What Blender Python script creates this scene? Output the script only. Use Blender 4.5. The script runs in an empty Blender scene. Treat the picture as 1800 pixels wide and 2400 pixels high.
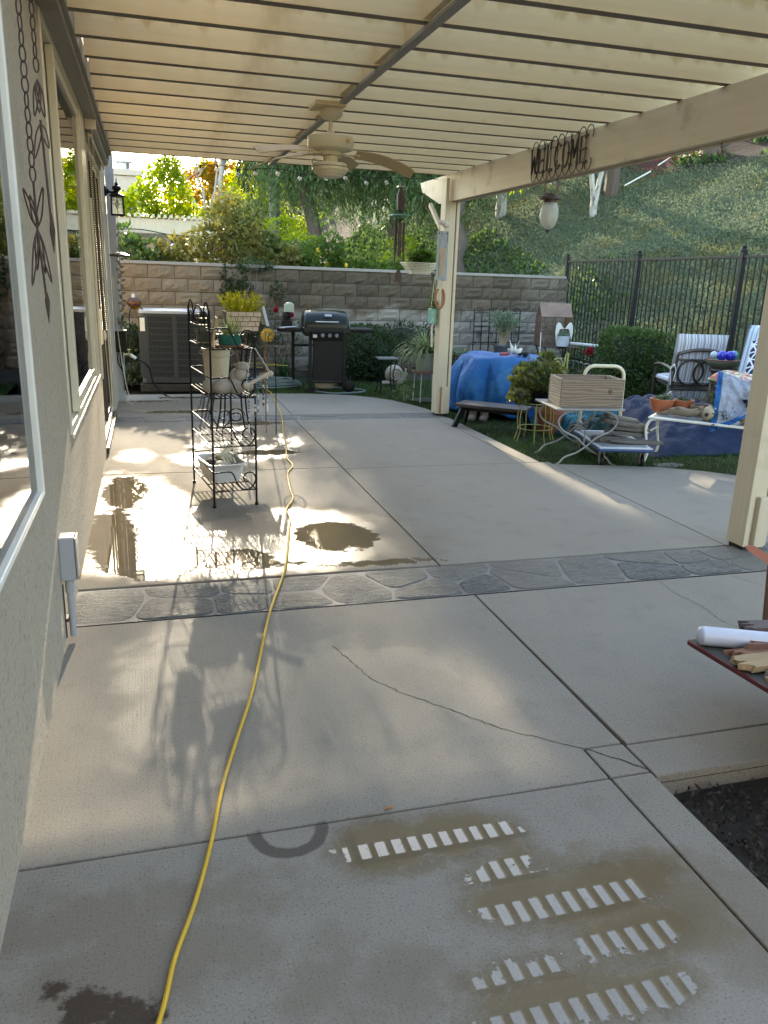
import bpy, math, random
import numpy as np
from mathutils import Vector, Matrix

RAD = math.radians
PI = math.pi
random.seed(11)
rng = np.random.default_rng(11)
SC = bpy.context.scene
COL = SC.collection

# ------------------------------------------------------------------ camera
cam = bpy.data.cameras.new('camera')
cam_o = bpy.data.objects.new('camera', cam)
COL.objects.link(cam_o)
def _cam_matrix(pitch, yaw, roll, loc):
    cy, sy, cp, sp = math.cos(yaw), math.sin(yaw), math.cos(pitch), math.sin(pitch)
    f = Vector((sy*cp, cy*cp, -sp)); r = Vector((cy, -sy, 0)); u = r.cross(f)
    cr, sr = math.cos(roll), math.sin(roll)
    r2 = cr*r + sr*u; u2 = -sr*r + cr*u
    m = Matrix(((r2.x, u2.x, -f.x, loc[0]), (r2.y, u2.y, -f.y, loc[1]), (r2.z, u2.z, -f.z, loc[2]), (0, 0, 0, 1)))
    return m
cam_o.matrix_world = _cam_matrix(RAD(16.3), RAD(16.45), RAD(1.9), (0, 0, 1.6))
cam.sensor_fit = 'VERTICAL'
cam.sensor_height = 24.0
cam.lens = 24.0*1870/2400
cam.clip_start = 0.05
cam.clip_end = 600
SC.camera = cam_o

# ------------------------------------------------------------------ world, sun, exposure
SUN_AZ, SUN_EL = RAD(5.5), RAD(20.5)
world = bpy.data.worlds.new('World'); SC.world = world
world.use_nodes = True
_wn = world.node_tree.nodes; _wl = world.node_tree.links
_wn.clear()
_sky = _wn.new('ShaderNodeTexSky'); _sky.sky_type = 'NISHITA'
_sky.sun_disc = False
_sky.sun_elevation = SUN_EL
_sky.sun_rotation = SUN_AZ
_sky.air_density = 1.0; _sky.dust_density = .7; _sky.ozone_density = 1.0
_bg = _wn.new('ShaderNodeBackground'); _bg.inputs[1].default_value = 0.15
_wo = _wn.new('ShaderNodeOutputWorld')
_wl.new(_sky.outputs[0], _bg.inputs[0]); _wl.new(_bg.outputs[0], _wo.inputs[0])
sun = bpy.data.lights.new('sun', 'SUN'); sun.energy = 2.0; sun.angle = RAD(0.5); sun.color = (1.0, 0.93, 0.82)
sun_o = bpy.data.objects.new('sun', sun); COL.objects.link(sun_o)
SUN_DIR = Vector((math.sin(SUN_AZ)*math.cos(SUN_EL), math.cos(SUN_AZ)*math.cos(SUN_EL), math.sin(SUN_EL)))
sun_o.rotation_euler = (-SUN_DIR).to_track_quat('-Z', 'Y').to_euler()
sun_o.location = (3, 30, 20)
SC.view_settings.view_transform = 'Standard'
SC.view_settings.look = 'None'
SC.view_settings.exposure = 2.88
SC.view_settings.use_white_balance = True
SC.view_settings.white_balance_temperature = 7600
SC.view_settings.white_balance_tint = 8
SC.view_settings.gamma = 1.0
SC.view_settings.use_curve_mapping = False
SC.render.engine = 'CYCLES'
SC.cycles.max_bounces = 10
SC.cycles.diffuse_bounces = 5
SC.cycles.glossy_bounces = 5
SC.cycles.transmission_bounces = 8
SC.cycles.transparent_max_bounces = 16
SC.cycles.sample_clamp_indirect = 6.0
SC.cycles.use_denoising = True

# ------------------------------------------------------------------ mesh helpers
def V(*a): return np.array(a, float)
def nrm(v):
    v = np.asarray(v, float); n = np.linalg.norm(v)
    return v/n if n > 1e-9 else v
def rotz(p, a):
    c, s = math.cos(a), math.sin(a)
    return (p[0]*c - p[1]*s, p[0]*s + p[1]*c, p[2])

class MB:
    """collects simple shapes and becomes one mesh object"""
    def __init__(self): self.v = []; self.f = []
    def add(self, vs, fs):
        o = len(self.v); self.v += [tuple(map(float, p)) for p in vs]
        self.f += [tuple(o+i for i in f) for f in fs]; return self
    def box(self, c, s, rz=0.0, rx=0.0, ry=0.0, taper=1.0):
        M = Matrix.Rotation(rz, 3, 'Z') @ Matrix.Rotation(ry, 3, 'Y') @ Matrix.Rotation(rx, 3, 'X')
        vs = []
        for z in (-.5, .5):
            t = taper if z > 0 else 1.0
            for x, y in ((-.5, -.5), (.5, -.5), (.5, .5), (-.5, .5)):
                p = M @ Vector((x*s[0]*t, y*s[1]*t, z*s[2])); vs.append((p.x+c[0], p.y+c[1], p.z+c[2]))
        return self.add(vs, [(3, 2, 1, 0), (4, 5, 6, 7), (0, 1, 5, 4), (1, 2, 6, 5), (2, 3, 7, 6), (3, 0, 4, 7)])
    def b2(self, lo, hi):
        return self.box([(a+b)/2 for a, b in zip(lo, hi)], [b-a for a, b in zip(lo, hi)])
    def beam(self, p, q, w, h, up=(0, 0, 1)):
        p = V(*p); q = V(*q); d = nrm(q-p); s = np.cross(d, V(*up)); 
        if np.linalg.norm(s) < 1e-6: s = V(1, 0, 0)
        s = nrm(s); u = nrm(np.cross(s, d)); vs = []
        for e in (p, q):
            for a, b in ((-1, -1), (1, -1), (1, 1), (-1, 1)): vs.append(e + s*a*w/2 + u*b*h/2)
        return self.add(vs, [(3, 2, 1, 0), (4, 5, 6, 7), (0, 1, 5, 4), (1, 2, 6, 5), (2, 3, 7, 6), (3, 0, 4, 7)])
    def tube(self, pts, r, n=8, closed=False, caps=True):
        P = [V(*p) for p in pts]; m = len(P)
        rr = [r]*m if np.isscalar(r) else list(r)
        T = []
        for i in range(m):
            a = P[(i-1) % m] if (closed or i > 0) else P[i]; b = P[(i+1) % m] if (closed or i < m-1) else P[i]
            T.append(nrm(b-a))
        ref = V(0, 0, 1) if abs(T[0][2]) < .9 else V(1, 0, 0)
        s = nrm(np.cross(T[0], ref)); vs = []
        for i in range(m):
            s = s - T[i]*np.dot(s, T[i]); s = nrm(s); u = np.cross(T[i], s)
            for k in range(n):
                a = 2*PI*k/n; vs.append(P[i] + (s*math.cos(a) + u*math.sin(a))*rr[i])
        fs = []
        for i in range(m if closed else m-1):
            j = (i+1) % m
            for k in range(n):
                l = (k+1) % n; fs.append((i*n+k, i*n+l, j*n+l, j*n+k))
        if caps and not closed:
            fs.append(tuple(range(n-1, -1, -1))); fs.append(tuple((m-1)*n+k for k in range(n)))
        return self.add(vs, fs)
    def lathe(self, prof, n=20, c=(0, 0, 0), sx=1.0, sy=1.0, cap0=True, cap1=True, wob=None):
        vs = []
        for r, z in prof:
            for k in range(n):
                a = 2*PI*k/n; w = 1.0 if wob is None else wob(a, z)
                vs.append((c[0]+r*w*math.cos(a)*sx, c[1]+r*w*math.sin(a)*sy, c[2]+z))
        fs = []
        for i in range(len(prof)-1):
            for k in range(n):
                l = (k+1) % n; fs.append((i*n+k, i*n+l, (i+1)*n+l, (i+1)*n+k))
        if cap0: fs.append(tuple(range(n-1, -1, -1)))
        if cap1: fs.append(tuple((len(prof)-1)*n+k for k in range(n)))
        return self.add(vs, fs)
    def ball(self, c, r, n=14, m=9, rot=None):
        r = (r, r, r) if np.isscalar(r) else r
        vs = []; M = rot if rot is not None else Matrix.Identity(3)
        for i in range(m+1):
            t = PI*i/m
            for k in range(n):
                a = 2*PI*k/n
                p = M @ Vector((r[0]*math.sin(t)*math.cos(a), r[1]*math.sin(t)*math.sin(a), -r[2]*math.cos(t)))
                vs.append((c[0]+p.x, c[1]+p.y, c[2]+p.z))
        fs = []
        for i in range(m):
            for k in range(n):
                l = (k+1) % n; fs.append((i*n+k, i*n+l, (i+1)*n+l, (i+1)*n+k))
        return self.add(vs, fs)
    def prism(self, poly, z0, z1):
        n = len(poly)
        vs = [(x, y, z0) for x, y in poly] + [(x, y, z1) for x, y in poly]
        fs = [tuple(range(n-1, -1, -1)), tuple(range(n, 2*n))] + [(i, (i+1) % n, n+(i+1) % n, n+i) for i in range(n)]
        return self.add(vs, fs)
    def xf(self, M):
        self.v = [tuple(M @ Vector(p)) for p in self.v]; return self
    def build(self, name, mat=None, parent=None, smooth=False, bevel=0.0, loc=None, rz=0.0, kind=None, ang=38, solid=0.0, sub=0):
        me = bpy.data.meshes.new(name); me.from_pydata(self.v, [], self.f); me.update()
        return finish(name, me, mat, parent, smooth, bevel, loc, rz, kind, ang, solid, sub)

def finish(name, me, mat=None, parent=None, smooth=False, bevel=0.0, loc=None, rz=0.0, kind=None, ang=38, solid=0.0, sub=0):
    if mat is not None: me.materials.append(mat)
    if smooth:
        me.shade_smooth()
        if ang < 180: me.set_sharp_from_angle(angle=RAD(ang))
    o = bpy.data.objects.new(name, me); COL.objects.link(o)
    if parent is not None: o.parent = parent
    if loc is not None: o.location = loc
    o.rotation_euler[2] = rz
    if kind: o['kind'] = kind
    if solid:
        m = o.modifiers.new('thickness', 'SOLIDIFY'); m.thickness = solid; m.offset = 0
    if sub:
        m = o.modifiers.new('subdivision', 'SUBSURF'); m.levels = sub; m.render_levels = sub
    if bevel:
        m = o.modifiers.new('bevel', 'BEVEL'); m.width = bevel; m.segments = 2; m.limit_method = 'ANGLE'; m.angle_limit = RAD(40)
        m.harden_normals = False
    return o

def quads_mesh(name, Q, mat=None, parent=None, kind=None, loc=None, smooth=False):
    """Q: (n,k,3) array of separate k-gons"""
    n, k = Q.shape[:2]
    me = bpy.data.meshes.new(name)
    me.vertices.add(n*k); me.vertices.foreach_set('co', np.ascontiguousarray(Q, dtype=np.float32).ravel())
    me.loops.add(n*k); me.loops.foreach_set('vertex_index', np.arange(n*k, dtype=np.int32))
    me.polygons.add(n); me.polygons.foreach_set('loop_start', np.arange(0, n*k, k, dtype=np.int32))
    me.update(calc_edges=True); me.validate()
    return finish(name, me, mat, parent, smooth, 0, loc, 0, kind, 180)

def grid_mesh(name, X, Y, Z, mat, parent=None, kind=None, smooth=True, closed_u=False, solid=0.0, loc=None, rz=0.0):
    """regular surface from 2-D coordinate arrays"""
    nu, nv = X.shape
    me = bpy.data.meshes.new(name)
    P = np.stack([X, Y, Z], -1).reshape(-1, 3)
    idx = np.arange(nu*nv).reshape(nu, nv)
    if closed_u: idx = np.vstack([idx, idx[:1]])
    F = np.stack([idx[:-1, :-1], idx[1:, :-1], idx[1:, 1:], idx[:-1, 1:]], -1).reshape(-1, 4)
    me.from_pydata(P.tolist(), [], F.tolist()); me.update()
    return finish(name, me, mat, parent, smooth, 0, loc, rz, kind, 180, solid)

def tag(o, label=None, cat=None, group=None, kind=None):
    if label: o['label'] = label
    if cat: o['category'] = cat
    if group: o['group'] = group
    if kind: o['kind'] = kind
    return o
def thing(name, label, cat, loc=(0, 0, 0), rz=0.0, group=None):
    o = bpy.data.objects.new(name, None); COL.objects.link(o)
    o.location = loc; o.rotation_euler = (0, 0, rz); o.empty_display_size = .1
    return tag(o, label, cat, group)
def dup(o, parent, name=None):
    c = o.copy(); COL.objects.link(c); c.parent = parent; return c

def vnoise(x, y, seed=0):
    """cheap smooth value noise on arrays"""
    x = np.asarray(x, float); y = np.asarray(y, float)
    xi = np.floor(x).astype(int); yi = np.floor(y).astype(int)
    fx = x-xi; fy = y-yi; fx = fx*fx*(3-2*fx); fy = fy*fy*(3-2*fy)
    def h(a, b):
        n = (a*374761393 + b*668265263 + seed*69069) & 0x7fffffff
        n = ((n ^ (n >> 13))*1274126177) & 0x7fffffff
        return ((n ^ (n >> 16)) & 0xffff)/65535.0
    return (h(xi, yi)*(1-fx)+h(xi+1, yi)*fx)*(1-fy) + (h(xi, yi+1)*(1-fx)+h(xi+1, yi+1)*fx)*fy
def fbm(x, y, seed=0, o=3):
    s = 0; a = .5; f = 1.0
    for i in range(o):
        s = s + a*vnoise(np.asarray(x)*f, np.asarray(y)*f, seed+i*17); a *= .5; f *= 2.1
    return s/(1-.5**o)
def catmull(pts, k=6):
    P = [V(*p) for p in pts]; P = [2*P[0]-P[1]] + P + [2*P[-1]-P[-2]]; out = []
    for i in range(1, len(P)-2):
        for j in range(k):
            t = j/k; a, b, c, d = P[i-1], P[i], P[i+1], P[i+2]
            out.append(.5*((2*b) + (c-a)*t + (2*a-5*b+4*c-d)*t*t + (3*b-a-3*c+d)*t**3))
    out.append(P[-2]); return out
# ------------------------------------------------------------------ materials
class NT:
    def __init__(self, name):
        self.m = bpy.data.materials.new(name); self.m.use_nodes = True
        self.n = self.m.node_tree.nodes; self.l = self.m.node_tree.links
        self.n.clear(); self.out = self.n.new('ShaderNodeOutputMaterial')
    def add(self, t, **kw):
        nd = self.n.new(t)
        for k, v in kw.items(): setattr(nd, k, v)
        return nd
    def link(self, a, b): self.l.new(a, b)
    def set(self, sock, v):
        if hasattr(v, 'is_output') or hasattr(v, 'links'): self.l.new(v, sock)
        else: sock.default_value = v
    def math(self, op, a, b=None, c=None, clamp=False):
        nd = self.add('ShaderNodeMath', operation=op, use_clamp=clamp); self.set(nd.inputs[0], a)
        if b is not None: self.set(nd.inputs[1], b)
        if c is not None: self.set(nd.inputs[2], c)
        return nd.outputs[0]
    def mix(self, f, a, b, blend='MIX'):
        nd = self.add('ShaderNodeMix', data_type='RGBA', blend_type=blend)
        self.set(nd.inputs[0], f); self.set(nd.inputs[6], a); self.set(nd.inputs[7], b); return nd.outputs[2]
    def mixf(self, f, a, b):
        nd = self.add('ShaderNodeMix', data_type='FLOAT'); self.set(nd.inputs[0], f); self.set(nd.inputs[2], a); self.set(nd.inputs[3], b); return nd.outputs[0]
    def noise(self, vec, scale, detail=4, rough=.55, dist=0.0):
        nd = self.add('ShaderNodeTexNoise'); nd.inputs['Scale'].default_value = scale; nd.inputs['Detail'].default_value = detail
        nd.inputs['Roughness'].default_value = rough; nd.inputs['Distortion'].default_value = dist
        if vec is not None: self.link(vec, nd.inputs['Vector'])
        return nd.outputs['Fac']
    def step(self, x, lo, hi):
        nd = self.add('ShaderNodeMapRange', interpolation_type='SMOOTHSTEP'); self.set(nd.inputs[0], x)
        nd.inputs[1].default_value = lo; nd.inputs[2].default_value = hi; nd.inputs[3].default_value = 0; nd.inputs[4].default_value = 1
        return nd.outputs[0]
    def coord(self, obj=True, stretch=None):
        tc = self.add('ShaderNodeTexCoord'); v = tc.outputs['Object']
        oi = self.add('ShaderNodeObjectInfo')
        ad = self.add('ShaderNodeVectorMath', operation='MULTIPLY_ADD')
        cb = self.add('ShaderNodeCombineXYZ'); 
        for i in range(3): self.link(oi.outputs['Random'], cb.inputs[i])
        self.link(cb.outputs[0], ad.inputs[0]); ad.inputs[1].default_value = (7.3, 3.1, 5.7); self.link(v, ad.inputs[2]); v = ad.outputs[0]
        if stretch:
            mp = self.add('ShaderNodeMapping'); mp.inputs['Scale'].default_value = stretch; self.link(v, mp.inputs[0]); v = mp.outputs[0]
        return v
    def bump(self, h, strength=.3, dist=.01, normal=None):
        b = self.add('ShaderNodeBump'); b.inputs['Strength'].default_value = strength; b.inputs['Distance'].default_value = dist
        self.link(h, b.inputs['Height'])
        if normal is not None: self.link(normal, b.inputs['Normal'])
        return b.outputs[0]
    def bsdf(self, color, rough=.6, metal=0.0, normal=None, spec=None, coat=0.0, trans=0.0, ior=None, alpha=None):
        b = self.add('ShaderNodeBsdfPrincipled'); self.set(b.inputs['Base Color'], color)
        self.set(b.inputs['Roughness'], rough); self.set(b.inputs['Metallic'], metal)
        if normal is not None: self.link(normal, b.inputs['Normal'])
        if spec is not None: self.set(b.inputs['Specular IOR Level'], spec)
        if coat: b.inputs['Coat Weight'].default_value = coat; b.inputs['Coat Roughness'].default_value = .08
        if trans: b.inputs['Transmission Weight'].default_value = trans
        if ior: b.inputs['IOR'].default_value = ior
        return b.outputs[0]
    def done(self, shader): self.link(shader, self.out.inputs['Surface']); return self.m

def rgb(c, k=1.0): return (min(1, c[0]*k), min(1, c[1]*k), min(1, c[2]*k), 1.0)
def pm(name, c, rough=.6, metal=0.0, var=.15, scale=6.0, detail=5, bump=0.0, bscale=60.0, bdist=.004, stretch=None, c2=None, c2s=2.5, c2lo=.5, c2hi=.62, coat=0.0, rvar=.1, spec=None):
    t = NT(name); v = t.coord(stretch=stretch)
    n = t.noise(v, scale, detail)
    col = t.mix(n, rgb(c, 1-var*1.6), rgb(c, 1+var*1.6))
    if c2 is not None:
        m2 = t.step(t.noise(v, c2s, 6, .65), c2lo, c2hi); col = t.mix(m2, col, rgb(c2))
    r = t.math('MULTIPLY_ADD', n, rvar*2, rough-rvar, clamp=True)
    nm = t.bump(t.noise(v, bscale, 4), bump, bdist) if bump else None
    return t.done(t.bsdf(col, r, metal, nm, spec, coat))

def leafmat(name, c1, c2, trans=.45, rough=.5, c3=None, tint=1.25, spec=.35):
    """leaf: colour varies per leaf, light passes through"""
    t = NT(name)
    g = t.add('ShaderNodeNewGeometry'); ri = g.outputs['Random Per Island']
    col = t.mix(ri, rgb(c1), rgb(c2))
    if c3 is not None:
        n = t.noise(g.outputs['Position'], .9, 2); col = t.mix(t.step(n, .48, .62), col, rgb(c3))
    b = t.bsdf(col, rough, spec=spec)
    tr = t.add('ShaderNodeBsdfTranslucent')
    hs = t.add('ShaderNodeHueSaturation'); hs.inputs['Value'].default_value = tint; hs.inputs['Saturation'].default_value = 1.12; hs.inputs['Hue'].default_value = .488
    t.link(col, hs.inputs['Color']); t.link(hs.outputs[0], tr.inputs[0])
    mx = t.add('ShaderNodeMixShader'); mx.inputs[0].default_value = trans
    t.link(b, mx.inputs[1]); t.link(tr.outputs[0], mx.inputs[2])
    return t.done(mx.outputs[0])

M = {}
CREAM = (.70, .555, .325)
def wood_paint(name, c, stretch, stain=(.40, .30, .17)):
    t = NT(name); v = t.coord(stretch=stretch)
    g = t.noise(v, 3.0, 6, .6); n2 = t.noise(v, 14.0, 5, .7)
    tc = t.add('ShaderNodeTexCoord')
    n3 = t.noise(tc.outputs['Object'], 2.2, 4, .6)
    col = t.mix(g, rgb(c, .84), rgb(c, 1.1))
    col = t.mix(t.step(n3, .55, .75), col, rgb(stain))
    col = t.mix(t.math('MULTIPLY', t.step(n2, .60, .75), .35), col, rgb((.30, .26, .20)))
    h = t.math('ADD', t.math('MULTIPLY', n2, .6), g)
    return t.done(t.bsdf(col, .62, 0, t.bump(h, .35, .004)))
def rafter_paint():
    t = NT('rafter paint'); v = t.coord(stretch=(.5, 9, 9)); tc = t.add('ShaderNodeTexCoord'); oi = t.add('ShaderNodeObjectInfo')
    g = t.noise(v, 3.0, 6, .6); n2 = t.noise(v, 14.0, 5, .7); n3 = t.noise(tc.outputs['Object'], 2.2, 4, .6)
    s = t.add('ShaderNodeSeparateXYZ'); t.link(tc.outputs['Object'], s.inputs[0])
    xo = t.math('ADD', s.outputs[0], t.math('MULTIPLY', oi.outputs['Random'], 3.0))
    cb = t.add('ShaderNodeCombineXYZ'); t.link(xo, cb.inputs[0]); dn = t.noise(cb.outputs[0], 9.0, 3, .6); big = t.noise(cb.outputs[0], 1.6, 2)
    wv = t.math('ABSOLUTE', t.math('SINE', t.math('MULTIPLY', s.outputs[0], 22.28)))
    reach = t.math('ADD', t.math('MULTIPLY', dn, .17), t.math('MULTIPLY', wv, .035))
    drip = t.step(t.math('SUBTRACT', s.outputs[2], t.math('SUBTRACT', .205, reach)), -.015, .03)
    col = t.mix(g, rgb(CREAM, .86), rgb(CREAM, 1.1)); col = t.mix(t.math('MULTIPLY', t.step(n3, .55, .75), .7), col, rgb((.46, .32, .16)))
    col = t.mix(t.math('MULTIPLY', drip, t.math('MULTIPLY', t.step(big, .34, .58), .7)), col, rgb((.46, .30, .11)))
    kn = t.add('ShaderNodeTexVoronoi'); kn.inputs['Scale'].default_value = 1.0; mp = t.add('ShaderNodeMapping'); mp.inputs['Scale'].default_value = (2.2, 1, 6); t.link(tc.outputs['Object'], mp.inputs[0]); t.link(mp.outputs[0], kn.inputs['Vector'])
    col = t.mix(t.math('MULTIPLY', t.step(kn.outputs['Distance'], .09, .05), .35), col, rgb((.36, .26, .15)))
    col = t.mix(t.math('MULTIPLY', t.step(n2, .60, .75), .3), col, rgb((.33, .29, .23)))
    return t.done(t.bsdf(col, .62, 0, t.bump(t.math('ADD', t.math('MULTIPLY', n2, .6), g), .35, .004)))
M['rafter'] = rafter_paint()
M['beam'] = wood_paint('beam paint', (.64, .53, .365), (9, .5, 9), (.40, .31, .20))
M['post'] = wood_paint('post paint', (.62, .52, .36), (9, 9, .5), (.50, .40, .26))
M['trimgrey'] = wood_paint('soffit paint', (.30, .27, .22), (9, .5, 9), (.22, .18, .13))
M['cream'] = pm('cream vinyl', (.66, .60, .46), .35, var=.05, scale=3, c2=(.5, .44, .31), c2s=4, c2lo=.62, c2hi=.8)
M['whitepaint'] = pm('white enamel', (.76, .74, .66), .35, var=.06, scale=9, c2=(.5, .4, .27), c2s=11, c2lo=.66, c2hi=.76)
M['greyblue'] = pm('bluish grey paint', (.36, .38, .40), .5, var=.08)

def stucco():
    t = NT('stucco'); v = t.coord()
    n = t.noise(v, 1.3, 5, .6); f = t.noise(v, 38, 5, .7); ff = t.noise(v, 90, 3, .6)
    mp = t.add('ShaderNodeMapping'); mp.inputs['Scale'].default_value = (6, 6, .35); t.link(v, mp.inputs[0])
    st = t.noise(mp.outputs[0], 1.2, 5, .6)
    col = t.mix(n, rgb((.43, .355, .265)), rgb((.52, .44, .34)))
    col = t.mix(t.math('MULTIPLY', t.step(st, .5, .75), .55), col, rgb((.52, .47, .39)))
    col = t.mix(t.math('MULTIPLY', t.step(f, .52, .68), .6), col, rgb((.24, .19, .13)))
    h = t.math('ADD', f, t.math('MULTIPLY', ff, .5))
    return t.done(t.bsdf(col, .9, 0, t.bump(h, .9, .013)))
M['stucco'] = stucco()

def ellmask(t, P, ells):
    """distance to a union of ellipses on the ground, in units of their radius"""
    best = None
    for (cx, cy, rx, ry, a) in ells:
        s = t.add('ShaderNodeVectorMath', operation='SUBTRACT'); t.link(P, s.inputs[0]); s.inputs[1].default_value = (cx, cy, 0)
        v = s.outputs[0]
        if a:
            ro = t.add('ShaderNodeVectorRotate', rotation_type='Z_AXIS'); t.link(v, ro.inputs[0]); ro.inputs['Angle'].default_value = -a; v = ro.outputs[0]
        m = t.add('ShaderNodeVectorMath', operation='MULTIPLY'); t.link(v, m.inputs[0]); m.inputs[1].default_value = (1/rx, 1/ry, 0)
        le = t.add('ShaderNodeVectorMath', operation='LENGTH'); t.link(m.outputs[0], le.inputs[0])
        d = t.math('MULTIPLY', t.math('SUBTRACT', le.outputs['Value'], 1.0), min(rx, ry))
        best = d if best is None else t.math('SMOOTH_MIN', best, d, .05)
    return best

def concrete():
    t = NT('patio concrete')
    g = t.add('ShaderNodeNewGeometry'); P = g.outputs['Position']
    big = t.noise(P, .9, 5, .6); med = t.noise(P, 5, 6, .65); fine = t.noise(P, 90, 4, .7); grit = t.noise(P, 150, 3, .65)
    mp = t.add('ShaderNodeMapping'); mp.inputs['Scale'].default_value = (60, 1.2, 1); t.link(P, mp.inputs[0])
    broom = t.noise(mp.outputs[0], 2.0, 3, .6)
    col = t.mix(big, rgb((.225, .198, .162)), rgb((.295, .265, .222)))
    col = t.mix(t.math('MULTIPLY', t.step(med, .5, .75), .24), col, rgb((.13, .11, .088)))
    col = t.mix(t.math('MULTIPLY', t.step(grit, .56, .68), .65), col, rgb((.055, .05, .045)))
    col = t.mix(t.math('MULTIPLY', t.step(grit, .42, .30), .5), col, rgb((.36, .33, .29)))
    # tannin stains near the camera
    st = ellmask(t, P, [(-.05, 1.78, .34, .10, .1), (.15, 1.6, .22, .06, -.2), (.5, 1.42, .16, .10, 0), (1.45, 1.35, .2, .25, 0), (-.1, 1.62, .28, .16, .2), (.32, 1.45, .12, .1, 0), (-.25, 1.8, .2, .1, 0), (1.3, 1.5, .25, .2, 0), (.25, 1.75, .05, .05, 0)])
    stm = t.step(t.math('ADD', st, t.math('MULTIPLY', t.math('SUBTRACT', t.noise(P, 9, 6, .7), .5), .35)), .06, -.06)
    col = t.mix(t.math('MULTIPLY', stm, .34), col, rgb((.13, .09, .05)))
    dk = t.step(t.math('ADD', ellmask(t, P, [(-.2, 1.53, .07, .05, 0), (-.12, 1.47, .08, .05, 0), (-.27, 1.6, .03, .02, 0)]), t.math('MULTIPLY', t.math('SUBTRACT', t.noise(P, 22, 6, .7), .5), .12)), .012, -.012)
    col = t.mix(t.math('MULTIPLY', dk, .85), col, rgb((.045, .028, .018)))
    # wavy coordinates for the water's edge
    nz = t.math('MULTIPLY', t.math('SUBTRACT', t.noise(P, 3.2, 5, .62), .5), .34)
    nzf = t.math('MULTIPLY', t.math('SUBTRACT', t.noise(P, 14, 6, .72), .5), .20)
    nzr = t.math('MULTIPLY', t.math('SUBTRACT', t.noise(P, 70, 4, .7), .5), .05)
    wetA = ellmask(t, P, WET)
    wet = t.step(t.math('ADD', wetA, nz), .10, -.09)
    damp = ellmask(t, P, DAMP)
    dampm = t.step(t.math('ADD', damp, t.math('MULTIPLY', nz, 1.6)), .10, -.10)
    pudA = t.math('ADD', t.math('ADD', ellmask(t, P, PUD), nzf), t.math('MULTIPLY', nz, .45))
    pud = t.step(t.math('ADD', pudA, nzr), .008, -.008)
    nearA = t.math('ADD', t.math('ADD', ellmask(t, P, NEARP), t.math('MULTIPLY', nzf, .5)), nzr)
    nearp = t.math('MULTIPLY', t.step(nearA, .006, -.002), t.step(t.noise(P, 55, 4, .7), .30, .35))
    halo = t.math('MULTIPLY', t.step(nearA, .06, -.03), .9)
    halo2 = t.step(t.math('ADD', ellmask(t, P, HALO), nzf), .02, -.03)
    allp = t.math('MAXIMUM', pud, nearp)
    dark = t.math('MAXIMUM', t.math('MAXIMUM', t.math('MULTIPLY', t.step(t.math('ADD', wetA, nz), .24, -.06), .6), t.math('MULTIPLY', dampm, .2)), t.math('MAXIMUM', pud, t.math('MULTIPLY', t.step(nearA, .05, -.04), .75)))
    col = t.mix(dark, col, t.mix(1.0, col, rgb((.56, .48, .36)), 'MULTIPLY'))
    col = t.mix(t.math('MULTIPLY', t.math('MAXIMUM', halo, halo2), .48), col, rgb((.16, .115, .06)))
    # damp crescent left by a flower pot
    ca = t.math('ABSOLUTE', t.math('ADD', ellmask(t, P, [(.33, 2.02, .10, .10, 0)]), t.math('MULTIPLY', nzf, .12)))
    sx = t.add('ShaderNodeSeparateXYZ'); t.link(P, sx.inputs[0])
    ring = t.math('MULTIPLY', t.step(ca, .026, .016), t.step(t.math('ADD', sx.outputs[1], t.math('MULTIPLY', nzf, .5)), 2.045, 2.015))
    col = t.mix(t.math('MULTIPLY', ring, .75), col, rgb((.07, .055, .045)))
    # slick film leaves broom ridges and grit standing out
    r = t.mixf(t.math('MULTIPLY', dampm, .75), .85, .5)
    r = t.mixf(wet, r, t.math('MULTIPLY_ADD', fine, .16, .24))
    r = t.mixf(allp, r, .012)
    h = t.math('ADD', t.math('ADD', t.math('MULTIPLY', fine, .6), t.math('MULTIPLY', grit, .5)), t.math('MULTIPLY', broom, .55))
    h = t.math('MULTIPLY', h, t.math('SUBTRACT', 1.0, allp))
    nm = t.bump(h, .55, .0035)
    spec = t.mixf(t.math('MAXIMUM', wet, allp), t.mixf(dampm, .08, .22), t.mixf(allp, .19, t.mixf(pud, .7, .25)))
    return t.done(t.bsdf(col, r, 0, nm, spec))
# ellipses (x, y, rx, ry, angle): thin water film, damp concrete, standing water
WET = [(.45, 4.55, 1.0, .42, 0), (-.12, 5.5, .36, 1.15, .1), (.8, 5.0, .62, .45, 0), (.9, 8.0, .55, 1.0, -.1), (.55, 7.2, .4, .35, 0), (-.18, 7.35, .12, .25, 0), (.35, 10.2, .8, .55, 0)]
DAMP = [(.22, 2.9, .42, .75, .1), (.75, 2.7, .5, .55, 0), (1.3, 10.4, 1.4, .7, 0)]
PUD = [(-.03, 4.55, .29, .36, 0), (-.28, 4.95, .16, .6, .1), (-.24, 6.1, .16, .5, 0), (.42, 4.45, .22, .16, 0), (.62, 4.33, .16, .05, 0), (1.1, 4.78, .27, .3, .3), (1.25, 4.23, .24, .05, 0), (.42, 10.9, .35, .1, 0), (-.02, 10.6, .3, .08, 0), (1.0, 7.35, .32, .12, 0), (1.1, 8.9, .3, .12, 0), (.3, 9.75, .5, .1, 0)]
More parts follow.
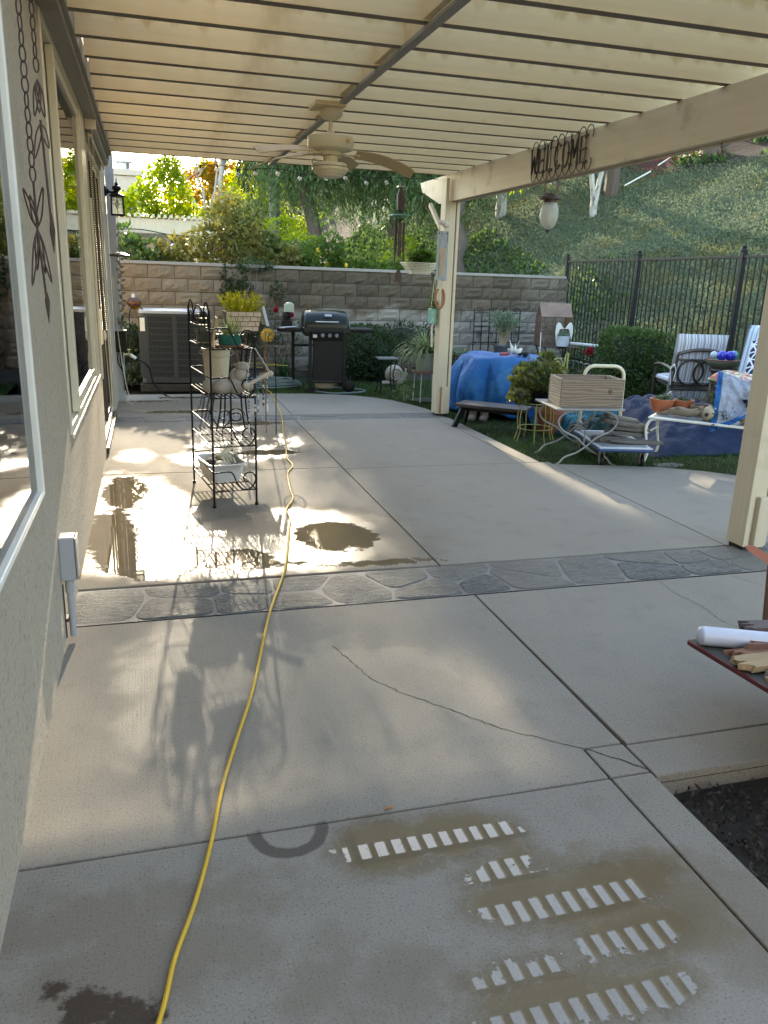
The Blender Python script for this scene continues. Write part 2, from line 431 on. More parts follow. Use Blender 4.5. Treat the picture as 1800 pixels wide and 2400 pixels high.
NEARP = [(0.59, 1.89, 0.143, 0.114, 0), (0.8, 1.89, 0.148, 0.097, 0.1), (0.93, 1.86, 0.095, 0.074, -0.4), (0.94, 1.74, 0.064, 0.046, 0.2), (0.86, 1.71, 0.085, 0.04, 0.2), (0.9, 1.6, 0.148, 0.085, 0.1), (1.1, 1.57, 0.212, 0.097, 0.2), (1.25, 1.58, 0.106, 0.068, 0.3), (1.03, 1.42, 0.064, 0.057, 0.5), (1.17, 1.42, 0.138, 0.063, 0.1), (0.74, 1.375, 0.074, 0.034, 0.2), (0.84, 1.37, 0.064, 0.032, 0.2), (0.8, 1.28, 0.17, 0.063, 0.15), (1.0, 1.26, 0.127, 0.057, 0.1), (1.1, 1.25, 0.085, 0.051, 0.2)]
HALO = [(.60, 1.85, .13, .10, 0), (.78, 1.83, .2, .07, 0), (1.0, 1.68, .22, .07, .15), (1.3, 1.62, .14, .08, 0), (1.28, 1.45, .16, .14, .2), (1.1, 1.36, .2, .05, .1), (.85, 1.33, .2, .05, 0)]
M['concrete'] = concrete()

def stone(name, c1, c2, wetr=.3):
    t = NT(name); v = t.coord()
    mp = t.add('ShaderNodeMapping'); mp.inputs['Scale'].default_value = (1.2, 3.5, 3); mp.inputs['Rotation'].default_value = (0, 0, .35); t.link(v, mp.inputs[0])
    n = t.noise(mp.outputs[0], 4, 7, .7, .8); f = t.noise(v, 60, 5, .7); n2 = t.noise(mp.outputs[0], 11, 6, .7, .5)
    oi = t.add('ShaderNodeObjectInfo')
    col = t.mix(t.step(n, .3, .7), rgb(c1), rgb(c2))
    fl = t.noise(mp.outputs[0], 26, 6, .75, .4)
    col = t.mix(t.math('MULTIPLY', t.step(fl, .54, .64), .75), col, rgb((.25, .26, .265)))
    col = t.mix(t.math('MULTIPLY', t.step(fl, .46, .38), .75), col, rgb((.02, .021, .024)))
    col = t.mix(t.math('MULTIPLY', t.step(n2, .45, .32), .7), col, rgb((.03, .032, .036)))
    col = t.mix(t.math('MULTIPLY', oi.outputs['Random'], .6), col, rgb((.24, .215, .175)))
    h = t.math('ADD', t.math('ADD', t.math('MULTIPLY', n2, 1.2), fl), t.math('MULTIPLY', f, .35))
    return t.done(t.bsdf(col, t.math('MULTIPLY_ADD', n2, .35, wetr-.05), 0, t.bump(h, 1.0, .016), .3))
M['stone'] = stone('flagstone', (.085, .088, .085), (.19, .19, .178), .48)
M['mortarwall'] = pm('wall mortar', (.06, .055, .05), .95)
M['mortar'] = pm('mortar', (.17, .16, .145), .7, var=.2, scale=20, bump=.5, bscale=120)
M['dark'] = pm('dark joint', (.035, .032, .028), .9)
M['black'] = pm('black iron', (.005, .005, .0055), .5, var=.2, scale=30, rvar=.08, spec=.3)
M['bronze'] = pm('bronze metal', (.075, .06, .045), .4, .3, var=.2)
M['rust'] = pm('rusty wire', (.19, .10, .06), .75, var=.35, scale=25, bump=.4)
M['rustdark'] = pm('dark rusted iron', (.075, .045, .035), .6, .2, var=.35, scale=25)
M['steel'] = pm('galvanised steel', (.42, .43, .44), .38, .7, var=.1)
M['pvc'] = pm('grey pvc', (.36, .37, .39), .45, var=.06)

def blockmat():
    t = NT('split face block'); v = t.coord()
    oi = t.add('ShaderNodeObjectInfo')
    n = t.noise(v, 9, 6, .7); f = t.noise(v, 45, 5, .7)
    g = t.add('ShaderNodeNewGeometry'); sp = t.add('ShaderNodeSeparateXYZ'); t.link(g.outputs['Position'], sp.inputs[0])
    base = t.mix(oi.outputs['Random'], rgb((.225, .18, .125)), rgb((.31, .255, .19)))
    warm = t.step(sp.outputs[0], 1.6, .6)
    base = t.mix(1.0, base, t.mix(t.math('FRACT', t.math('MULTIPLY', oi.outputs['Random'], 7.3)), rgb((.72, .72, .73)), rgb((1.15, 1.12, 1.08))), 'MULTIPLY')
    base = t.mix(t.math('MULTIPLY', warm, .6), base, rgb((.34, .245, .145)))
    col = t.mix(n, t.mix(1.0, base, rgb((.68, .68, .68)), 'MULTIPLY'), base)
    # wet run-down stain on the right half
    zz = t.math('ADD', sp.outputs[2], t.math('MULTIPLY', t.math('SUBTRACT', t.noise(g.outputs['Position'], 1.7, 5, .6), .5), .7))
    xx = t.math('ADD', sp.outputs[0], t.math('MULTIPLY', t.math('SUBTRACT', t.noise(g.outputs['Position'], 2.3, 4, .6), .5), .8))
    w = t.math('MULTIPLY', t.step(zz, 1.0, 1.14), t.math('MULTIPLY', t.step(xx, 1.6, 2.1), t.step(xx, 7.0, 6.6)))
    col = t.mix(t.math('MULTIPLY', w, .8), col, t.mix(1.0, col, rgb((.48, .43, .36)), 'MULTIPLY'))
    pale = t.math('MULTIPLY', t.step(zz, 1.12, .95), t.step(xx, 1.4, 2.2))
    col = t.mix(t.math('MULTIPLY', pale, .4), col, rgb((.36, .34, .31)))
    return t.done(t.bsdf(col, .92, 0, t.bump(t.math('ADD', n, t.math('MULTIPLY', f, .5)), 1.0, .02)))
M['block'] = blockmat()
M['cap'] = pm('wall cap', (.33, .295, .25), .85, var=.12, scale=10, bump=.3)

def soilmat(name, c1, c2):
    t = NT(name); g = t.add('ShaderNodeNewGeometry'); P = g.outputs['Position']
    n = t.noise(P, 3, 6, .7); f = t.noise(P, 60, 6, .75)
    col = t.mix(n, rgb(c1), rgb(c2)); col = t.mix(t.math('MULTIPLY', t.step(f, .56, .7), .6), col, rgb((.16, .125, .09)))
    return t.done(t.bsdf(col, .9, 0, t.bump(t.math('ADD', n, f), 1.0, .03)))
M['soil'] = soilmat('garden soil', (.018, .014, .010), (.075, .058, .043))
M['mulch'] = soilmat('hill mulch', (.045, .032, .026), (.10, .075, .06))
def hillmat():
    t = NT('planted slope'); g = t.add('ShaderNodeNewGeometry'); P = g.outputs['Position']; a = t.add('ShaderNodeAttribute'); a.attribute_name = 'cover'
    n = t.noise(P, 3, 6, .7); f = t.noise(P, 22, 5, .75); w = t.noise(P, .7, 4, .6)
    mul = t.mix(n, rgb((.045, .032, .026)), rgb((.10, .075, .06)))
    gr = t.mix(f, rgb((.075, .098, .06)), rgb((.145, .18, .11))); gr = t.mix(t.math('MULTIPLY', t.step(w, .52, .66), .5), gr, rgb((.12, .125, .055)))
    return t.done(t.bsdf(t.mix(a.outputs['Fac'], mul, gr), .95, 0, t.bump(t.math('ADD', n, f), 1.0, .05), .1))
M['hill'] = hillmat()
M['ground'] = soilmat('yard earth', (.035, .035, .02), (.06, .055, .035))
M['bark'] = pm('bark', (.12, .09, .07), .9, var=.35, scale=8, stretch=(3, 3, .6), bump=1.0, bscale=18, bdist=.03)
M['barkpale'] = pm('pale bark', (.42, .40, .36), .8, var=.2, scale=6, stretch=(2, 2, .6), bump=.6, bscale=12, bdist=.02, c2=(.16, .13, .11), c2s=4)
M['barkgrey'] = pm('grey palm bark', (.20, .19, .18), .85, var=.25, scale=9, stretch=(.6, .6, 5), bump=.6, bscale=10, bdist=.02)
M['twig'] = pm('twig', (.16, .11, .07), .8, var=.3)

LF = {}
LF['pepper'] = leafmat('pepper tree leaf', (.045, .10, .038), (.14, .21, .08), .42)
LF['lime'] = leafmat('backlit lime leaf', (.14, .22, .02), (.30, .36, .03), .55, tint=1.5)
LF['gold'] = leafmat('golden leaf', (.42, .28, .03), (.52, .22, .04), .5, tint=1.4, c3=(.35, .34, .04))
LF['mid'] = leafmat('garden leaf', (.05, .10, .025), (.11, .17, .045), .4)
LF['olive'] = leafmat('olive leaf', (.085, .12, .035), (.17, .19, .06), .4, c3=(.22, .2, .05))
LF['dark'] = leafmat('dark hedge leaf', (.022, .05, .018), (.05, .09, .028), .3)
LF['hedge'] = leafmat('hedge leaf', (.05, .10, .028), (.11, .17, .05), .35)
LF['grass'] = leafmat('lawn grass', (.035, .085, .02), (.075, .13, .035), .35, c3=(.05, .085, .025))
LF['cover'] = leafmat('ground cover leaf', (.125, .16, .095), (.16, .195, .12), .25, c3=(.165, .175, .085), rough=.75, spec=.15)
LF['covergreen'] = leafmat('green ground cover leaf', (.05, .10, .03), (.10, .16, .05), .35)
LF['grey'] = leafmat('distant grey green leaf', (.08, .10, .075), (.14, .16, .11), .35)
LF['citrus'] = leafmat('citrus leaf', (.045, .10, .02), (.12, .20, .035), .45)
LF['spider'] = leafmat('spider plant leaf', (.10, .15, .05), (.26, .30, .15), .4)
LF['succ'] = leafmat('succulent leaf', (.13, .19, .11), (.20, .27, .17), .2)
LF['yellowgreen'] = leafmat('yellow green sprig', (.16, .19, .02), (.28, .29, .035), .45)
LF['geranium'] = leafmat('round leaf', (.06, .10, .025), (.15, .18, .06), .35, c3=(.17, .17, .045))
LF['strap'] = leafmat('strap leaf', (.025, .06, .022), (.06, .11, .04), .35)
LF['palm'] = leafmat('palm frond leaf', (.03, .06, .03), (.06, .10, .04), .35)
LF['redleaf'] = leafmat('red flower', (.35, .03, .03), (.5, .05, .06), .4)
# ------------------------------------------------------------------ ground, patio
gm = MB().add([(-200, -60, -.16), (300, -60, -.16), (300, 400, -.16), (-200, 400, -.16)], [(0, 1, 2, 3)])
gm.build('ground', M['ground'], kind='structure')

patio = tag(bpy.data.objects.new('patio', None), kind='structure'); COL.objects.link(patio)
GAP = .004
def slab(poly, z1=0.0, name='slab'):
    return MB().prism(poly, z1-.1, z1).build(name, M['concrete'], patio, bevel=.005)
def rect(x0, x1, y0, y1, g=GAP): return [(x0+g, y0+g), (x1-g, y0+g), (x1-g, y1-g), (x0+g, y1-g)]
XW, XR = -.43, 3.46
slab(rect(XW, 1.43, -1.2, 2.03)); slab(rect(XW, 1.43, -4.4, -1.2)); slab(rect(1.43, 1.59, -4.4, 2.03))
g = GAP
slab([(XW+g, 2.03+g), (1.43-g, 2.03+g), (1.43-g, 2.21+g), (1.59-g, 2.21+g), (1.60-g, 3.66-g), (XW+g, 3.66-g)])
slab(rect(1.43, 1.59, 2.03, 2.21)); slab(rect(1.60, 6.5, 2.20, 3.66)); slab(rect(1.59, 6.5, 2.0, 2.20))
slab(rect(XW, 1.57, 4.13, 6.66)); slab(rect(1.57, 3.55, 4.13, 6.60)); slab(rect(XW, 1.57, 6.66, 9.08)); slab(rect(1.57, 3.30, 6.60, 9.08)); slab(rect(3.30, XR, 6.60, 9.08))
slab([(3.55+g, 4.13), (5.78, 4.13), (5.75, 4.6), (5.52, 5.2), (5.2, 5.66), (4.84, 6.03), (4.49, 6.25), (4.03, 6.39), (3.55+g, 6.5)])
slab(rect(XW, 1.60, 9.42, 11.22))
slab([(1.60+g, 9.42+g), (3.45, 9.42+g), (3.40, 9.75), (3.30, 10.14), (3.16, 10.5), (2.97, 10.76), (2.74, 10.96), (2.46, 11.10), (2.1, 11.19), (1.60+g, 11.22)])
MB().add([(XW, -4.4, -.03), (1.58, -4.4, -.03), (1.58, 2.0, -.03), (6.4, 2.0, -.03), (6.4, 4.1, -.03), (3.5, 6.4, -.03), (3.4, 9.4, -.03), (1.6, 11.1, -.03), (XW, 11.1, -.03)],
         [tuple(range(9))]).build('joint_bed', M['dark'], patio)
# flagstone bands
def clip(poly, p, q):
    """keep the part of poly nearer to p than to q"""
    m = ((p[0]+q[0])/2, (p[1]+q[1])/2); n = (q[0]-p[0], q[1]-p[1]); out = []
    for i in range(len(poly)):
        a, b = poly[i], poly[(i+1) % len(poly)]
        da = (a[0]-m[0])*n[0]+(a[1]-m[1])*n[1]; db = (b[0]-m[0])*n[0]+(b[1]-m[1])*n[1]
        if da <= 0: out.append(a)
        if da*db < 0:
            t = da/(da-db); out.append((a[0]+(b[0]-a[0])*t, a[1]+(b[1]-a[1])*t))
    return out
def inset_round(poly, d):
    c = (sum(p[0] for p in poly)/len(poly), sum(p[1] for p in poly)/len(poly)); n = len(poly); out = []
    area = sum(poly[i][0]*poly[(i+1) % n][1]-poly[(i+1) % n][0]*poly[i][1] for i in range(n))
    if area < 0: poly = poly[::-1]
    q = []
    for i in range(n):
        p0, p1, p2 = poly[i-1], poly[i], poly[(i+1) % n]
        e1 = nrm([p1[0]-p0[0], p1[1]-p0[1]]); e2 = nrm([p2[0]-p1[0], p2[1]-p1[1]])
        n1 = (-e1[1], e1[0]); n2 = (-e2[1], e2[0]); k = 1+n1[0]*n2[0]+n1[1]*n2[1]
        if k < .3: k = .3
        q.append((p1[0]+d*(n1[0]+n2[0])/k, p1[1]+d*(n1[1]+n2[1])/k))
    for _ in range(2):
        r = []
        for i in range(len(q)):
            a, b = q[i], q[(i+1) % len(q)]
            r.append((a[0]*.86+b[0]*.14, a[1]*.86+b[1]*.14)); r.append((a[0]*.14+b[0]*.86, a[1]*.14+b[1]*.86))
        q = r
    return [(x+random.uniform(-.004, .004), y+random.uniform(-.004, .004)) for x, y in q]
def stone_band(x0, x1, y0, y1, step, seed):
    random.seed(seed); pts = []; x = x0+.1; k = 0
    while x < x1:
        if k % 4 == 0: pts.append((x+random.uniform(-.03, .03), (y0+y1)/2+random.uniform(-.05, .05))); x += step*1.15
        else:
            pts.append((x+random.uniform(-.06, .06), y0+(y1-y0)*random.uniform(.2, .3)))
            pts.append((x+random.uniform(-.10, .14), y0+(y1-y0)*random.uniform(.7, .8))); x += step*random.uniform(.8, 1.15)
        k += 1
    R0 = [(x0, y0), (x1, y0), (x1, y1), (x0, y1)]
    for i, p in enumerate(pts):
        poly = R0
        for j, q in enumerate(pts):
            if j != i and poly: poly = clip(poly, p, q)
        if len(poly) < 3: continue
        poly = inset_round(poly, .007)
        zt = random.uniform(-.002, .003); m = MB(); n = len(poly)
        c = (sum(a[0] for a in poly)/n, sum(a[1] for a in poly)/n)
        inn = [(c[0]+(a[0]-c[0])*.965, c[1]+(a[1]-c[1])*.95) for a in poly]
        o = (c[0], c[1])
        vs = [(a[0]-o[0], a[1]-o[1], -.05) for a in poly]+[(a[0]-o[0], a[1]-o[1], zt-.004) for a in poly]+[(a[0]-o[0], a[1]-o[1], zt+random.uniform(-.002, .002)) for a in inn]+[(0, 0, zt+.003)]
        fs = [(i2, (i2+1) % n, n+(i2+1) % n, n+i2) for i2 in range(n)]+[(n+i2, n+(i2+1) % n, 2*n+(i2+1) % n, 2*n+i2) for i2 in range(n)]+[(2*n+i2, 2*n+(i2+1) % n, 3*n) for i2 in range(n)]
        m.add(vs, fs).build('flagstone', M['stone'], patio, smooth=True, loc=(o[0], o[1], 0), ang=25)
    MB().add([(x0, y0, -.004), (x1, y0, -.004), (x1, y1, -.004), (x0, y1, -.004)], [(0, 1, 2, 3)]).build('mortar_bed', M['mortar'], patio)
stone_band(XW, 3.95, 3.675, 4.115, .36, 5)
stone_band(XW, 3.44, 9.095, 9.405, .42, 9)
# cracks: hair-thin dark ribbons a millimetre above the slab
def crack(pts, w=.0035, seed=1):
    random.seed(seed); P = []
    for a, b in zip(pts[:-1], pts[1:]):
        k = max(2, int(math.dist(a, b)/.022))
        for i in range(k):
            t = i/k; P.append((a[0]+(b[0]-a[0])*t+random.uniform(-.006, .006), a[1]+(b[1]-a[1])*t+random.uniform(-.006, .006)))
    P.append(pts[-1]); m = MB()
    for a, b in zip(P[:-1], P[1:]):
        d = nrm([b[0]-a[0], b[1]-a[1]]); n = (-d[1]*w/2*random.uniform(.5, 1.5), d[0]*w/2*random.uniform(.5, 1.5))
        m.add([(a[0]-n[0], a[1]-n[1], .0012), (a[0]+n[0], a[1]+n[1], .0012), (b[0]+n[0], b[1]+n[1], .0012), (b[0]-n[0], b[1]-n[1], .0012)], [(3, 2, 1, 0)])
    m.build('crack', M['dark'], patio)
crack([(.73, 3.21), (.82, 2.88), (.91, 2.73), (1.04, 2.59), (1.19, 2.4), (1.35, 2.27), (1.43, 2.21)])
crack([(1.44, 2.205), (1.5, 2.14), (1.585, 2.04)], .005, 3)
crack([(2.72, 3.64), (2.69, 3.46), (2.72, 3.27), (2.70, 3.08), (2.74, 2.95)], .003, 4)
crack([(3.2, 3.62), (3.3, 3.4), (3.5, 3.3)], .003, 6)
# soil bed at the lower right, edge of the slab shows
X, Y = np.meshgrid(np.linspace(1.57, 6, 90), np.linspace(-2.5, 2.04, 90), indexing='ij')
Z = -.105+.035*fbm(X*6, Y*6, 3)+.018*fbm(X*22, Y*22, 5)
grid_mesh('soil_bed', X, Y, Z, M['soil'], kind='structure')
# lawn surface and beds
X, Y = np.meshgrid(np.linspace(1.0, 9.5, 60), np.linspace(3.5, 14.6, 70), indexing='ij')
Z = -.05+.02*fbm(X, Y, 8)
grid_mesh('lawn_soil', X, Y, Z, M['ground'], kind='structure')
X, Y = np.meshgrid(np.linspace(-1.5, 7.7, 70), np.linspace(12.55, 14.5, 24), indexing='ij')
Z = -.06+np.clip((Y-12.6)*.16, 0, .12)+.03*fbm(X*4, Y*4, 4)
grid_mesh('planting_bed', X, Y, Z, M['soil'], kind='structure')

# ------------------------------------------------------------------ house
house = thing('house', 'beige stucco house wall with windows along the left of the patio', 'house')
wallm = MB()
for y0, y1, z0, z1 in [(-4, .8, -.1, 3.3), (.8, 3.17, -.1, .77), (.8, 3.17, 2.62, 3.3), (3.17, 4.40, -.1, 3.3), (4.40, 7.10, -.1, .76), (4.40, 7.10, 2.74, 3.3),
                       (7.10, 7.48, -.1, 3.3), (7.48, 9.46, -.1, .07), (7.48, 9.46, 2.62, 3.3), (9.46, 10.62, -.1, 3.3)]:
    wallm.b2((-.62, y0, z0), (-.42, y1, z1))
wallm.b2((-.62, -4.6, -.1), (5.2, -4.4, 4.6)); wallm.b2((-7, 10.42, -.1), (-.62, 10.62, 3.3)); wallm.b2((-7, -4, -.1), (-.62, -3.8, 3.3)); wallm.b2((-7, -3.8, -.1), (-6.8, 10.42, 3.3))  # first box: unseen wing behind the camera, added to bounce warm sunlight
wallm.build('wall', M['stucco'], house)
MB().b2((-6.8, -3.8, -.12), (-.62, 10.42, -.02)).build('floor', pm('indoor floor', (.12, .09, .06), .5), house)
rf = MB().b2((-7.3, -4.4, 3.3), (-.30, 10.9, 3.42))
rf.add([(-7.3, -4.4, 3.42), (-.3, -4.4, 3.42), (-.3, 10.9, 3.42), (-7.3, 10.9, 3.42), (-3.8, -4.4, 4.6), (-3.8, 10.9, 4.6)], [(0, 1, 4), (1, 2, 5, 4), (2, 3, 5), (3, 0, 4, 5)])
rf.build('roof', pm('roof tile', (.26, .15, .10), .8, var=.25), house)
MB().box((-.37, 10.66, 1.55), (.10, .07, 3.3)).build('downspout', M['greyblue'], house, bevel=.008)
def glassmat(name, tint, rough=.0):
    t = NT(name); v = t.coord(); nm = t.bump(t.noise(v, 1.4, 2), .045, .05)
    gl = t.add('ShaderNodeBsdfGlossy'); gl.inputs['Roughness'].default_value = rough; t.link(nm, gl.inputs['Normal'])
    tr = t.add('ShaderNodeBsdfTransparent'); tr.inputs[0].default_value = rgb(tint)
    fr = t.add('ShaderNodeFresnel'); fr.inputs['IOR'].default_value = 1.75; t.link(nm, fr.inputs['Normal'])
    mx = t.add('ShaderNodeMixShader'); t.link(fr.outputs[0], mx.inputs[0]); t.link(tr.outputs[0], mx.inputs[1]); t.link(gl.outputs[0], mx.inputs[2])
    return t.done(mx.outputs[0])
M['pane'] = glassmat('window glass', (.62, .68, .66))
def frame_rect(m, x0, x1, y0, y1, z0, z1, w):
    m.b2((x0, y0, z0), (x1, y0+w, z1)); m.b2((x0, y1-w, z0), (x1, y1, z1)); m.b2((x0, y0+w, z0), (x1, y1-w, z0+w)); m.b2((x0, y0+w, z1-w), (x1, y1-w, z1)); return m
w1 = frame_rect(MB(), -.47, -.410, .8, 3.17, .77, 2.62, .022).build('window', M['whitepaint'], house, bevel=.006)
MB().b2((-.440, .822, .792), (-.434, 3.148, 2.598)).build('pane', M['pane'], w1)
w2m = frame_rect(MB(), -.52, -.412, 4.40, 7.10, .76, 2.74, .045)
w2 = w2m.build('window', M['cream'], house, bevel=.004)
MB().b2((-.42, 4.445, .735), (-.406, 7.10, .758)).build('sill', M['cream'], w2, bevel=.004)
sm = frame_rect(MB(), -.462, -.418, 4.92, 6.62, .81, 2.69, .06)
sm.b2((-.445, 4.86, .81), (-.405, 4.92, 2.69)); sm.build('sash', M['cream'], w2, bevel=.004)
frame_rect(MB(), -.50, -.466, 4.45, 5.2, .81, 2.69, .05).build('sash', M['cream'], w2, bevel=.004)
MB().b2((-.44, 4.98, .87), (-.434, 6.56, 2.63)).build('pane', M['pane'], w2)
MB().b2((-.486, 4.5, .86), (-.480, 5.15, 2.64)).build('pane', M['pane'], w2)
MB().b2((-.455, 6.62, .81), (-.408, 7.055, 2.69)).build('jamb', M['cream'], w2, bevel=.004)
# curtains and dim rooms behind the glass
def curtain(y0, y1, z0, z1, x, c, name):
    n = int((y1-y0)/.012); yy = np.linspace(y0, y1, n); zz = np.array([z0, z1])
    A, B = np.meshgrid(yy, zz, indexing='ij'); XX = x+.03*np.sin(A*55)+.012*np.sin(A*131)
    return grid_mesh('curtain', XX, A, B, pm(name, c, .9, var=.1), house)
curtain(1.6, 3.05, .5, 2.6, -.80, (.30, .33, .24), 'sage curtain')
curtain(4.5, 5.2, .5, 2.7, -.85, (.33, .32, .27), 'linen curtain')
# sliding door
door = frame_rect(MB(), -.56, -.43, 7.48, 9.46, .07, 2.62, .06).build('sliding_door', M['cream'], house, bevel=.004)
frame_rect(MB(), -.54, -.47, 7.55, 8.55, .13, 2.56, .07).build('door_frame', M['bronze'], door, bevel=.003)
frame_rect(MB(), -.50, -.44, 8.45, 9.40, .13, 2.56, .07).build('door_frame', M['bronze'], door, bevel=.003)
MB().b2((-.512, 7.62, .2), (-.506, 8.48, 2.49)).build('pane', M['pane'], door); MB().b2((-.475, 8.52, .2), (-.469, 9.33, 2.49)).build('pane', M['pane'], door)
MB().b2((-.47, 7.40, .02), (-.395, 9.5, .07)).build('threshold', M['bronze'], door, bevel=.004)
hb = MB().tube([(-.44, 7.60, .95), (-.405, 7.60, .97), (-.405, 7.60, 1.25), (-.44, 7.60, 1.27)], .012, 8); hb.build('handle', M['cream'], door, smooth=True)
MB().b2((-.432, 7.405, .68), (-.405, 7.455, 2.16)).build('door_track', M['cream'], door, bevel=.004)
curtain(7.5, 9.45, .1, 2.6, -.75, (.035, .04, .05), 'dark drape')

# ------------------------------------------------------------------ pergola
perg = thing('pergola', 'cream timber patio cover with rafters between the house and two posts', 'pergola')
MB().b2((-.42, 2.5, 2.78), (-.36, 9.75, 2.99)).build('ledger', M['trimgrey'], perg, bevel=.003)
MB().b2((-.42, 2.5, 2.735), (-.325, 9.75, 2.779)).build('ledger_trim', M['trimgrey'], perg, bevel=.003)
MB().b2((-.359, 2.5, 2.77), (-.30, 9.75, 2.955)).build('ledger', M['trimgrey'], perg, bevel=.003)
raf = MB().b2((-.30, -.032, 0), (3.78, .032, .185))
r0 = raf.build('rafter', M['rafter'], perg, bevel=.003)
r0.data.materials.append(wood_paint('painted shade rafter edge', (.20, .155, .105), (.5, 9, 9), (.14, .11, .08)))  # darker brown for the undersides, mostly shade put into the colour
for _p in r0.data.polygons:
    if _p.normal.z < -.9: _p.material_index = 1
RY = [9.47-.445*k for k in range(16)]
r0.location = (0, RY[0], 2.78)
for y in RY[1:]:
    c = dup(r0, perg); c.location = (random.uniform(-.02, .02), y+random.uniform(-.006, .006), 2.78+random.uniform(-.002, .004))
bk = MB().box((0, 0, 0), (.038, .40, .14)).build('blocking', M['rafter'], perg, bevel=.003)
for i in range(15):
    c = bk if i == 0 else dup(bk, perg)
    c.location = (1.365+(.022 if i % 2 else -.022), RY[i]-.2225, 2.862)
MB().b2((1.345, 2.75, 2.755), (1.395, 9.49, 2.778)).build('cover_strip', M['trimgrey'], perg, bevel=.003)
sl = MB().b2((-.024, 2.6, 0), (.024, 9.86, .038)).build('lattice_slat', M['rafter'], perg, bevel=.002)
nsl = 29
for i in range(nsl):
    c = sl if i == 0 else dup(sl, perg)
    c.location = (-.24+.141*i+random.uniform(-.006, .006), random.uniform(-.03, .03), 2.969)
# beam, cut back at the far end
bm = MB()
for x0, x1 in ((3.40, 3.445), (3.50, 3.545)):
    pr = [(2.5, 2.475), (9.62, 2.475), (10.28, 2.66), (10.38, 2.777), (2.5, 2.777)]
    n = len(pr); vs = [(x0, y, z) for y, z in pr]+[(x1, y, z) for y, z in pr]
    bm.add(vs, [tuple(range(n)), tuple(range(2*n-1, n-1, -1))]+[(i, n+i, n+(i+1) % n, (i+1) % n) for i in range(n)])
bm.build('beam', M['beam'], perg, bevel=.004)
def post(x, y):
    p = MB().b2((x+.041, y+.005, .02), (x+.135, y+.14, 2.47)).build('post', M['post'], perg, bevel=.005)
    MB().b2((x, y-.01, .03), (x+.039, y+.15, 2.72)).build('post_board', M['post'], p, bevel=.005)
    MB().b2((x+.143, y-.008, .03), (x+.178, y+.15, 2.473)).build('post_board', M['post'], p, bevel=.005)
    MB().b2((x+.06, y-.035, .03), (x+.137, y+.0035, .36)).build('post_block', M['post'], p, bevel=.005)
    MB().b2((x+.02, y+.01, -.02), (x+.16, y+.14, .02)).build('post_base', M['dark'], p)
    return p
pf = post(3.325, 9.19)
MB().beam((3.345, 9.78, 2.475), (3.345, 9.36, 2.18), .04, .05).build('brace', M['post'], pf, bevel=.003)
pn = post(3.565, 4.0)
# ------------------------------------------------------------------ block wall
WA, WB = V(-1.6, 13.28), V(7.62, 14.2)
wlen = np.linalg.norm(WB-WA); wang = math.atan2(WB[1]-WA[1], WB[0]-WA[0])
bwall = thing('block_wall', 'tan split-face block garden wall along the back of the yard', 'wall', (WA[0], WA[1], 0), wang)
MB().b2((0, .035, -.2), (wlen, .19, 1.695)).build('mortar_core', M['mortarwall'], bwall)
BL, BH = .4064, .2032
def blockmesh(w, seed):
    random.seed(seed); nx, nz = 7, 5; m = MB(); L, H = w-.009, BH-.009
    vs = []
    for k in range(nz):
        for i in range(nx):
            e = (i in (0, nx-1)) or (k in (0, nz-1))
            vs.append((L*i/(nx-1), .018 if e else random.uniform(-.012, .012), H*k/(nz-1)))
    fs = [(k*nx+i, k*nx+i+1, (k+1)*nx+i+1, (k+1)*nx+i) for k in range(nz-1) for i in range(nx-1)]
    o = len(vs); vs += [(0, .1, 0), (L, .1, 0), (L, .1, H), (0, .1, H)]
    fs += [(0, o, o+1, nx-1)[::1], (nx*(nz-1), nx*nz-1, o+2, o+3), (0, nx*(nz-1), o+3, o), (nx-1, o+1, o+2, nx*nz-1)]
    m.add(vs, fs); me = bpy.data.meshes.new('block'); me.from_pydata(m.v, [], m.f); me.update(); me.materials.append(M['block']); return me
bms = [blockmesh(BL, s) for s in range(6)]; half = blockmesh(BL/2, 77)
random.seed(4)
for r in range(9):
    z = 1.70-BH*(r+1); x = 0.0; k = 0
    while x < wlen-.1:
        if (r % 2 and k == 0) or x+BL > wlen+.02: me, w = half, BL/2
        else: me, w = random.choice(bms), BL
        o = bpy.data.objects.new('block', me); COL.objects.link(o); o.parent = bwall
        o.location = (x+.0045, random.uniform(-.006, .004), z+.0045)
        x += w; k += 1
MB().b2((-.02, -.012, 1.701), (wlen+.02, .2, 1.748)).build('cap', M['cap'], bwall, bevel=.006)
# ------------------------------------------------------------------ iron fence
FA, FB = V(7.72, 14.35), V(7.30, 6.55)
fl = np.linalg.norm(FB-FA); fang = math.atan2(FB[1]-FA[1], FB[0]-FA[0]); PSP = 2.60
fence = thing('iron_fence', 'black iron picket fence at the foot of the slope on the right', 'fence', (FA[0], FA[1], 0), fang)
pst = MB().b2((-.032, -.032, .1), (.032, .032, 2.08)).lathe([(.045, 2.08), (.045, 2.10), (.028, 2.12), (.034, 2.145), (.012, 2.165)], 8).build('fence_post', M['black'], fence, bevel=.004)
for i in range(1, 4): dup(pst, fence).location = (PSP*i, 0, 0)
bar0 = MB().b2((-.008, -.008, .26), (.008, .008, 2.02)).build('bar', M['black'], fence)
first = True
for i in range(3):
    MB().b2((PSP*i+.033, -.018, 2.0), (PSP*(i+1)-.033, .018, 2.035)).build('rail', M['black'], fence, bevel=.003)
    MB().b2((PSP*i+.033, -.018, .25), (PSP*(i+1)-.033, .018, .285)).build('rail', M['black'], fence, bevel=.003)
    for k in range(1, 20):
        b = bar0 if first else dup(bar0, fence); first = False
        b.location = (PSP*i+PSP*k/20, 0, 0)
cm = MB().beam((FA[0]+.02, FA[1]+.3, .05), (FB[0]+.02, FB[1], .05), .16, .34)
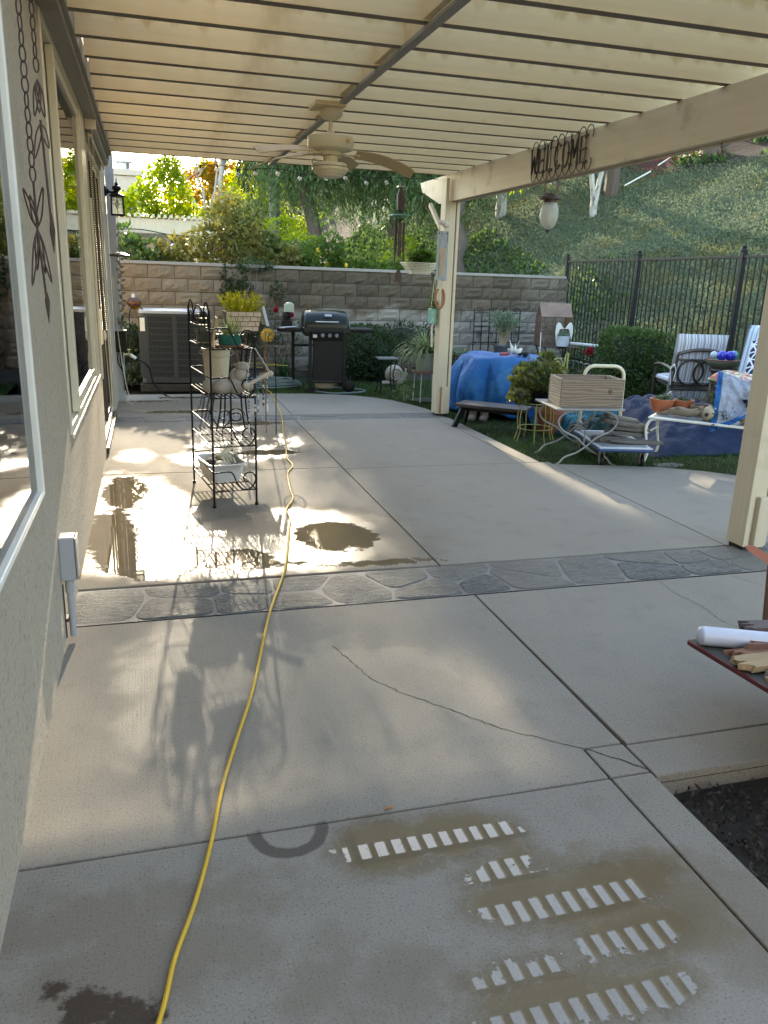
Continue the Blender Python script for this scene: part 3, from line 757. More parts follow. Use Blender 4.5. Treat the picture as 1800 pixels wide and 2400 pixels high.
tag(cm.build('curb', M['cap'], bevel=.01), 'low pale concrete curb under the black iron fence', 'curb')

# ------------------------------------------------------------------ hillside
TOE = [(8.2, -30), (8.2, 14.2), (6.6, 18.0), (4.2, 24.0), (-1.5, 42.0), (-12, 75)]
def hill_s(X, Y):
    """distance uphill from the toe line, negative on the flat side"""
    best = np.full(X.shape, 1e9); sg = np.ones(X.shape)
    for (ax, ay), (bx, by) in zip(TOE[:-1], TOE[1:]):
        dx, dy = bx-ax, by-ay; L2 = dx*dx+dy*dy
        t = np.clip(((X-ax)*dx+(Y-ay)*dy)/L2, 0, 1)
        d = np.hypot(X-(ax+t*dx), Y-(ay+t*dy)); s = np.sign((X-ax)*dy-(Y-ay)*dx)
        m = d < best; best = np.where(m, d, best); sg = np.where(m, s, sg)
    return best*sg
def hill_z(X, Y):
    X = np.asarray(X, float); Y = np.asarray(Y, float)
    s = hill_s(X, Y); grad = .17+.33*np.clip((X-3.5)/6.5, 0, 1)
    sp = np.maximum(s, 0); z = grad*np.where(sp < 24, sp, 24+(sp-24)*.15)
    k = np.clip(sp/2.5, 0, 1)
    a = X*.82+Y*.57; b = -X*.57+Y*.82
    z = z + k*(1.5*(fbm(a*.07+3, b*.26, 21, 2)-.5) + .10*(fbm(X*.9, Y*.9, 33)-.5)) + .05
    return np.where(s < 0, -.17, z)
xs = np.concatenate([np.linspace(-12, 7.5, 60), np.linspace(7.7, 24, 90), np.linspace(25, 70, 40)])
ys = np.concatenate([np.linspace(-6, 13, 60), np.linspace(13.2, 48, 130), np.linspace(49, 100, 30)])
X, Y = np.meshgrid(xs, ys, indexing='ij')
hillo = grid_mesh('hillside', X, Y, hill_z(X, Y), M['hill'], kind='structure')
edge = lambda x, y: 11.2+2.2*(fbm(x*.25, y*.25, 61)-.5)-np.clip((9.8-x)*7, 0, 12)
_s = hill_s(X, Y); _c = np.clip((edge(X, Y)-_s)*2, 0, 1)*np.clip(_s*3, 0, 1)
_at = hillo.data.attributes.new('cover', 'FLOAT', 'POINT'); _at.data.foreach_set('value', _c.ravel().astype(np.float32))
# ------------------------------------------------------------------ foliage generators
SUNV = np.array(SUN_DIR)
def rdir(n, up=0.0):
    d = rng.normal(size=(n, 3)); d[:, 2] += up; return d/np.linalg.norm(d, axis=1, keepdims=True)
def leaf_q(P, D, L, W, fold=.18, N=None):
    n = len(P); L = np.broadcast_to(np.asarray(L, float), (n,))[:, None]; W = np.broadcast_to(np.asarray(W, float), (n,))[:, None]
    if N is None: N = rdir(n)
    S = np.cross(D, N); S /= np.linalg.norm(S, axis=1, keepdims=True)+1e-9
    U = np.cross(S, D)
    m = P+D*L*.5+U*L*fold
    return np.stack([P, m+S*W/2, P+D*L-U*L*.05, m-S*W/2], 1)
def blob_points(c, r, n, shell=.45, boxy=0):
    d = rdir(n)
    if boxy: d = d/(np.sum(np.abs(d)**boxy, axis=1)**(1/boxy))[:, None]
    rr = (shell+(1-shell)*rng.random(n))**.6
    return np.asarray(c)+d*rr[:, None]*np.asarray(r), d
def lit(P):
    """probability that sunlight aimed at the patio gets past foliage at P: leaves gaps where the photograph shows sunny floor"""
    t = P[:, 2]/SUNV[2]; gx = P[:, 0]-SUNV[0]*t; gy = P[:, 1]-SUNV[1]*t
    n = fbm(gx*1.7+5, gy*1.1+2, 41, 3)
    left = 1/(1+np.exp((gx-(1.75+.35*(n-.5)))*7)) * (gx > -2.5) * (gy > -.5) * (gy < 10)
    cover = np.clip((n-.50)*6, 0, 1)*.4*(gy > 6.2)
    k = left*(1-cover)*(.28+.42/(1+np.exp(-(gy-4.0)*4)))
    k = np.maximum(k, 1.15*np.exp(-((gx-3.35)/.20)**2)*(gy > 4.6)*(gy < 7.6))
    k = np.maximum(k, 1.3*np.exp(-((gx-4.55)/.40)**4)*np.exp(-((gy-5.4)/.40)**4))
    k = np.maximum(k, 1.1*np.exp(-((gx-2.75)/.22)**2)*(gy > 4.6)*(gy < 5.6))
    # hillside patches in the sun
    return np.clip(k, 0, .99)
def thin(P):
    return rng.random(len(P)) > lit(P)
def crown(parent, clumps, n, L, W, mat, name='crown', up=.1, droop=0.0, gap=True, shell=.35, inner=None):
    """clumps: list of (centre, radii); leaves spread through each, more near its skin"""
    w = np.array([np.prod(r)**(2/3) for c, r in clumps]); w = w/w.sum(); Q = []
    for (c, r), k in zip(clumps, w):
        m = max(8, int(n*k)); P, d = blob_points(c, r, m, shell)
        if gap: kk = thin(P); P, d = P[kk], d[kk]
        D = d*.6+rdir(len(P), up)*.8; D[:, 2] -= droop; D /= np.linalg.norm(D, axis=1, keepdims=True)
        Q.append(leaf_q(P, D, L*rng.uniform(.6, 1.25, len(P)), W*rng.uniform(.7, 1.2, len(P))))
    return quads_mesh(name, np.concatenate(Q), mat, parent)
def limb(m, a, b, r0, r1, k=6, wob=.06):
    a, b = V(*a), V(*b); L = np.linalg.norm(b-a); pts = []; rr = []
    for i in range(k+1):
        t = i/k; w = wob*L*math.sin(PI*t)
        pts.append(a+(b-a)*t+V(random.uniform(-w, w), random.uniform(-w, w), random.uniform(-w, w)*.4)); rr.append(r0+(r1-r0)*t)
    m.tube(pts, rr, 7)
def tree(name, label, cat, base, clumps, n, L, W, leaf, bark, tr=.12, group=None, lean=(0, 0), up=.1, droop=0, fork=.45, gap=True, shell=.35):
    t = thing(name, label, cat, base, 0, group); m = MB()
    cl = [(V(*c)-V(*base), r) for c, r in clumps]
    top = max(c[2] for c, r in cl); fk = V(lean[0]*fork, lean[1]*fork, top*fork)
    limb(m, (0, 0, -.3), fk, tr, tr*.75, 7, .03)
    for c, r in cl: limb(m, fk*random.uniform(.8, 1.0), c, tr*.5, tr*.12, 6, .05)
    m.build('trunk', bark, t, smooth=True, ang=180)
    # crowns in local coordinates, gaps computed in the world
    w = np.array([np.prod(r)**(2/3) for c, r in clumps]); w = w/w.sum(); Q = []
    for (c, r), k in zip(clumps, w):
        mm = max(8, int(n*k)); P, d = blob_points(c, r, mm, shell)
        if gap: kk = thin(P); P, d = P[kk], d[kk]
        if not len(P): continue
        D = d*.6+rdir(len(P), up)*.8; D[:, 2] -= droop; D /= np.linalg.norm(D, axis=1, keepdims=True)
        Q.append(leaf_q(P-V(*base), D, L*rng.uniform(.6, 1.25, len(P)), W*rng.uniform(.7, 1.2, len(P))))
    quads_mesh('crown', np.concatenate(Q), leaf, t)
    return t
def weeping(name, label, base, cells, nstr, leaf, bark, tr=.3, lean=(0, 0), group=None):
    """pepper tree: limbs, then curtains of hanging strands; cells = (centre, radii, strand length)"""
    t = thing(name, label, 'tree', base, 0, group); m = MB(); B = V(*base)
    top = max(c[2]-B[2] for c, r, l in cells); fk = V(lean[0], lean[1], top*.33)
    limb(m, (0, 0, -.4), fk, tr, tr*.7, 8, .04)
    for c, r, l in cells: limb(m, fk, V(*c)-B, tr*.45, tr*.1, 7, .06)
    m.build('trunk', bark, t, smooth=True, ang=180); Q = []
    w = np.array([r[0]*r[1] for c, r, l in cells]); w = w/w.sum()
    for (c, r, l), k in zip(cells, w):
        ns = int(nstr*k); P0, d = blob_points(c, r, ns, .3)
        ln = l*rng.uniform(.5, 1.15, ns); step = .16
        nk = int(l*1.15/step)
        sway = rng.normal(size=(ns, 2))*.10; out = d[:, :2]*rng.uniform(.15, .5, ns)[:, None]
        for j in range(nk):
            dist = j*step; ok = dist < ln
            if not ok.any(): break
            tt = dist/ln[ok]
            P = P0[ok].copy(); P[:, 2] -= dist; P[:, :2] += out[ok]*np.sqrt(tt)[:, None]+sway[ok]*tt[:, None]
            P += rng.normal(size=P.shape)*.02
            kk = thin(P); P = P[kk]
            if not len(P): continue
            for s in range(2):
                D = rng.normal(size=P.shape)*.55; D[:, 2] -= .9; D /= np.linalg.norm(D, axis=1, keepdims=True)
                Q.append(leaf_q(P-B, D, rng.uniform(.14, .26, len(P)), rng.uniform(.022, .04, len(P)), .05))
    quads_mesh('crown', np.concatenate(Q), leaf, t); return t

# ------------------------------------------------------------------ neighbour's yard behind the wall
np_ = thing('neighbour_pergola', "neighbour's cream pergola beam and posts seen above the garden wall", 'pergola', (0, 20, 0))
MB().b2((-6, 0, 2.42), (1.72, .09, 2.74)).build('beam', M['post'], np_, bevel=.006)
e0 = MB().b2((-.028, -.12, 2.76), (.028, 3.4, 2.83)).build('slat_end', M['post'], np_)
for i in range(44):
    c = e0 if i == 0 else dup(e0, np_); c.location = (1.66-.132*i, 0, 0)
MB().b2((-6, 2.6, 2.05), (1.5, 2.7, 2.42)).build('back_beam', M['post'], np_)
for x in (1.36, -5.6): MB().b2((x, .1, -.2), (x+.34, .42, 2.42)).build('post', M['post'], np_, bevel=.01)
MB().b2((-6, 3.3, -.2), (1.4, 3.5, 2.6)).build('back_wall', pm('shade wall', (.42, .38, .31), .9), np_)
sw = thing('string_light_strand', "dark cable with one hanging bulb strung along the neighbour's pergola beam", 'string lights', (0, 19.85, 0))
MB().tube(catmull([(-3, 0, 2.52), (-1, 0, 2.46), (-.1, 0, 2.49), (.6, 0, 2.40), (1.7, 0, 2.35)], 6), .012, 6).build('cable', M['black'], sw)
MB().tube([(.6, 0, 2.40), (.6, 0, 2.22)], .022, 8).build('socket', M['black'], sw)
M['bulb'] = pm('clear bulb', (.8, .8, .78), .08, var=.02); 
MB().ball((.6, 0, 2.15), (.045, .045, .07)).build('bulb', M['bulb'], sw, smooth=True)
ch = thing('chimney', "pale stucco chimney of the neighbour's house with a metal cap", 'chimney', (-.55, 28, 0))
MB().box((0, .3, 2.1), (1.0, .9, 4.6)).box((0, .3, 4.5), (1.16, 1.05, .18)).build('stack', pm('pale stucco', (.50, .43, .37), .9), ch, bevel=.02)
MB().lathe([(.2, 4.59), (.2, 4.8), (.3, 4.82), (.3, 4.86), (.05, 4.95)], 12, (0, .3, 0)).build('flue_cap', M['steel'], ch)

random.seed(21)
tree('lime_tree', 'bright yellow-green backlit tree behind the neighbour\'s pergola', 'tree', (.75, 25, -.15),
     [((-.1, 25, 3.0), (.7, .7, .9)), ((.6, 25, 3.7), (.75, .7, .8)), ((.2, 25.3, 2.3), (1.1, .8, .7)), ((1.3, 25.2, 2.7), (.6, .6, .8)), ((.75, 24.9, 4.3), (.35, .35, .4)), ((1.9, 25, 2.5), (.5, .5, .6)), ((-.5, 25, 3.2), (.3, .3, .5))], 6500, .17, .075, LF['lime'], M['twig'], .07)
tree('gold_tree', 'tall tree with golden autumn leaves and bare pale branches', 'tree', (3.1, 40, -.15),
     [((1.6, 40, 4.7), (.7, .7, .7)), ((2.5, 40, 5.4), (.9, .7, .8)), ((3.8, 40, 5.9), (1.1, .8, .6)), ((4.5, 40, 5.7), (.6, .6, .6)), ((2.9, 40, 6.1), (.5, .5, .4))], 3600, .20, .12, LF['gold'], M['barkpale'], .15)
bt = thing('bare_tree', 'leafless pale-barked tree with forked branches against the sky', 'tree', (2.75, 37, -.15)); m = MB()
limb(m, (0, 0, 0), (.05, 0, 3.4), .14, .11, 8, .01)
for q in [(-1.9, 0, 7.2), (-.8, 0, 7.4), (.3, 0, 8.2), (.9, 0, 7.8), (-1.3, .3, 6.0)]:
    limb(m, (.05, 0, 3.2+random.uniform(-.6, .4)), q, .075, .02, 8, .03)
    for s in range(4):
        a = V(.05, 0, 3.2)+(V(*q)-V(.05, 0, 3.2))*random.uniform(.45, .95); limb(m, a, a+V(random.uniform(-.8, .8), 0, random.uniform(.2, .8)), .022, .008, 4, .05)
m.build('trunk', M['barkpale'], bt, smooth=True)
random.seed(22)
gtrees = [('greygreen_tree', 'hazy grey-green round tree far behind the golden tree', (4.6, 50, 0), [((4.4, 50, 5.2), (1.9, 1.5, 1.7)), ((6, 50, 4.7), (1.5, 1.5, 1.5)), ((2.5, 50, 4.0), (1.6, 1.2, 1.4))], 3600, .26, .13, LF['grey']),
 ('bushy_tree', 'mid-green bushy tree behind the pergola and left of the palms', (3.0, 30, 0), [((2.6, 30, 2.9), (.9, .8, .9)), ((3.6, 30.5, 3.3), (.9, .8, .9)), ((3.1, 30, 2.2), (1.3, .9, .8)), ((4.3, 30, 2.7), (.8, .8, .8))], 5200, .17, .08, LF['mid']),
 ('bushy_tree', 'dark low shrub just above the far end of the pergola slats', (1.95, 24.5, 0), [((1.8, 24.5, 2.5), (.55, .5, .55)), ((2.3, 24.5, 2.9), (.5, .5, .6))], 2200, .14, .06, LF['dark']),
 ('feathery_tree', 'loose sunlit yellow-green tree behind the grey palm trunk', (4.6, 33, 0), [((4.0, 33, 4.6), (1.1, .9, 1.0)), ((5.0, 33, 5.4), (1.0, .9, 1.1)), ((4.5, 33, 3.4), (1.3, 1, .9)), ((5.8, 33, 4.2), (.9, .8, 1.2)), ((4.3, 33, 6.4), (.9, .8, .8))], 6500, .20, .07, LF['lime']),
 ('eucalyptus', 'tall thin grey-green tree rising out of view above the patio cover', (3.2, 36, 0), [((3.1, 36, 10.8), (1.3, 1.1, 1.4)), ((4.6, 36, 12.6), (1.5, 1.1, 1.6)), ((2.4, 36, 9.0), (1.0, .9, .9)), ((4.3, 36, 9.6), (1.2, 1, 1.2)), ((3.9, 36, 15), (1.4, 1.1, 1.4)), ((5.4, 36, 8.2), (1.1, 1, 1.1)), ((3.0, 36, 12.75), (1.2, 1.2, .95)), ((1.7, 36, 12.6), (1.1, 1.1, .9)), ((4.4, 36, 12.4), (1.0, 1.2, .9)), ((3.6, 35, 11.6), (1.2, 1, .8))], 15000, .17, .045, LF['grey']),
]
for nm, lb, b, cl, n, L, W, lf in gtrees:
    tree(nm, lb, 'tree', b, cl, n, L, W, lf, M['bark'] if nm != 'eucalyptus' else M['barkpale'], .12, droop=.2 if nm in ('eucalyptus', 'feathery_tree') else 0)
# palms
def palm(label, base, h, r, nf, fl, leaf, droop, trunk):
    t = thing('palm_tree', label, 'palm', base); m = MB()
    m.tube([(0, 0, -.2), (random.uniform(-.05, .05), 0, h*.5), (0, 0, h)], [r*1.1, r, r*.9], 10); m.build('trunk', trunk, t, smooth=True); Q = []
    for i in range(nf):
        az = 2*PI*i/nf+random.uniform(-.2, .2); el = random.uniform(-.2, 1.1); K = 22
        d = V(math.cos(az)*math.cos(el), math.sin(az)*math.cos(el), math.sin(el)); p = V(0, 0, h); P = []; T = []
        for k in range(K):
            P.append(p.copy()); T.append(d.copy()); p = p+d*fl/K; d = nrm(d+V(0, 0, -droop/K*(1+k*.08)))
        P = np.array(P); T = np.array(T); s = nrm(np.cross(T[0], V(0, 0, 1)))
        for sg in (-1, 1):
            for rep in range(2):
                D = s*sg*.8+T*.5+rng.normal(size=P.shape)*.12; D[:, 2] -= .55; D /= np.linalg.norm(D, axis=1, keepdims=True)
                Q.append(leaf_q(P+T*fl/K*rep*.5, D, fl*.28*np.sin(np.linspace(.5, 2.9, K))+.05, .045, .03))
    Q = np.concatenate(Q); Q = Q[thin(Q[:, 0]+V(*base))]
    quads_mesh('crown', Q, leaf, t); return t
random.seed(5)
palm('palm with drooping dark fronds left of the straight grey palm trunk', (4.0, 27, -.15), 6.3, .17, 20, 2.6, LF['palm'], 2.6, M['barkgrey'])
palm('straight grey palm trunk rising under the fan blade', (4.55, 34, -.15), 15, .17, 18, 2.2, LF['palm'], 2.0, M['barkgrey'])
# pepper trees
random.seed(31)
weeping('pepper_tree', 'large weeping pepper tree left of the fan light with a leaning dark trunk', (5.1, 25.2, float(hill_z(5.1, 25.2))),
        [((4.6, 25, 5.4), (1.2, 1.2, .8), 1.9), ((5.8, 25.6, 5.8), (1.3, 1.2, .8), 2.1), ((4.3, 25.5, 7.8), (1.3, 1.3, 1.0), 2.6), ((6.0, 26, 8.4), (1.6, 1.4, 1.0), 3.0), ((5.2, 26, 10.8), (1.7, 1.5, 1.0), 3.0), ((5.0, 26, 13), (1.6, 1.4, .8), 2.6)], 2900, LF['pepper'], M['bark'], .26, (-.5, 0))
weeping('pepper_tree', 'broad weeping pepper tree directly behind the ceiling fan light', (7.3, 25.0, float(hill_z(7.3, 25.0))),
        [((6.9, 25, 5.2), (.9, 1.2, .8), 1.8), ((8.0, 25, 5.6), (1.0, 1.2, .8), 1.7), ((9.1, 25.5, 6.1), (1.0, 1.2, .7), 1.8), ((7.5, 26, 8.2), (1.7, 1.4, 1.0), 2.8), ((9.2, 26, 8.6), (1.5, 1.4, 1.0), 2.8), ((8.2, 26, 11), (2.0, 1.5, 1.0), 3.0), ((8.0, 26, 13.4), (1.8, 1.4, .8), 2.6)], 3300, LF['pepper'], M['bark'], .24, (.3, 0))
weeping('pepper_tree', 'weeping pepper tree with a hollow dark trunk beside the far post', (8.05, 21.2, float(hill_z(8.05, 21.2))),
        [((7.6, 22.6, 5.2), (.9, 1.0, .7), 2.0), ((8.6, 22.6, 5.6), (.9, 1.0, .7), 1.9), ((9.6, 22.4, 6.2), (.9, 1, .7), 1.8), ((8.4, 22, 8.4), (1.6, 1.4, 1.0), 2.4), ((10.2, 22, 8.6), (1.4, 1.4, .9), 2.2), ((8.6, 22, 11), (2.0, 1.5, 1.0), 2.6)], 2900, LF['pepper'], M['bark'], .27, (-.05, 0))
# darker trees along the top of the slope
random.seed(41)
for i, (x, y, lb) in enumerate([(13.5, 33, 'dense dark tree high on the slope above the far post'), (18, 32, 'dense dark tree on the slope above the hanging sign'), (22.5, 30, 'dense dark tree on the slope above the hanging glass lantern'), (27, 27, 'dense dark tree at the upper right of the slope'), (31, 22, 'dense dark tree beyond the right edge of the slope')]):
    z0 = float(hill_z(x, y))
    tree('slope_tree', lb, 'tree', (x, y, z0), [((x+random.uniform(-1.5, 1.5), y+random.uniform(-1, 1), z0+h), (2.3, 2.0, 1.6)) for h in (3.6, 4.8, 6.2, 7.8, 9.4)], 2300, .32, .16, LF['dark'], M['bark'], .24, 'dark trees along the top of the slope', gap=False)
# ------------------------------------------------------------------ lawn, ground cover
def inpoly(px, py, poly):
    c = np.zeros(px.shape, bool); j = len(poly)-1
    for i in range(len(poly)):
        xi, yi = poly[i]; xj, yj = poly[j]
        c ^= ((yi > py) != (yj > py)) & (px < (xj-xi)*(py-yi)/(yj-yi+1e-12)+xi); j = i
    return c
APRON = [(-.5, 9), (3.48, 9), (3.47, 9.42), (3.42, 9.75), (3.32, 10.14), (3.18, 10.5), (2.99, 10.78), (2.76, 10.98), (2.47, 11.12), (2.1, 11.21), (1.6, 11.24), (-.5, 11.24)]
PAD = [(3.4, 3.6), (6.6, 3.6), (5.8, 4.13), (5.77, 4.6), (5.54, 5.2), (5.22, 5.68), (4.86, 6.05), (4.5, 6.27), (4.04, 6.41), (3.4, 6.52)]
def free(px, py): return ~((px < 3.48) & (py < 9.42)) & ~inpoly(px, py, APRON) & ~inpoly(px, py, PAD)
def grass(n, x0, x1, y0, y1, h, w):
    px = rng.uniform(x0, x1, n); py = rng.uniform(y0, y1, n); k = free(px, py) & (px > .9) & (py < 12.75+.25*np.sin(px*3)); px, py = px[k], py[k]; n = len(px)
    a = rng.uniform(0, 2*PI, n); hh = h*rng.uniform(.5, 1.3, n)*(.6+.7*fbm(px*1.5, py*1.5, 12)); ln = rng.normal(size=(n, 2))*.45*hh[:, None]
    B = np.stack([px, py, np.full(n, -.05)+.02*fbm(px, py, 8)], 1); s = np.stack([np.cos(a), np.sin(a), np.zeros(n)], 1)*w
    T = B+np.concatenate([ln, hh[:, None]], 1)
    return np.stack([B-s/2, B+s/2, T], 1)
quads_mesh('lawn', np.concatenate([grass(90000, 3.3, 9, 3.9, 9.5, .05, .007), grass(70000, 1.0, 8, 9.0, 13.0, .05, .009)]), LF['grass'], kind='stuff')
def cover(n, x0, x1, y0, y1, sel, L, W, lf, name):
    px = rng.uniform(x0, x1, n); py = rng.uniform(y0, y1, n); s = hill_s(px, py); k = sel(px, py, s); px, py = px[k], py[k]
    z = hill_z(px, py); P = np.stack([px, py, z+rng.uniform(-.02, .06, len(px))], 1)
    D = rdir(len(px), .9); return quads_mesh(name, leaf_q(P, D, L*rng.uniform(.6, 1.3, len(px)), W, .15), lf, kind='stuff')
cover(520000, 7.0, 24, 8.0, 34, lambda x, y, s: (s > .15) & (s < edge(x, y)) & (rng.random(len(x)) < .35+.65*(np.hypot(x, y) < 22)), .085, .035, LF['cover'], 'slope_ground_cover')
cover(130000, 5.0, 36, 12, 46, lambda x, y, s: (s > edge(x, y)) & (s < 24) & (fbm(x*.35+9, y*.35, 71) > .50), .22, .11, LF['covergreen'], 'slope_shrub_cover')
cover(42000, -2, 10.5, 16, 34, lambda x, y, s: (s > .2) & (fbm(x*.6+9, y*.6, 72) > .47), .16, .08, LF['covergreen'], 'slope_shrub_cover')
# dry leaf litter and chips on the soil bed
n = 3000; px = rng.uniform(1.6, 2.6, n); py = rng.uniform(.9, 1.98, n)
P = np.stack([px, py, -.075+.02*rng.random(n)], 1); quads_mesh('leaf_litter', leaf_q(P, rdir(n, .1), rng.uniform(.012, .045, n), .011), pm('bark chip', (.05, .038, .028), .9, var=.4, scale=14), kind='stuff')
n = 520; px = rng.uniform(-.4, 3.2, n); py = rng.uniform(1.2, 9, n); k = (px < 3.3); 
P = np.stack([px, py, np.full(n, .002)], 1); D = rdir(n); D[:, 2] = .05; quads_mesh('floor_debris', leaf_q(P, D, rng.uniform(.004, .014, n), .005, .2, np.tile(V(0, 0, 1), (n, 1))), M['twig'], kind='stuff')

# ------------------------------------------------------------------ shrubs
def shrub(name, label, cat, clumps, n, L, W, lf, base, group=None, shell=.5, stems=True, up=.2, droop=0, core=None, boxy=0):
    t = thing(name, label, cat, base, 0, group); B = V(*base)
    if stems:
        m = MB()
        for c, r in clumps:
            for s in range(3): limb(m, (random.uniform(-.05, .05), random.uniform(-.05, .05), 0), V(*c)-B+V(*[random.uniform(-.5, .5)*q for q in r]), .014, .005, 5, .08)
        m.build('stem', M['twig'], t)
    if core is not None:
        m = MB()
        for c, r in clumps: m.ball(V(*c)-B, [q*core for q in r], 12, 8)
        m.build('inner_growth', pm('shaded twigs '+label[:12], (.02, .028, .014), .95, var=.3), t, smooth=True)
    w = np.array([np.prod(r)**(2/3) for c, r in clumps]); w = w/w.sum(); Q = []
    for (c, r), k in zip(clumps, w):
        P, d = blob_points(V(*c)-B, r, max(6, int(n*k)), shell, boxy)
        if boxy:
            P = P+d*(.10*(fbm(P[:, 0]*6+P[:, 2]*4+9, P[:, 1]*6+P[:, 2]*3+9, 5)-.42))[:, None]; sp = rng.random(len(P)) < .02; P[sp] += np.abs(rng.normal(size=(sp.sum(), 3)))*np.array([.0, .0, .05])+d[sp]*.03
        D = d*.6+rdir(len(P), up)*.8; D[:, 2] -= droop; D /= np.linalg.norm(D, axis=1, keepdims=True)
        Q.append(leaf_q(P, D, L*rng.uniform(.6, 1.25, len(P)), W*rng.uniform(.75, 1.2, len(P)), .12))
    quads_mesh('leaves', np.concatenate(Q), lf, t); return t
random.seed(51)
shrub('broadleaf_shrub', 'large-leaved shrub leaning over the wall beside the house corner', 'shrub', [((-.25, 14.4, 1.75), (.35, .3, .38)), ((.25, 14.5, 1.7), (.4, .3, .2)), ((-.35, 14.3, 2.1), (.2, .2, .2)), ((.0, 14.4, 1.9), (.25, .2, .2))], 620, .16, .08, LF['mid'], (-.1, 14.4, .2), droop=.3)
shrub('broadleaf_shrub', 'sunlit bright green shrub spilling over the middle of the left wall', 'shrub', [((.75, 14.3, 1.85), (.38, .3, .26)), ((.45, 14.4, 1.95), (.25, .2, .2)), ((1.0, 14.2, 1.75), (.3, .2, .2))], 650, .15, .06, LF['olive'], (.7, 14.4, .2), droop=.3)
shrub('tall_shrub', 'tall arching shrub with drooping leaves rising above the vine on the wall', 'shrub', [((1.45, 14.3, 2.2), (.45, .35, .3)), ((1.25, 14.3, 2.45), (.3, .3, .25)), ((1.7, 14.4, 2.0), (.35, .3, .35)), ((1.0, 14.25, 2.2), (.3, .2, .15)), ((1.35, 14.3, 2.75), (.2, .2, .2)), ((1.75, 14.4, 2.5), (.2, .2, .25))], 1150, .16, .055, LF['olive'], (1.35, 14.5, .2), droop=.45)
shrub('tall_shrub', 'round-leaved olive shrub to the right of the tall arching shrub', 'shrub', [((2.1, 14.4, 1.85), (.4, .3, .3)), ((2.35, 14.3, 1.95), (.25, .2, .15)), ((1.95, 14.5, 2.1), (.3, .2, .2))], 720, .12, .075, LF['geranium'], (2.1, 14.5, .2))
shrub('citrus_tree', 'lemon tree with two yellow fruit showing above the wall', 'fruit tree', [((2.95, 14.5, 1.9), (.42, .3, .32)), ((3.15, 14.4, 2.1), (.2, .2, .25)), ((2.65, 14.5, 1.75), (.25, .2, .2)), ((3.4, 14.5, 1.75), (.3, .2, .15))], 1300, .11, .045, LF['citrus'], (3.0, 14.7, .2), up=.6)
ct = bpy.data.objects['citrus_tree']; lm = pm('lemon skin', (.62, .40, .03), .45, var=.1)
for p in [(-.13, -.42, 1.83), (.38, -.38, 1.60), (.05, -.3, 1.62)]: MB().ball(p, (.035, .035, .045)).build('fruit', lm, ct, smooth=True)
for k, (x, h) in enumerate([(3.65, 1.95), (3.95, 2.05), (4.25, 2.0), (4.6, 1.9)]):
    shrub('wall_sapling', ['short leafy sapling right of the lemon tree', 'thin upright sapling with small leaves above the wall', 'bright thin sapling left of the hanging slatted basket', 'leafy sapling partly behind the hanging slatted basket'][k], 'sapling', [((x, 14.5, 1.72), (.28, .2, .16)), ((x+.05, 14.5, h), (.05, .05, .22))], 330, .085, .035, LF['citrus'], (x, 14.6, .2), up=.7)
shrub('distant_shrub', 'pale flowering shrub in the sun behind the lemon tree', 'shrub', [((3.6, 20, 2.2), (.6, .5, .4)), ((3.0, 20, 2.0), (.6, .5, .3)), ((3.3, 21, 2.7), (.5, .4, .3))], 1500, .1, .06, LF['lime'], (3.4, 20, 0))
shrub('distant_shrub', 'dark glossy shrub between the grey palm trunk and the lemon tree', 'shrub', [((2.9, 17, 1.95), (.5, .4, .35)), ((2.3, 17.5, 2.0), (.4, .4, .3))], 1300, .1, .055, LF['mid'], (2.7, 17, 0))
shrub('distant_shrub', 'sunlit yellow patch of shrub on the bank behind the wind chime', 'shrub', [((6.3, 21, 2.0), (.5, .5, .3)), ((6.6, 21.5, 2.5), (.4, .4, .2))], 900, .1, .06, LF['lime'], (6.4, 21, float(hill_z(6.4, 21))))
tag(MB().lathe([(.05, 0), (.75, .05), (.8, .25), (.5, .42), (.05, .47)], 14, (5.9, 20.2, 1.15), 1.2, .8, wob=lambda a, z: 1+.12*math.sin(3*a+z*9)).build('boulder', pm('grey boulder', (.38, .39, .40), .85, bump=.5, bscale=8), smooth=True), 'pale grey boulder on the bank between saplings above the wall', 'boulder')
# vine hanging down the wall with red blooms above
vt = shrub('wall_vine', 'dark green vine hanging down the block wall behind the black rack', 'vine', [((1.35, 13.52, 1.55), (.22, .06, .25)), ((1.5, 13.52, 1.2), (.2, .05, .35)), ((1.25, 13.52, 1.35), (.12, .05, .2)), ((1.7, 13.55, 1.75), (.3, .12, .1)), ((1.65, 13.5, .85), (.16, .05, .3)), ((2.05, 13.52, 1.35), (.13, .05, .16))], 1150, .055, .035, LF['dark'], (1.4, 13.5, .05), droop=.4)
rose = shrub('climbing_rose', 'sparse climbing rose with red buds on the wall left of the grill', 'rose', [((1.95, 13.5, .9), (.35, .06, .14)), ((2.3, 13.5, .8), (.2, .05, .1)), ((1.75, 13.5, .6), (.3, .06, .25)), ((2.25, 13.52, .5), (.25, .05, .2))], 620, .05, .03, LF['mid'], (1.95, 13.45, .05))
def bloom(p, r, parent, mat):
    Q = leaf_q(np.tile(V(*p), (26, 1)), rdir(26, .4), r*1.2, r, .3); return quads_mesh('bloom', Q, mat, parent)
for p in [(.3, -.05, .92), (.05, -.06, 1.0)]: bloom(p, .05, rose, LF['redleaf'])
rr = thing('rose_cane', 'two red roses on a cane in front of the neighbour\'s pergola post', 'rose', (1.25, 15.2, .2)); MB().tube([(0, 0, 0), (.03, 0, 1.2), (0, 0, 1.9)], .008, 6).build('stem', M['twig'], rr)
for p in [(-.05, -.03, 1.86), (.04, -.03, 1.76)]: bloom(p, .07, rr, LF['redleaf'])
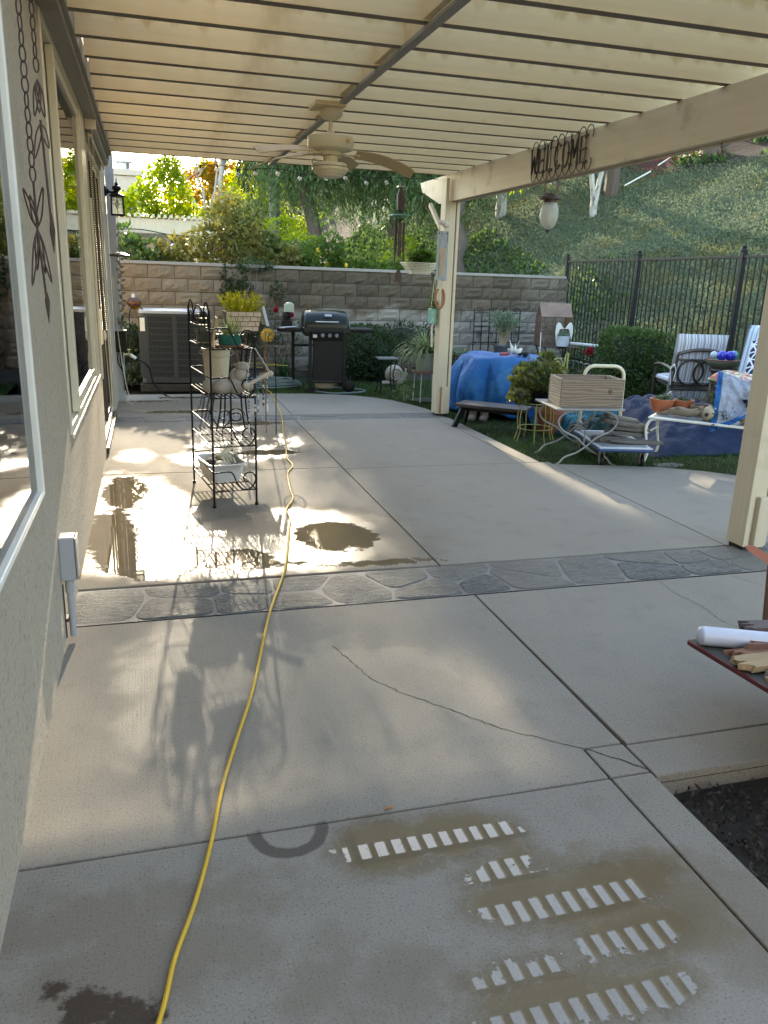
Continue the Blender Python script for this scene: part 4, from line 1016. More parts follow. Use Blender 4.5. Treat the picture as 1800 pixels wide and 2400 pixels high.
shrub('dark_shrub', 'dark bushy shrub between the house corner and the air conditioner', 'shrub', [((-.25, 12.6, .45), (.28, .3, .42)), ((-.2, 12.4, .2), (.3, .3, .2))], 1300, .07, .035, LF['dark'], (-.25, 12.6, 0), core=.7)
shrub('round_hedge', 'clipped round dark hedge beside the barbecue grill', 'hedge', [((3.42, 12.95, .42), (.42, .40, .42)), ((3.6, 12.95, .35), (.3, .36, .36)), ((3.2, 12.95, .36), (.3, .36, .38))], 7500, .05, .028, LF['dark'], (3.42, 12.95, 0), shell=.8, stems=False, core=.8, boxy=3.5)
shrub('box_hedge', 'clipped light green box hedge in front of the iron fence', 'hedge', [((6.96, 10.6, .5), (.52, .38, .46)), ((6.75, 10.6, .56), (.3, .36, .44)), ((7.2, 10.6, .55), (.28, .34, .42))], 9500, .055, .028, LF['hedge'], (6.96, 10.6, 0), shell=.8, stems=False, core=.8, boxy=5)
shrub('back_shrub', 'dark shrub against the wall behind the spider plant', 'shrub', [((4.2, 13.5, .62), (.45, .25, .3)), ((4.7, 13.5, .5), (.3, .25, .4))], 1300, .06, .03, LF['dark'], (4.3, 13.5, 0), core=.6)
rb = shrub('rose_bush', 'small rose bush with one red rose below the fence', 'rose', [((7.05, 12.3, .3), (.3, .28, .2)), ((6.85, 12.2, .2), (.25, .25, .15))], 700, .05, .032, LF['dark'], (7.0, 12.3, 0)); bloom((.12, -.1, .52), .08, rb, LF['redleaf'])
# strap-leaved clumps
def straps(name, label, cat, base, n, L, W, lf, arch=1.2, spread=1.0, parent=None, z0=0.0, r0=.05):
    t = parent or thing(name, label, cat, base); K = 7; Q = []
    for i in range(n):
        az = random.uniform(0, 2*PI); el = random.uniform(.35, 1.45); d = V(math.cos(az)*math.cos(el)*spread, math.sin(az)*math.cos(el)*spread, math.sin(el)); d = nrm(d)
        s = V(-math.sin(az), math.cos(az), 0); p = V(math.cos(az)*r0*random.random(), math.sin(az)*r0*random.random(), z0); l = L*random.uniform(.6, 1.15)/K
        for k in range(K):
            w0 = W*(1-(k/K)**2)*(.6+.4*min(1, k)); w1 = W*(1-((k+1)/K)**2); q = p+d*l
            Q.append([p-s*w0/2, p+s*w0/2, q+s*w1/2, q-s*w1/2]); p = q; d = nrm(d+V(0, 0, -arch/K*random.uniform(.7, 1.3)))
    quads_mesh('leaves', np.array(Q), lf, t); return t
random.seed(61)
straps('agapanthus', 'dark strap-leaved clump on the lawn edge left of the grill', 'plant', (2.05, 12.75, -.02), 120, .55, .03, LF['strap'], 1.8)
straps('agapanthus', 'small strap-leaved clump at the edge of the bed by the curb', 'plant', (6.55, 11.2, -.02), 70, .45, .028, LF['hedge'], 1.6)
straps('low_plant', 'low leafy plant in the bed behind the grill leg', 'plant', (2.55, 13.0, .02), 60, .3, .035, LF['strap'], 1.4)
# slope trunks, pole, pipes
def slope_at(az, dmin=14, dmax=60, el=4.5):
    for d in np.arange(dmin, dmax, .1):
        x, y = d*math.sin(RAD(az)), d*math.cos(RAD(az))
        if float(hill_z(x, y)) > 1.6+d*math.tan(RAD(el)): return (x, y, float(hill_z(x, y)))
    return (x, y, float(hill_z(x, y)))
random.seed(71)
b = slope_at(29.6, el=4.35); t = thing('birch_tree', 'pale forked tree trunk on the slope under the beam', 'tree', b); m = MB()
limb(m, (0, 0, -.3), (0, 0, .5), .12, .11, 4, .01); limb(m, (-.02, 0, .4), (-.38, .1, 3.6), .085, .045, 6, .02); limb(m, (.05, 0, .4), (.36, -.1, 3.8), .08, .045, 6, .02); m.build('trunk', M['barkpale'], t, smooth=True)
P, d = blob_points((0, 0, 5.2), (1.6, 1.5, 1.6), 2200, .3); quads_mesh('crown', leaf_q(P, rdir(len(P), -.2), .16, .08), LF['mid'], t)
b = slope_at(30.6, el=5.6); t = thing('dark_trunk_tree', 'dark straight trunk just behind the pale forked trunk', 'tree', b); m = MB(); limb(m, (0, 0, -.3), (.1, 0, 4.5), .24, .2, 6, .01); m.build('trunk', M['bark'], t, smooth=True)
P, d = blob_points((.1, 0, 6), (2.2, 2, 1.8), 2600, .3); quads_mesh('crown', leaf_q(P, rdir(len(P)), .22, .11), LF['dark'], t)
b = slope_at(36.3, el=8.0); t = thing('dark_trunk_tree', 'thick dark trunk above the mulch near the right end of the beam', 'tree', b); m = MB(); limb(m, (0, 0, -.3), (.2, 0, 4.5), .34, .26, 6, .01); m.build('trunk', M['bark'], t, smooth=True)
P, d = blob_points((.2, 0, 6), (2.4, 2, 1.8), 2600, .3); quads_mesh('crown', leaf_q(P, rdir(len(P)), .22, .11), LF['dark'], t)
b = slope_at(23.6, el=4.2); t = thing('sprouting_stump', 'grey tree stump with green shoots on the slope right of the far post', 'tree', b); m = MB(); limb(m, (0, 0, -.3), (0, 0, 1.2), .2, .17, 5, .01); limb(m, (0, 0, 1.0), (.5, 0, 1.9), .1, .04, 5, .02); m.build('trunk', M['barkpale'], t, smooth=True)
P, d = blob_points((.4, 0, 1.5), (.75, .5, .6), 520, .3); D = rdir(len(P)); D[:, 2] -= .9; D /= np.linalg.norm(D, axis=1, keepdims=True); quads_mesh('shoots', leaf_q(P, D, .26, .06), LF['lime'], t)
b = slope_at(26.9, el=6.2); tag(MB().tube([(0, 0, -.2), (0, 0, 3.4)], .11, 12).build('utility_pole', M['greyblue'], loc=b, smooth=True), 'blue-grey pole standing on the slope behind the hanging glass lantern', 'pole')
for (a0, e0, ln, lb) in [(31.4, 5.9, 1.1, 'white irrigation pipe lying on the mulch beside the pale forked trunk'), (33.3, 7.1, .8, 'white irrigation pipe higher up by the red flowers')]:
    b = slope_at(a0, el=e0); q = (b[0]+ln*.9, b[1]+.2); z2 = float(hill_z(*q))
    tag(MB().tube([(0, 0, .12), (q[0]-b[0], q[1]-b[1], z2-b[2]+.12)], .024, 8).build('irrigation_pipe', M['whitepaint'], loc=b), lb, 'pipe')
b = slope_at(33.8, el=7.3); n = 170; P = np.stack([b[0]+rng.uniform(-.8, 1.4, n), b[1]+rng.uniform(-.6, 1.0, n), np.zeros(n)], 1); P[:, 2] = hill_z(P[:, 0], P[:, 1])+rng.uniform(0, .25, n)
tag(quads_mesh('red_flowers', leaf_q(P, rdir(n, .5), .07, .05), LF['redleaf'], kind='stuff'))
# ------------------------------------------------------------------ ceiling fan
M['fanwhite'] = pm('aged fan enamel', (.62, .55, .38), .4, var=.06, scale=5, c2=(.45, .33, .17), c2s=7, c2lo=.62, c2hi=.78)
M['fanblade'] = pm('fan blade wood', (.46, .34, .17), .5, var=.12, scale=3, stretch=(1, 14, 1), bump=.1)
fan = thing('ceiling_fan', 'old cream ceiling fan with sagging wooden blades under the patio cover', 'ceiling fan', (1.31, 6.1, 2.755))
fan.scale = (.9, .9, .78)
MB().box((-.03, .0, .0), (.24, .30, .035)).build('mount_board', M['rafter'], fan, bevel=.003)
MB().lathe([(.095, -.02), (.098, -.035), (.096, -.05), (.088, -.075), (.06, -.105), (.028, -.115)], 24).build('canopy', M['fanwhite'], fan, smooth=True)
MB().tube([(0, 0, -.11), (0, 0, -.22)], .016, 10).build('downrod', M['fanwhite'], fan, smooth=True)
mt = MB().lathe([(.022, -.195), (.05, -.245), (.17, -.25), (.183, -.256), (.183, -.35), (.172, -.362), (.10, -.368), (.085, -.38), (.085, -.41), (.062, -.415), (.062, -.47)], 32).build('motor_housing', M['fanwhite'], fan, smooth=True, ang=50)
MB().lathe([(.0, 0), (.02, 0), (.02, .004), (0, .006)], 12).xf(Matrix.Translation((.105, -.151, -.30)) @ Matrix.Rotation(RAD(35), 4, 'Z') @ Matrix.Rotation(RAD(90), 4, 'X')).build('medallion', pm('brass disc', (.55, .33, .10), .4, .4), mt)
MB().lathe([(.064, -.465), (.13, -.475), (.143, -.50), (.141, -.505), (.146, -.51), (.145, -.54), (.13, -.552), (.128, -.565), (.105, -.575), (.10, -.59), (.07, -.60), (.0, -.603)], 32).build('light_bowl', M['fanwhite'], fan, smooth=True, ang=50)
MB().lathe([(.1425, -.507), (.1475, -.5075), (.1475, -.512), (.1425, -.513)], 32, cap0=False, cap1=False).build('seam_ring', M['bronze'], fan)
MB().tube(catmull([(-.12, -.06, -.47), (-.145, -.07, -.455), (-.16, -.08, -.475), (-.155, -.075, -.51), (-.152, -.075, -.53)], 5), .0035, 6).build('pull_chain', M['rust'], fan)
bl = None
for phi, sag in [(4, .22), (62, .06), (140, .17), (208, .13)]:
    K = 14; vs = []; fs = []
    for i in range(K+1):
        t = i/K; x = .21+.50*t; w = .052+.022*min(1, t*2.2)-(.03*max(0, t-.9)/.1); z = -.385-sag*t*t*.6
        for s in (-1, 1): vs.append((x, s*w, z-s*.028))
    for i in range(K): fs.append((2*i, 2*i+1, 2*i+3, 2*i+2))
    b = MB().add(vs, fs).build('blade', M['fanblade'], fan, rz=RAD(phi), solid=.007)
    m = MB().tube(catmull([(.07, 0, -.38), (.13, 0, -.40), (.18, .0, -.395)], 4), .011, 6)
    m.tube([(.215+.035*math.cos(a), .03*math.sin(a), -.392) for a in np.linspace(0, 2*PI, 16, endpoint=False)], .006, 6, closed=True)
    m.build('blade_iron', M['fanwhite'], b, smooth=True)
# ------------------------------------------------------------------ string lights at the far edge
slt = thing('string_lights', 'string of small clear globe bulbs along the far edge of the patio cover', 'string lights', (0, 9.62, 2.76))
bx = [.62, .80, 1.02, 1.22, 1.47, 1.72, 2.02, 2.25, 2.50, 2.74]
cz = [(-.3, 0, 0)]+[(x, 0, -.035+.02*math.sin(i*2.1)) for i, x in enumerate(bx)]+[(3.1, 0, -.02), (3.4, .1, .0)]
MB().tube(catmull(cz, 4), .004, 5).build('cable', M['black'], slt)
M['clearglass'] = NT('clear glass'); _t = M['clearglass']
def thin_glass(name, tint, ior=1.45, rough=.02, bumpy=0, milk=0):
    t = NT(name); nm = None
    if bumpy:
        v = t.coord(); vo = t.add('ShaderNodeTexVoronoi'); vo.inputs['Scale'].default_value = bumpy; t.link(v, vo.inputs['Vector']); nm = t.bump(vo.outputs['Distance'], .9, .006)
    gl = t.add('ShaderNodeBsdfGlossy'); gl.inputs['Roughness'].default_value = rough
    tr = t.add('ShaderNodeBsdfTransparent'); tr.inputs[0].default_value = rgb(tint)
    fr = t.add('ShaderNodeFresnel'); fr.inputs['IOR'].default_value = ior
    if nm is not None: t.link(nm, gl.inputs['Normal']); t.link(nm, fr.inputs['Normal'])
    mx = t.add('ShaderNodeMixShader'); t.link(fr.outputs[0], mx.inputs[0]); t.link(tr.outputs[0], mx.inputs[1]); t.link(gl.outputs[0], mx.inputs[2]); so = mx.outputs[0]
    if milk:
        df = t.add('ShaderNodeBsdfDiffuse'); df.inputs[0].default_value = rgb(tint, .8); tl = t.add('ShaderNodeBsdfTranslucent'); tl.inputs[0].default_value = rgb(tint, .9); m1 = t.add('ShaderNodeMixShader'); t.link(df.outputs[0], m1.inputs[1]); t.link(tl.outputs[0], m1.inputs[2])
        m2 = t.add('ShaderNodeMixShader'); m2.inputs[0].default_value = milk; t.link(so, m2.inputs[1]); t.link(m1.outputs[0], m2.inputs[2]); so = m2.outputs[0]
    return t.done(so)
M['clearglass'] = thin_glass('clear glass', (.86, .88, .86), 1.6, milk=.2)
for i, x in enumerate(bx):
    z = -.035+.02*math.sin(i*2.1)
    MB().tube([(x, 0, z), (x, 0, z-.03)], .010, 8).build('socket', M['black'], slt)
    b = MB().ball((x, 0, z-.052), .024, 12, 8).build('bulb', M['clearglass'], slt, smooth=True)
# ------------------------------------------------------------------ WELCOME sign on the beam
ws = thing('welcome_sign', 'black scrolled iron WELCOME sign hung on the beam', 'sign', (3.385, 6.62, 2.63), RAD(-90))
def arc(cx, cz, rx, rz, a0, a1, n=12): return [(cx+rx*math.cos(RAD(a0+(a1-a0)*i/n)), 0, cz+rz*math.sin(RAD(a0+(a1-a0)*i/n))) for i in range(n+1)]
def letter(ch):
    L = {'W': [[(-.05, 0, .11), (-.03, 0, -.09), (0, 0, .05), (.03, 0, -.09), (.05, 0, .11)]],
         'E': [[(.042, 0, .1), (-.04, 0, .1), (-.04, 0, -.09), (.045, 0, -.09)], [(-.04, 0, .005), (.03, 0, .005)]],
         'L': [[(-.035, 0, .11), (-.035, 0, -.09), (.045, 0, -.09)]],
         'C': [arc(.01, .005, .05, .10, 50, 310)], 'O': [arc(0, .005, .045, .10, 0, 360)],
         'M': [[(-.05, 0, -.09), (-.035, 0, .1), (0, 0, -.04), (.035, 0, .1), (.05, 0, -.09)]]}
    return L[ch]
wl_ = 1.02; stp = wl_/7
for i, ch_ in enumerate('WELCOME'):
    m = MB(); x = -wl_/2+stp*(i+.5)
    for st in letter(ch_):
        m.tube([(x+p[0]*1.12, -.012, p[2]) for p in st], .0085, 6)
        for e in (st[0], st[-1]): m.ball((x+e[0]*1.12, -.012, e[2]), .013, 8, 5)
    m.build('letter', M['bronze'], ws, smooth=True)
m = MB()
for i in range(9):
    x = -wl_/2+wl_*i/8.6
    m.tube([(x+.0+p[0], .0, p[2]) for p in arc(.06, .115, .055, .06, 195, -35, 10)], .0045, 6)
    m.tube([(x+p[0], .0, p[2]) for p in arc(.06, -.10, .052, .055, 165, 395, 10)], .0045, 6)
    m.tube([(x+.005, .0, .10), (x+.008, .0, -.09)], .0045, 6)
m.build('scrollwork', M['bronze'], ws, smooth=True)
# ------------------------------------------------------------------ hanging glass lantern
hl = thing('hanging_lantern', 'crackled clear glass jar lantern hanging from the beam', 'lantern', (3.36, 6.66, 2.06))
hl.scale = (1.2, 1.2, 1.2)
MB().lathe([(.012, -.012), (.03, 0), (.055, .03), (.068, .08), (.066, .13), (.052, .17), (.045, .185)], 22, cap1=False).build('glass_jar', thin_glass('crackle glass', (.92, .92, .85), 1.7, .06, 90, .4), hl, smooth=True, ang=180)
MB().lathe([(.046, .172), (.05, .176), (.05, .20), (.06, .203), (.074, .198), (.07, .215), (.045, .225), (.04, .235), (.01, .24)], 20).build('cap', M['rustdark'], hl, smooth=True)
MB().lathe([(.003, -.035), (.01, -.02), (.016, -.012), (.02, -.006)], 10).build('finial', M['rustdark'], hl, smooth=True)
hc = MB()
for s in (-1, 1): hc.tube([(s*.05, 0, .215), (s*.035, 0, .52), (.0, 0, .545)], .003, 5)
hc.tube([(.06, 0, .215), (.03, .0, .46)], .0025, 5); hc.build('hanger', M['rust'], hl)
MB().lathe([(.02, .01), (.025, .03), (.02, .05), (.022, .10), (.008, .12)], 12).build('candle', M['whitepaint'], hl)
hk = tag(MB().tube([(0, 0, 0), (0, 0, -.03)]+[(0+.02*math.sin(a), 0, -.05-.02*math.cos(a)+.0) for a in np.linspace(PI, -PI*.6, 12)][:], .004, 6).build('hook', M['rust'], loc=(3.47, 4.62, 2.475)), 'rusty round hook under the near end of the beam', 'hook')
# ------------------------------------------------------------------ wall lantern, blind, hanging chains
wl2 = thing('wall_lantern', 'black wall lantern with leaded diamond glass on the house corner', 'lantern', (-.42, 10.3, 2.33))
MB().lathe([(.055, 0), (.06, .01), (.045, .02), (.02, .05)], 12).xf(Matrix.Translation((0, 0, .13)) @ Matrix.Rotation(RAD(90), 4, 'Y')).tube(catmull([(.02, 0, .13), (.08, 0, .12), (.13, 0, .135)], 4), .013, 8).build('bracket', M['black'], wl2, smooth=True)
fr = MB(); cx = .135
for sx in (-1, 1):
    for sy in (-1, 1): fr.beam((cx+sx*.062, sy*.062, .085), (cx+sx*.068, sy*.068, -.125), .012, .012)
for z, w in ((.08, .064), (-.122, .07)):
    for a in range(4):
        c, s = [(1, 1), (-1, 1), (-1, -1), (1, -1)][a], [(1, 1), (-1, 1), (-1, -1), (1, -1)][(a+1) % 4]
        fr.beam((cx+c[0]*w, c[1]*w, z), (cx+s[0]*w, s[1]*w, z), .013, .016)
fr.lathe([(.09, .085), (.088, .093), (.05, .11), (.022, .12), (.022, .135), (.045, .15), (.05, .17), (.04, .19), (.018, .20), (.022, .215), (.006, .235), (.005, .275)], 16, (cx, 0, 0))
fr.build('lantern_frame', M['black'], wl2, smooth=True)
gp = MB().b2((cx-.061, -.063, -.12), (cx+.061, -.058, .08)).b2((cx-.061, .058, -.12), (cx+.061, .063, .08)).b2((cx+.058, -.058, -.12), (cx+.063, .058, .08)).build('glass_panes', M['clearglass'], wl2)
ld = MB()
for y in (-.066,):
    for a, b in (((cx, .075), (cx, .04)), ((cx, .04), (cx+.022, -.01)), ((cx+.022, -.01), (cx, -.06)), ((cx, -.06), (cx-.022, -.01)), ((cx-.022, -.01), (cx, .04)), ((cx, -.06), (cx, -.115)), ((cx-.06, -.005), (cx-.022, -.01)), ((cx+.022, -.01), (cx+.06, -.005))):
        ld.tube([(a[0], y, a[1]), (b[0], y, b[1])], .003, 5)
ld.build('lead_came', M['black'], wl2)
MB().lathe([(.012, -.02), (.016, .02), (.01, .05), (.002, .065)], 8, (cx, 0, -.02)).build('candle_bulb', M['bulb'], wl2)
bd = thing('roller_shade', 'rolled up outdoor shade above the sliding door with a bead chain', 'roller shade', (-.375, 7.3, 2.71))
MB().tube([(0, .03, 0), (0, 2.45, 0)], .036, 16).build('rolled_fabric', pm('grey shade fabric', (.33, .32, .28), .8, var=.05), bd, smooth=True)
for y in (0, 2.46): MB().b2((-.045, y, -.05), (.045, y+.016, .055)).build('end_bracket', M['cream'], bd, bevel=.012)
MB().tube([(-.01, .1, -.075), (-.01, 2.4, -.075)], .012, 8).build('hem_bar', M['cream'], bd)
bm_ = MB()
for k in range(95):
    z = -.05-.0165*k
    for (x, y) in ((.012, -.012), (-.018, .004)): bm_.ball((x+.012*k/95, y+.02*k/95, z), .0058, 6, 4)
bm_.build('bead_chain', M['cream'], bd, smooth=True)
MB().lathe([(.008, .05), (.014, .03), (.016, 0), (.006, -.03)], 8, (.01, .0, -1.66)).build('chain_weight', M['cream'], bd)
MB().tube([(.01, 0, -1.69), (.03, .03, -2.55)], .0025, 5).build('pull_cord', M['cream'], bd)
def chain_ornament(label, x, y, ztop, zbot, kind):
    t = thing('chain_ornament', label, 'ornament', (x, y, zbot), 0); n = int((ztop-zbot)/.043); mats = M['rustdark']
    mesh = None
    for k in range(n):
        if mesh is None:
            m = MB().tube([(.0105*math.cos(a) if abs(math.cos(a)) > .0 else 0, 0, .024*math.sin(a)) for a in np.linspace(0, 2*PI, 14, endpoint=False)], .0026, 5, closed=True)
            o = m.build('link', mats, t, smooth=True); mesh = o
        else: o = dup(mesh, t)
        o.location = (0, 0, .045+.043*k); o.rotation_euler = (0, 0, (k % 2)*PI/2+RAD(50)+random.uniform(-.3, .3))
    m = MB()
    def leaf(p, q, w):
        p, q = V(*p), V(*q); d = q-p; s = nrm(np.cross(d, V(.3, -.95, 0)))*w; m.tube(catmull([p, p+d*.35+s, q, p+d*.35-s, p], 5)[:-1], .0028, 5, closed=True)
    if kind == 0:
        for sx, sy, l in ((-.03, -.02, .12), (.025, .02, .13), (-.012, -.02, .10)): leaf((0, 0, -.12), (sx, sy, -.12+l), .008)
        for sx, sy, l in ((-.028, -.015, -.18), (.03, .01, -.17), (.012, .015, -.14), (-.012, .01, -.13)): leaf((0, 0, -.12), (sx, sy, -.12+l), .007)
        m.tube([(0, 0, .02), (0, 0, -.12), (.01, 0, -.33)], .004, 6); m.lathe([(.001, -.42), (.008, -.35), (.003, -.32)], 6, (.012, 0, 0))
    else:
        for sx, sy, l in ((-.018, 0, -.12), (.014, .014, -.12), (.0, -.012, -.11)): leaf((0, 0, 0), (sx, sy, l), .009)
        leaf((0, 0, -.14), (-.03, .0, -.26), .009); leaf((0, 0, -.14), (.02, .01, -.22), .009)
        m.tube([(0, 0, -.13), (.01, 0, -.52)], .0045, 6); m.lathe([(.001, -.58), (.01, -.50), (.003, -.44)], 6, (.01, 0, 0))
    m.build('ornament_leaves', mats, t, smooth=True); return t
random.seed(3)
chain_ornament('long brown chain holding an openwork metal dragonfly beside the near window', -.335, 2.96, 2.9, 1.84, 0)
chain_ornament('shorter brown chain with a scrolled metal ornament beside the second window', -.335, 3.32, 2.9, 2.23, 1)
# electrical box with conduit, dryer vent style
eb = thing('outlet_box', 'grey weatherproof outlet box with conduit on the house wall', 'outlet box', (-.42, 3.53, 0))
eb.scale = (.85, .8, .98)
MB().b2((.0, -.055, .30), (.075, .055, .50)).build('box', M['pvc'], eb, bevel=.006)
MB().b2((.077, -.058, .305), (.086, .058, .497)).build('cover_plate', M['steel'], eb, bevel=.003)
MB().b2((.07, .04, .28), (.085, .085, .30)).b2((.06, .058, .30), (.075, .075, .335)).build('bracket', pm('rusty clip', (.45, .17, .07), .7, var=.3), eb)
MB().tube([(.035, -.01, .30), (.035, -.01, .235)], .023, 14).tube([(.035, -.01, .24), (.035, -.01, .02)], .0175, 14).build('conduit', M['pvc'], eb, smooth=True)
MB().b2((.0, -.04, .10), (.02, .03, .115)).tube([(.004, -.035, .28), (.004, -.036, .02)], .004, 5).build('strap', M['bronze'], eb)
# things by the house corner
rc = thing('cup_chain', 'hanging chain of small tarnished metal cups and shells by the house corner', 'ornament', (-.30, 10.42, 1.05)); m = MB()
for k in range(34):
    z = .03+.03*k; a = k*2.4; r = .03 if k < 24 else .014
    m.lathe([(.004, 0), (.018 if k < 24 else .008, .008), (.022 if k < 24 else .01, .026)], 7, (r*math.cos(a), r*math.sin(a)*.6, z), cap1=False)
    m.tube([(0, 0, z), (r*math.cos(a), r*math.sin(a)*.6, z)], .002, 4)
m.tube([(0, 0, 0), (0, 0, 1.15)], .003, 5); m.build('cups', pm('tarnished pewter', (.24, .23, .20), .4, .6, var=.3), rc, smooth=True)
MB().lathe([(.02, .70), (.11, .70), (.115, .72), (.06, .745), (.02, .75)], 14).build('canopy_dish', M['bronze'], rc, smooth=True)
Q, d = blob_points((0, 0, -.06), (.05, .05, .09), 90, .3); quads_mesh('dried_flowers', leaf_q(Q, rdir(90), .045, .025), LF['grey'], rc)
bb = thing('timer_box', 'black rectangular irrigation timer box mounted by the house corner', 'box', (-.345, 10.6, .62))
MB().b2((-.065, -.045, 0), (.065, .06, .255)).build('case', M['black'], bb, bevel=.006); MB().b2((-.068, -.05, .256), (.068, .065, .268)).build('lid', M['steel'], bb, bevel=.003)
m = MB()
for k in range(3): m.tube(catmull([(-.04+.025*k, 0, 0), (-.05+.03*k, .0, -.12), (.0, .0, -.25), (.02+.01*k, 0, -.48)], 5), .006, 5)
m.build('wires', M['black'], bb)
m = MB().tube(catmull([(-.05, -.06, .9), (-.03, -.07, .3), (.0, -.07, -.1), (.03, -.07, -.38), (.06, -.08, -.55), (.02, -.09, -.60), (.1, -.3, -.612)], 6), .005, 6)
tag(m.build('cream_cable', M['cream'], loc=(-.345, 10.6, .62), smooth=True), 'cream cable hanging past the black timer box to the floor', 'cable')
fc = thing('garden_faucet', 'outdoor tap with a white hose fitting and black hose beside the air conditioner', 'tap', (-.30, 10.75, .57))
MB().tube([(-.1, 0, 0), (.05, 0, .0)], .016, 10).tube([(.04, 0, .02), (.04, 0, .06)], .008, 6).lathe([(.025, .06), (.025, .068)], 8, (.04, 0, 0)).build('tap', pm('brass tap', (.4, .32, .16), .35, .8), fc, smooth=True)
MB().tube([(.05, 0, 0), (.12, 0, -.045)], .022, 10).build('fitting', M['whitepaint'], fc)
MB().tube(catmull([(.12, 0, -.045), (.26, .05, -.15), (.33, .2, -.4), (.5, .25, -.57), (.7, .15, -.57)], 6), .011, 8).build('hose', M['black'], fc, smooth=True)
# ------------------------------------------------------------------ air conditioner
M['acgrey'] = pm('ac enamel', (.034, .037, .038), .45, var=.08, scale=4); M['acdark'] = pm('ac fin shadow', (.02, .021, .022), .7)
ac = thing('air_conditioner', 'grey air conditioner unit with louvred grille standing by the house corner', 'air conditioner', (.36, 12.15, 0), RAD(-3))
MB().box((0, 0, .02), (.98, .94, .10)).build('pad', M['soil'], ac, bevel=.01)
hb = MB(); pol = []
for (x, y) in ((.46, .44), (-.46, .44), (-.46, -.44), (.46, -.44)):
    for k in range(5):
        a = {(1, 1): 0, (-1, 1): 90, (-1, -1): 180, (1, -1): 270}[(int(np.sign(x)), int(np.sign(y)))]+90*k/4
        pol.append((x-np.sign(x)*.08+.08*math.cos(RAD(a)), y-np.sign(y)*.08+.08*math.sin(RAD(a))))
hb.prism([(x*.97, y*.97) for x, y in pol], .10, 1.04).build('coil', M['acdark'], ac)
gr = MB()
gr.prism([(x*1.0, y*1.0) for x, y in pol], .09, .17); gr.prism(pol, 1.0, 1.04)
for x in (-.45, -.385, .0, .385, .45): gr.b2((x-.03, -.447, .17), (x+.03, -.40, 1.0))
gr.b2((.385, -.4465, .17), (.46, -.40, 1.0)); gr.b2((-.46, -.4465, .17), (-.36, -.40, 1.0)); gr.b2((-.462, -.44, .17), (-.42, .44, 1.0)); gr.b2((.42, -.44, .17), (.462, .44, 1.0))
for z in np.arange(.245, 1.0, .085): gr.b2((-.37, -.444, z-.007), (.385, -.425, z+.007))
gr.build('cabinet', M['acgrey'], ac, bevel=.003)
lv = MB()
for x in np.arange(-.355, .38, .0215):
    if abs(x) < .032: continue
    lv.b2((x-.0055, -.441, .17), (x+.0055, -.428, 1.0))
lv.build('louvres', M['acgrey'], ac)
MB().prism([(x*1.03, y*1.03) for x, y in pol], 1.041, 1.075).lathe([(.36, 1.075), (.34, 1.085), (.08, 1.09), (.0, 1.09)], 28).build('top_cover', pm('ac lid', (.38, .40, .42), .35, var=.06), ac, smooth=True)
MB().b2((-.46, -.4475, .80), (-.395, -.4468, .98)).build('rating_label', M['whitepaint'], ac)
sh = thing('shepherd_hook', 'thin black shepherd hook stake in front of the air conditioner', 'hook', (-.28, 12.0, 0)); m = MB()
m.tube(catmull([(0, 0, 0), (.01, 0, .7), (.02, 0, 1.0), (.07, 0, 1.12), (.15, 0, 1.13), (.23, 0, 1.03), (.25, 0, .92), (.29, 0, .90), (.32, 0, .95)], 6), .009, 7); m.build('stake', M['black'], sh, smooth=True)
ag = thing('amber_feeder', 'amber glass ball feeder hanging in front of the block wall', 'bird feeder', (-.2, 12.95, 1.03))
MB().lathe([(.01, 0), (.05, .02), (.095, .07), (.10, .11), (.07, .16), (.035, .18)], 18, wob=lambda a, z: 1+.03*math.cos(8*a)).build('globe', thin_glass('amber glass', (.75, .42, .08), 1.6, .05, 30), ag, smooth=True, ang=180)
MB().lathe([(.038, .175), (.038, .23), (.01, .24)], 12).build('cap', M['steel'], ag)
MB().tube([(-.02, 0, .235), (-.045, .35, .85)], .004, 5).tube([(.02, 0, .235), (.0, .35, .85)], .004, 5).build('wire', M['rust'], ag)
# ------------------------------------------------------------------ grill
gl = thing('barbecue_grill', 'black gas barbecue grill with a closed lid on the lawn', 'grill', (2.44, 11.62, 0), RAD(-4))
lid = MB(); K = 12; prof = [(-.25, 0), (-.25, .05), (-.22, .13), (-.14, .20), (0, .235), (.13, .21), (.22, .14), (.25, .05), (.25, 0)]
vs = []; fs = []
for i, (x, sc_) in enumerate([(-.32, .55), (-.315, .86), (-.28, .98), (-.15, 1.02), (0, 1.03), (.15, 1.02), (.28, .98), (.315, .86), (.32, .55)]):
    for y, z in prof: vs.append((x, y*(.9+.1*sc_), .90+z*sc_))
n = len(prof)
for i in range(8):
    for k in range(n-1): fs.append((i*n+k, i*n+k+1, (i+1)*n+k+1, (i+1)*n+k))
fs += [tuple(range(n)), tuple(8*n+k for k in range(n-1, -1, -1))]
lid.add(vs, fs); M['grillblack'] = pm('grill enamel', (.006, .012, .010), .3, var=.2, spec=.35)
ld = lid.build('lid', M['grillblack'], gl, smooth=True, ang=60)
MB().tube([(-.16, -.25, .985), (-.16, -.30, .985), (.16, -.30, .985), (.16, -.25, .985)], .011, 8).build('lid_handle', M['steel'], ld, smooth=True)
MB().box((.02, -.232, 1.075), (.10, .006, .038), rx=RAD(-30)).build('badge', M['steel'], ld, bevel=.002)
MB().box((0, 0, .865), (.68, .54, .07)).box((0, 0, .81), (.6, .46, .06)).build('firebox', M['grillblack'], gl, bevel=.01)
pnl = MB().box((0, -.29, .80), (.46, .06, .135), rx=RAD(12)).build('control_panel', M['black'], gl, bevel=.006)
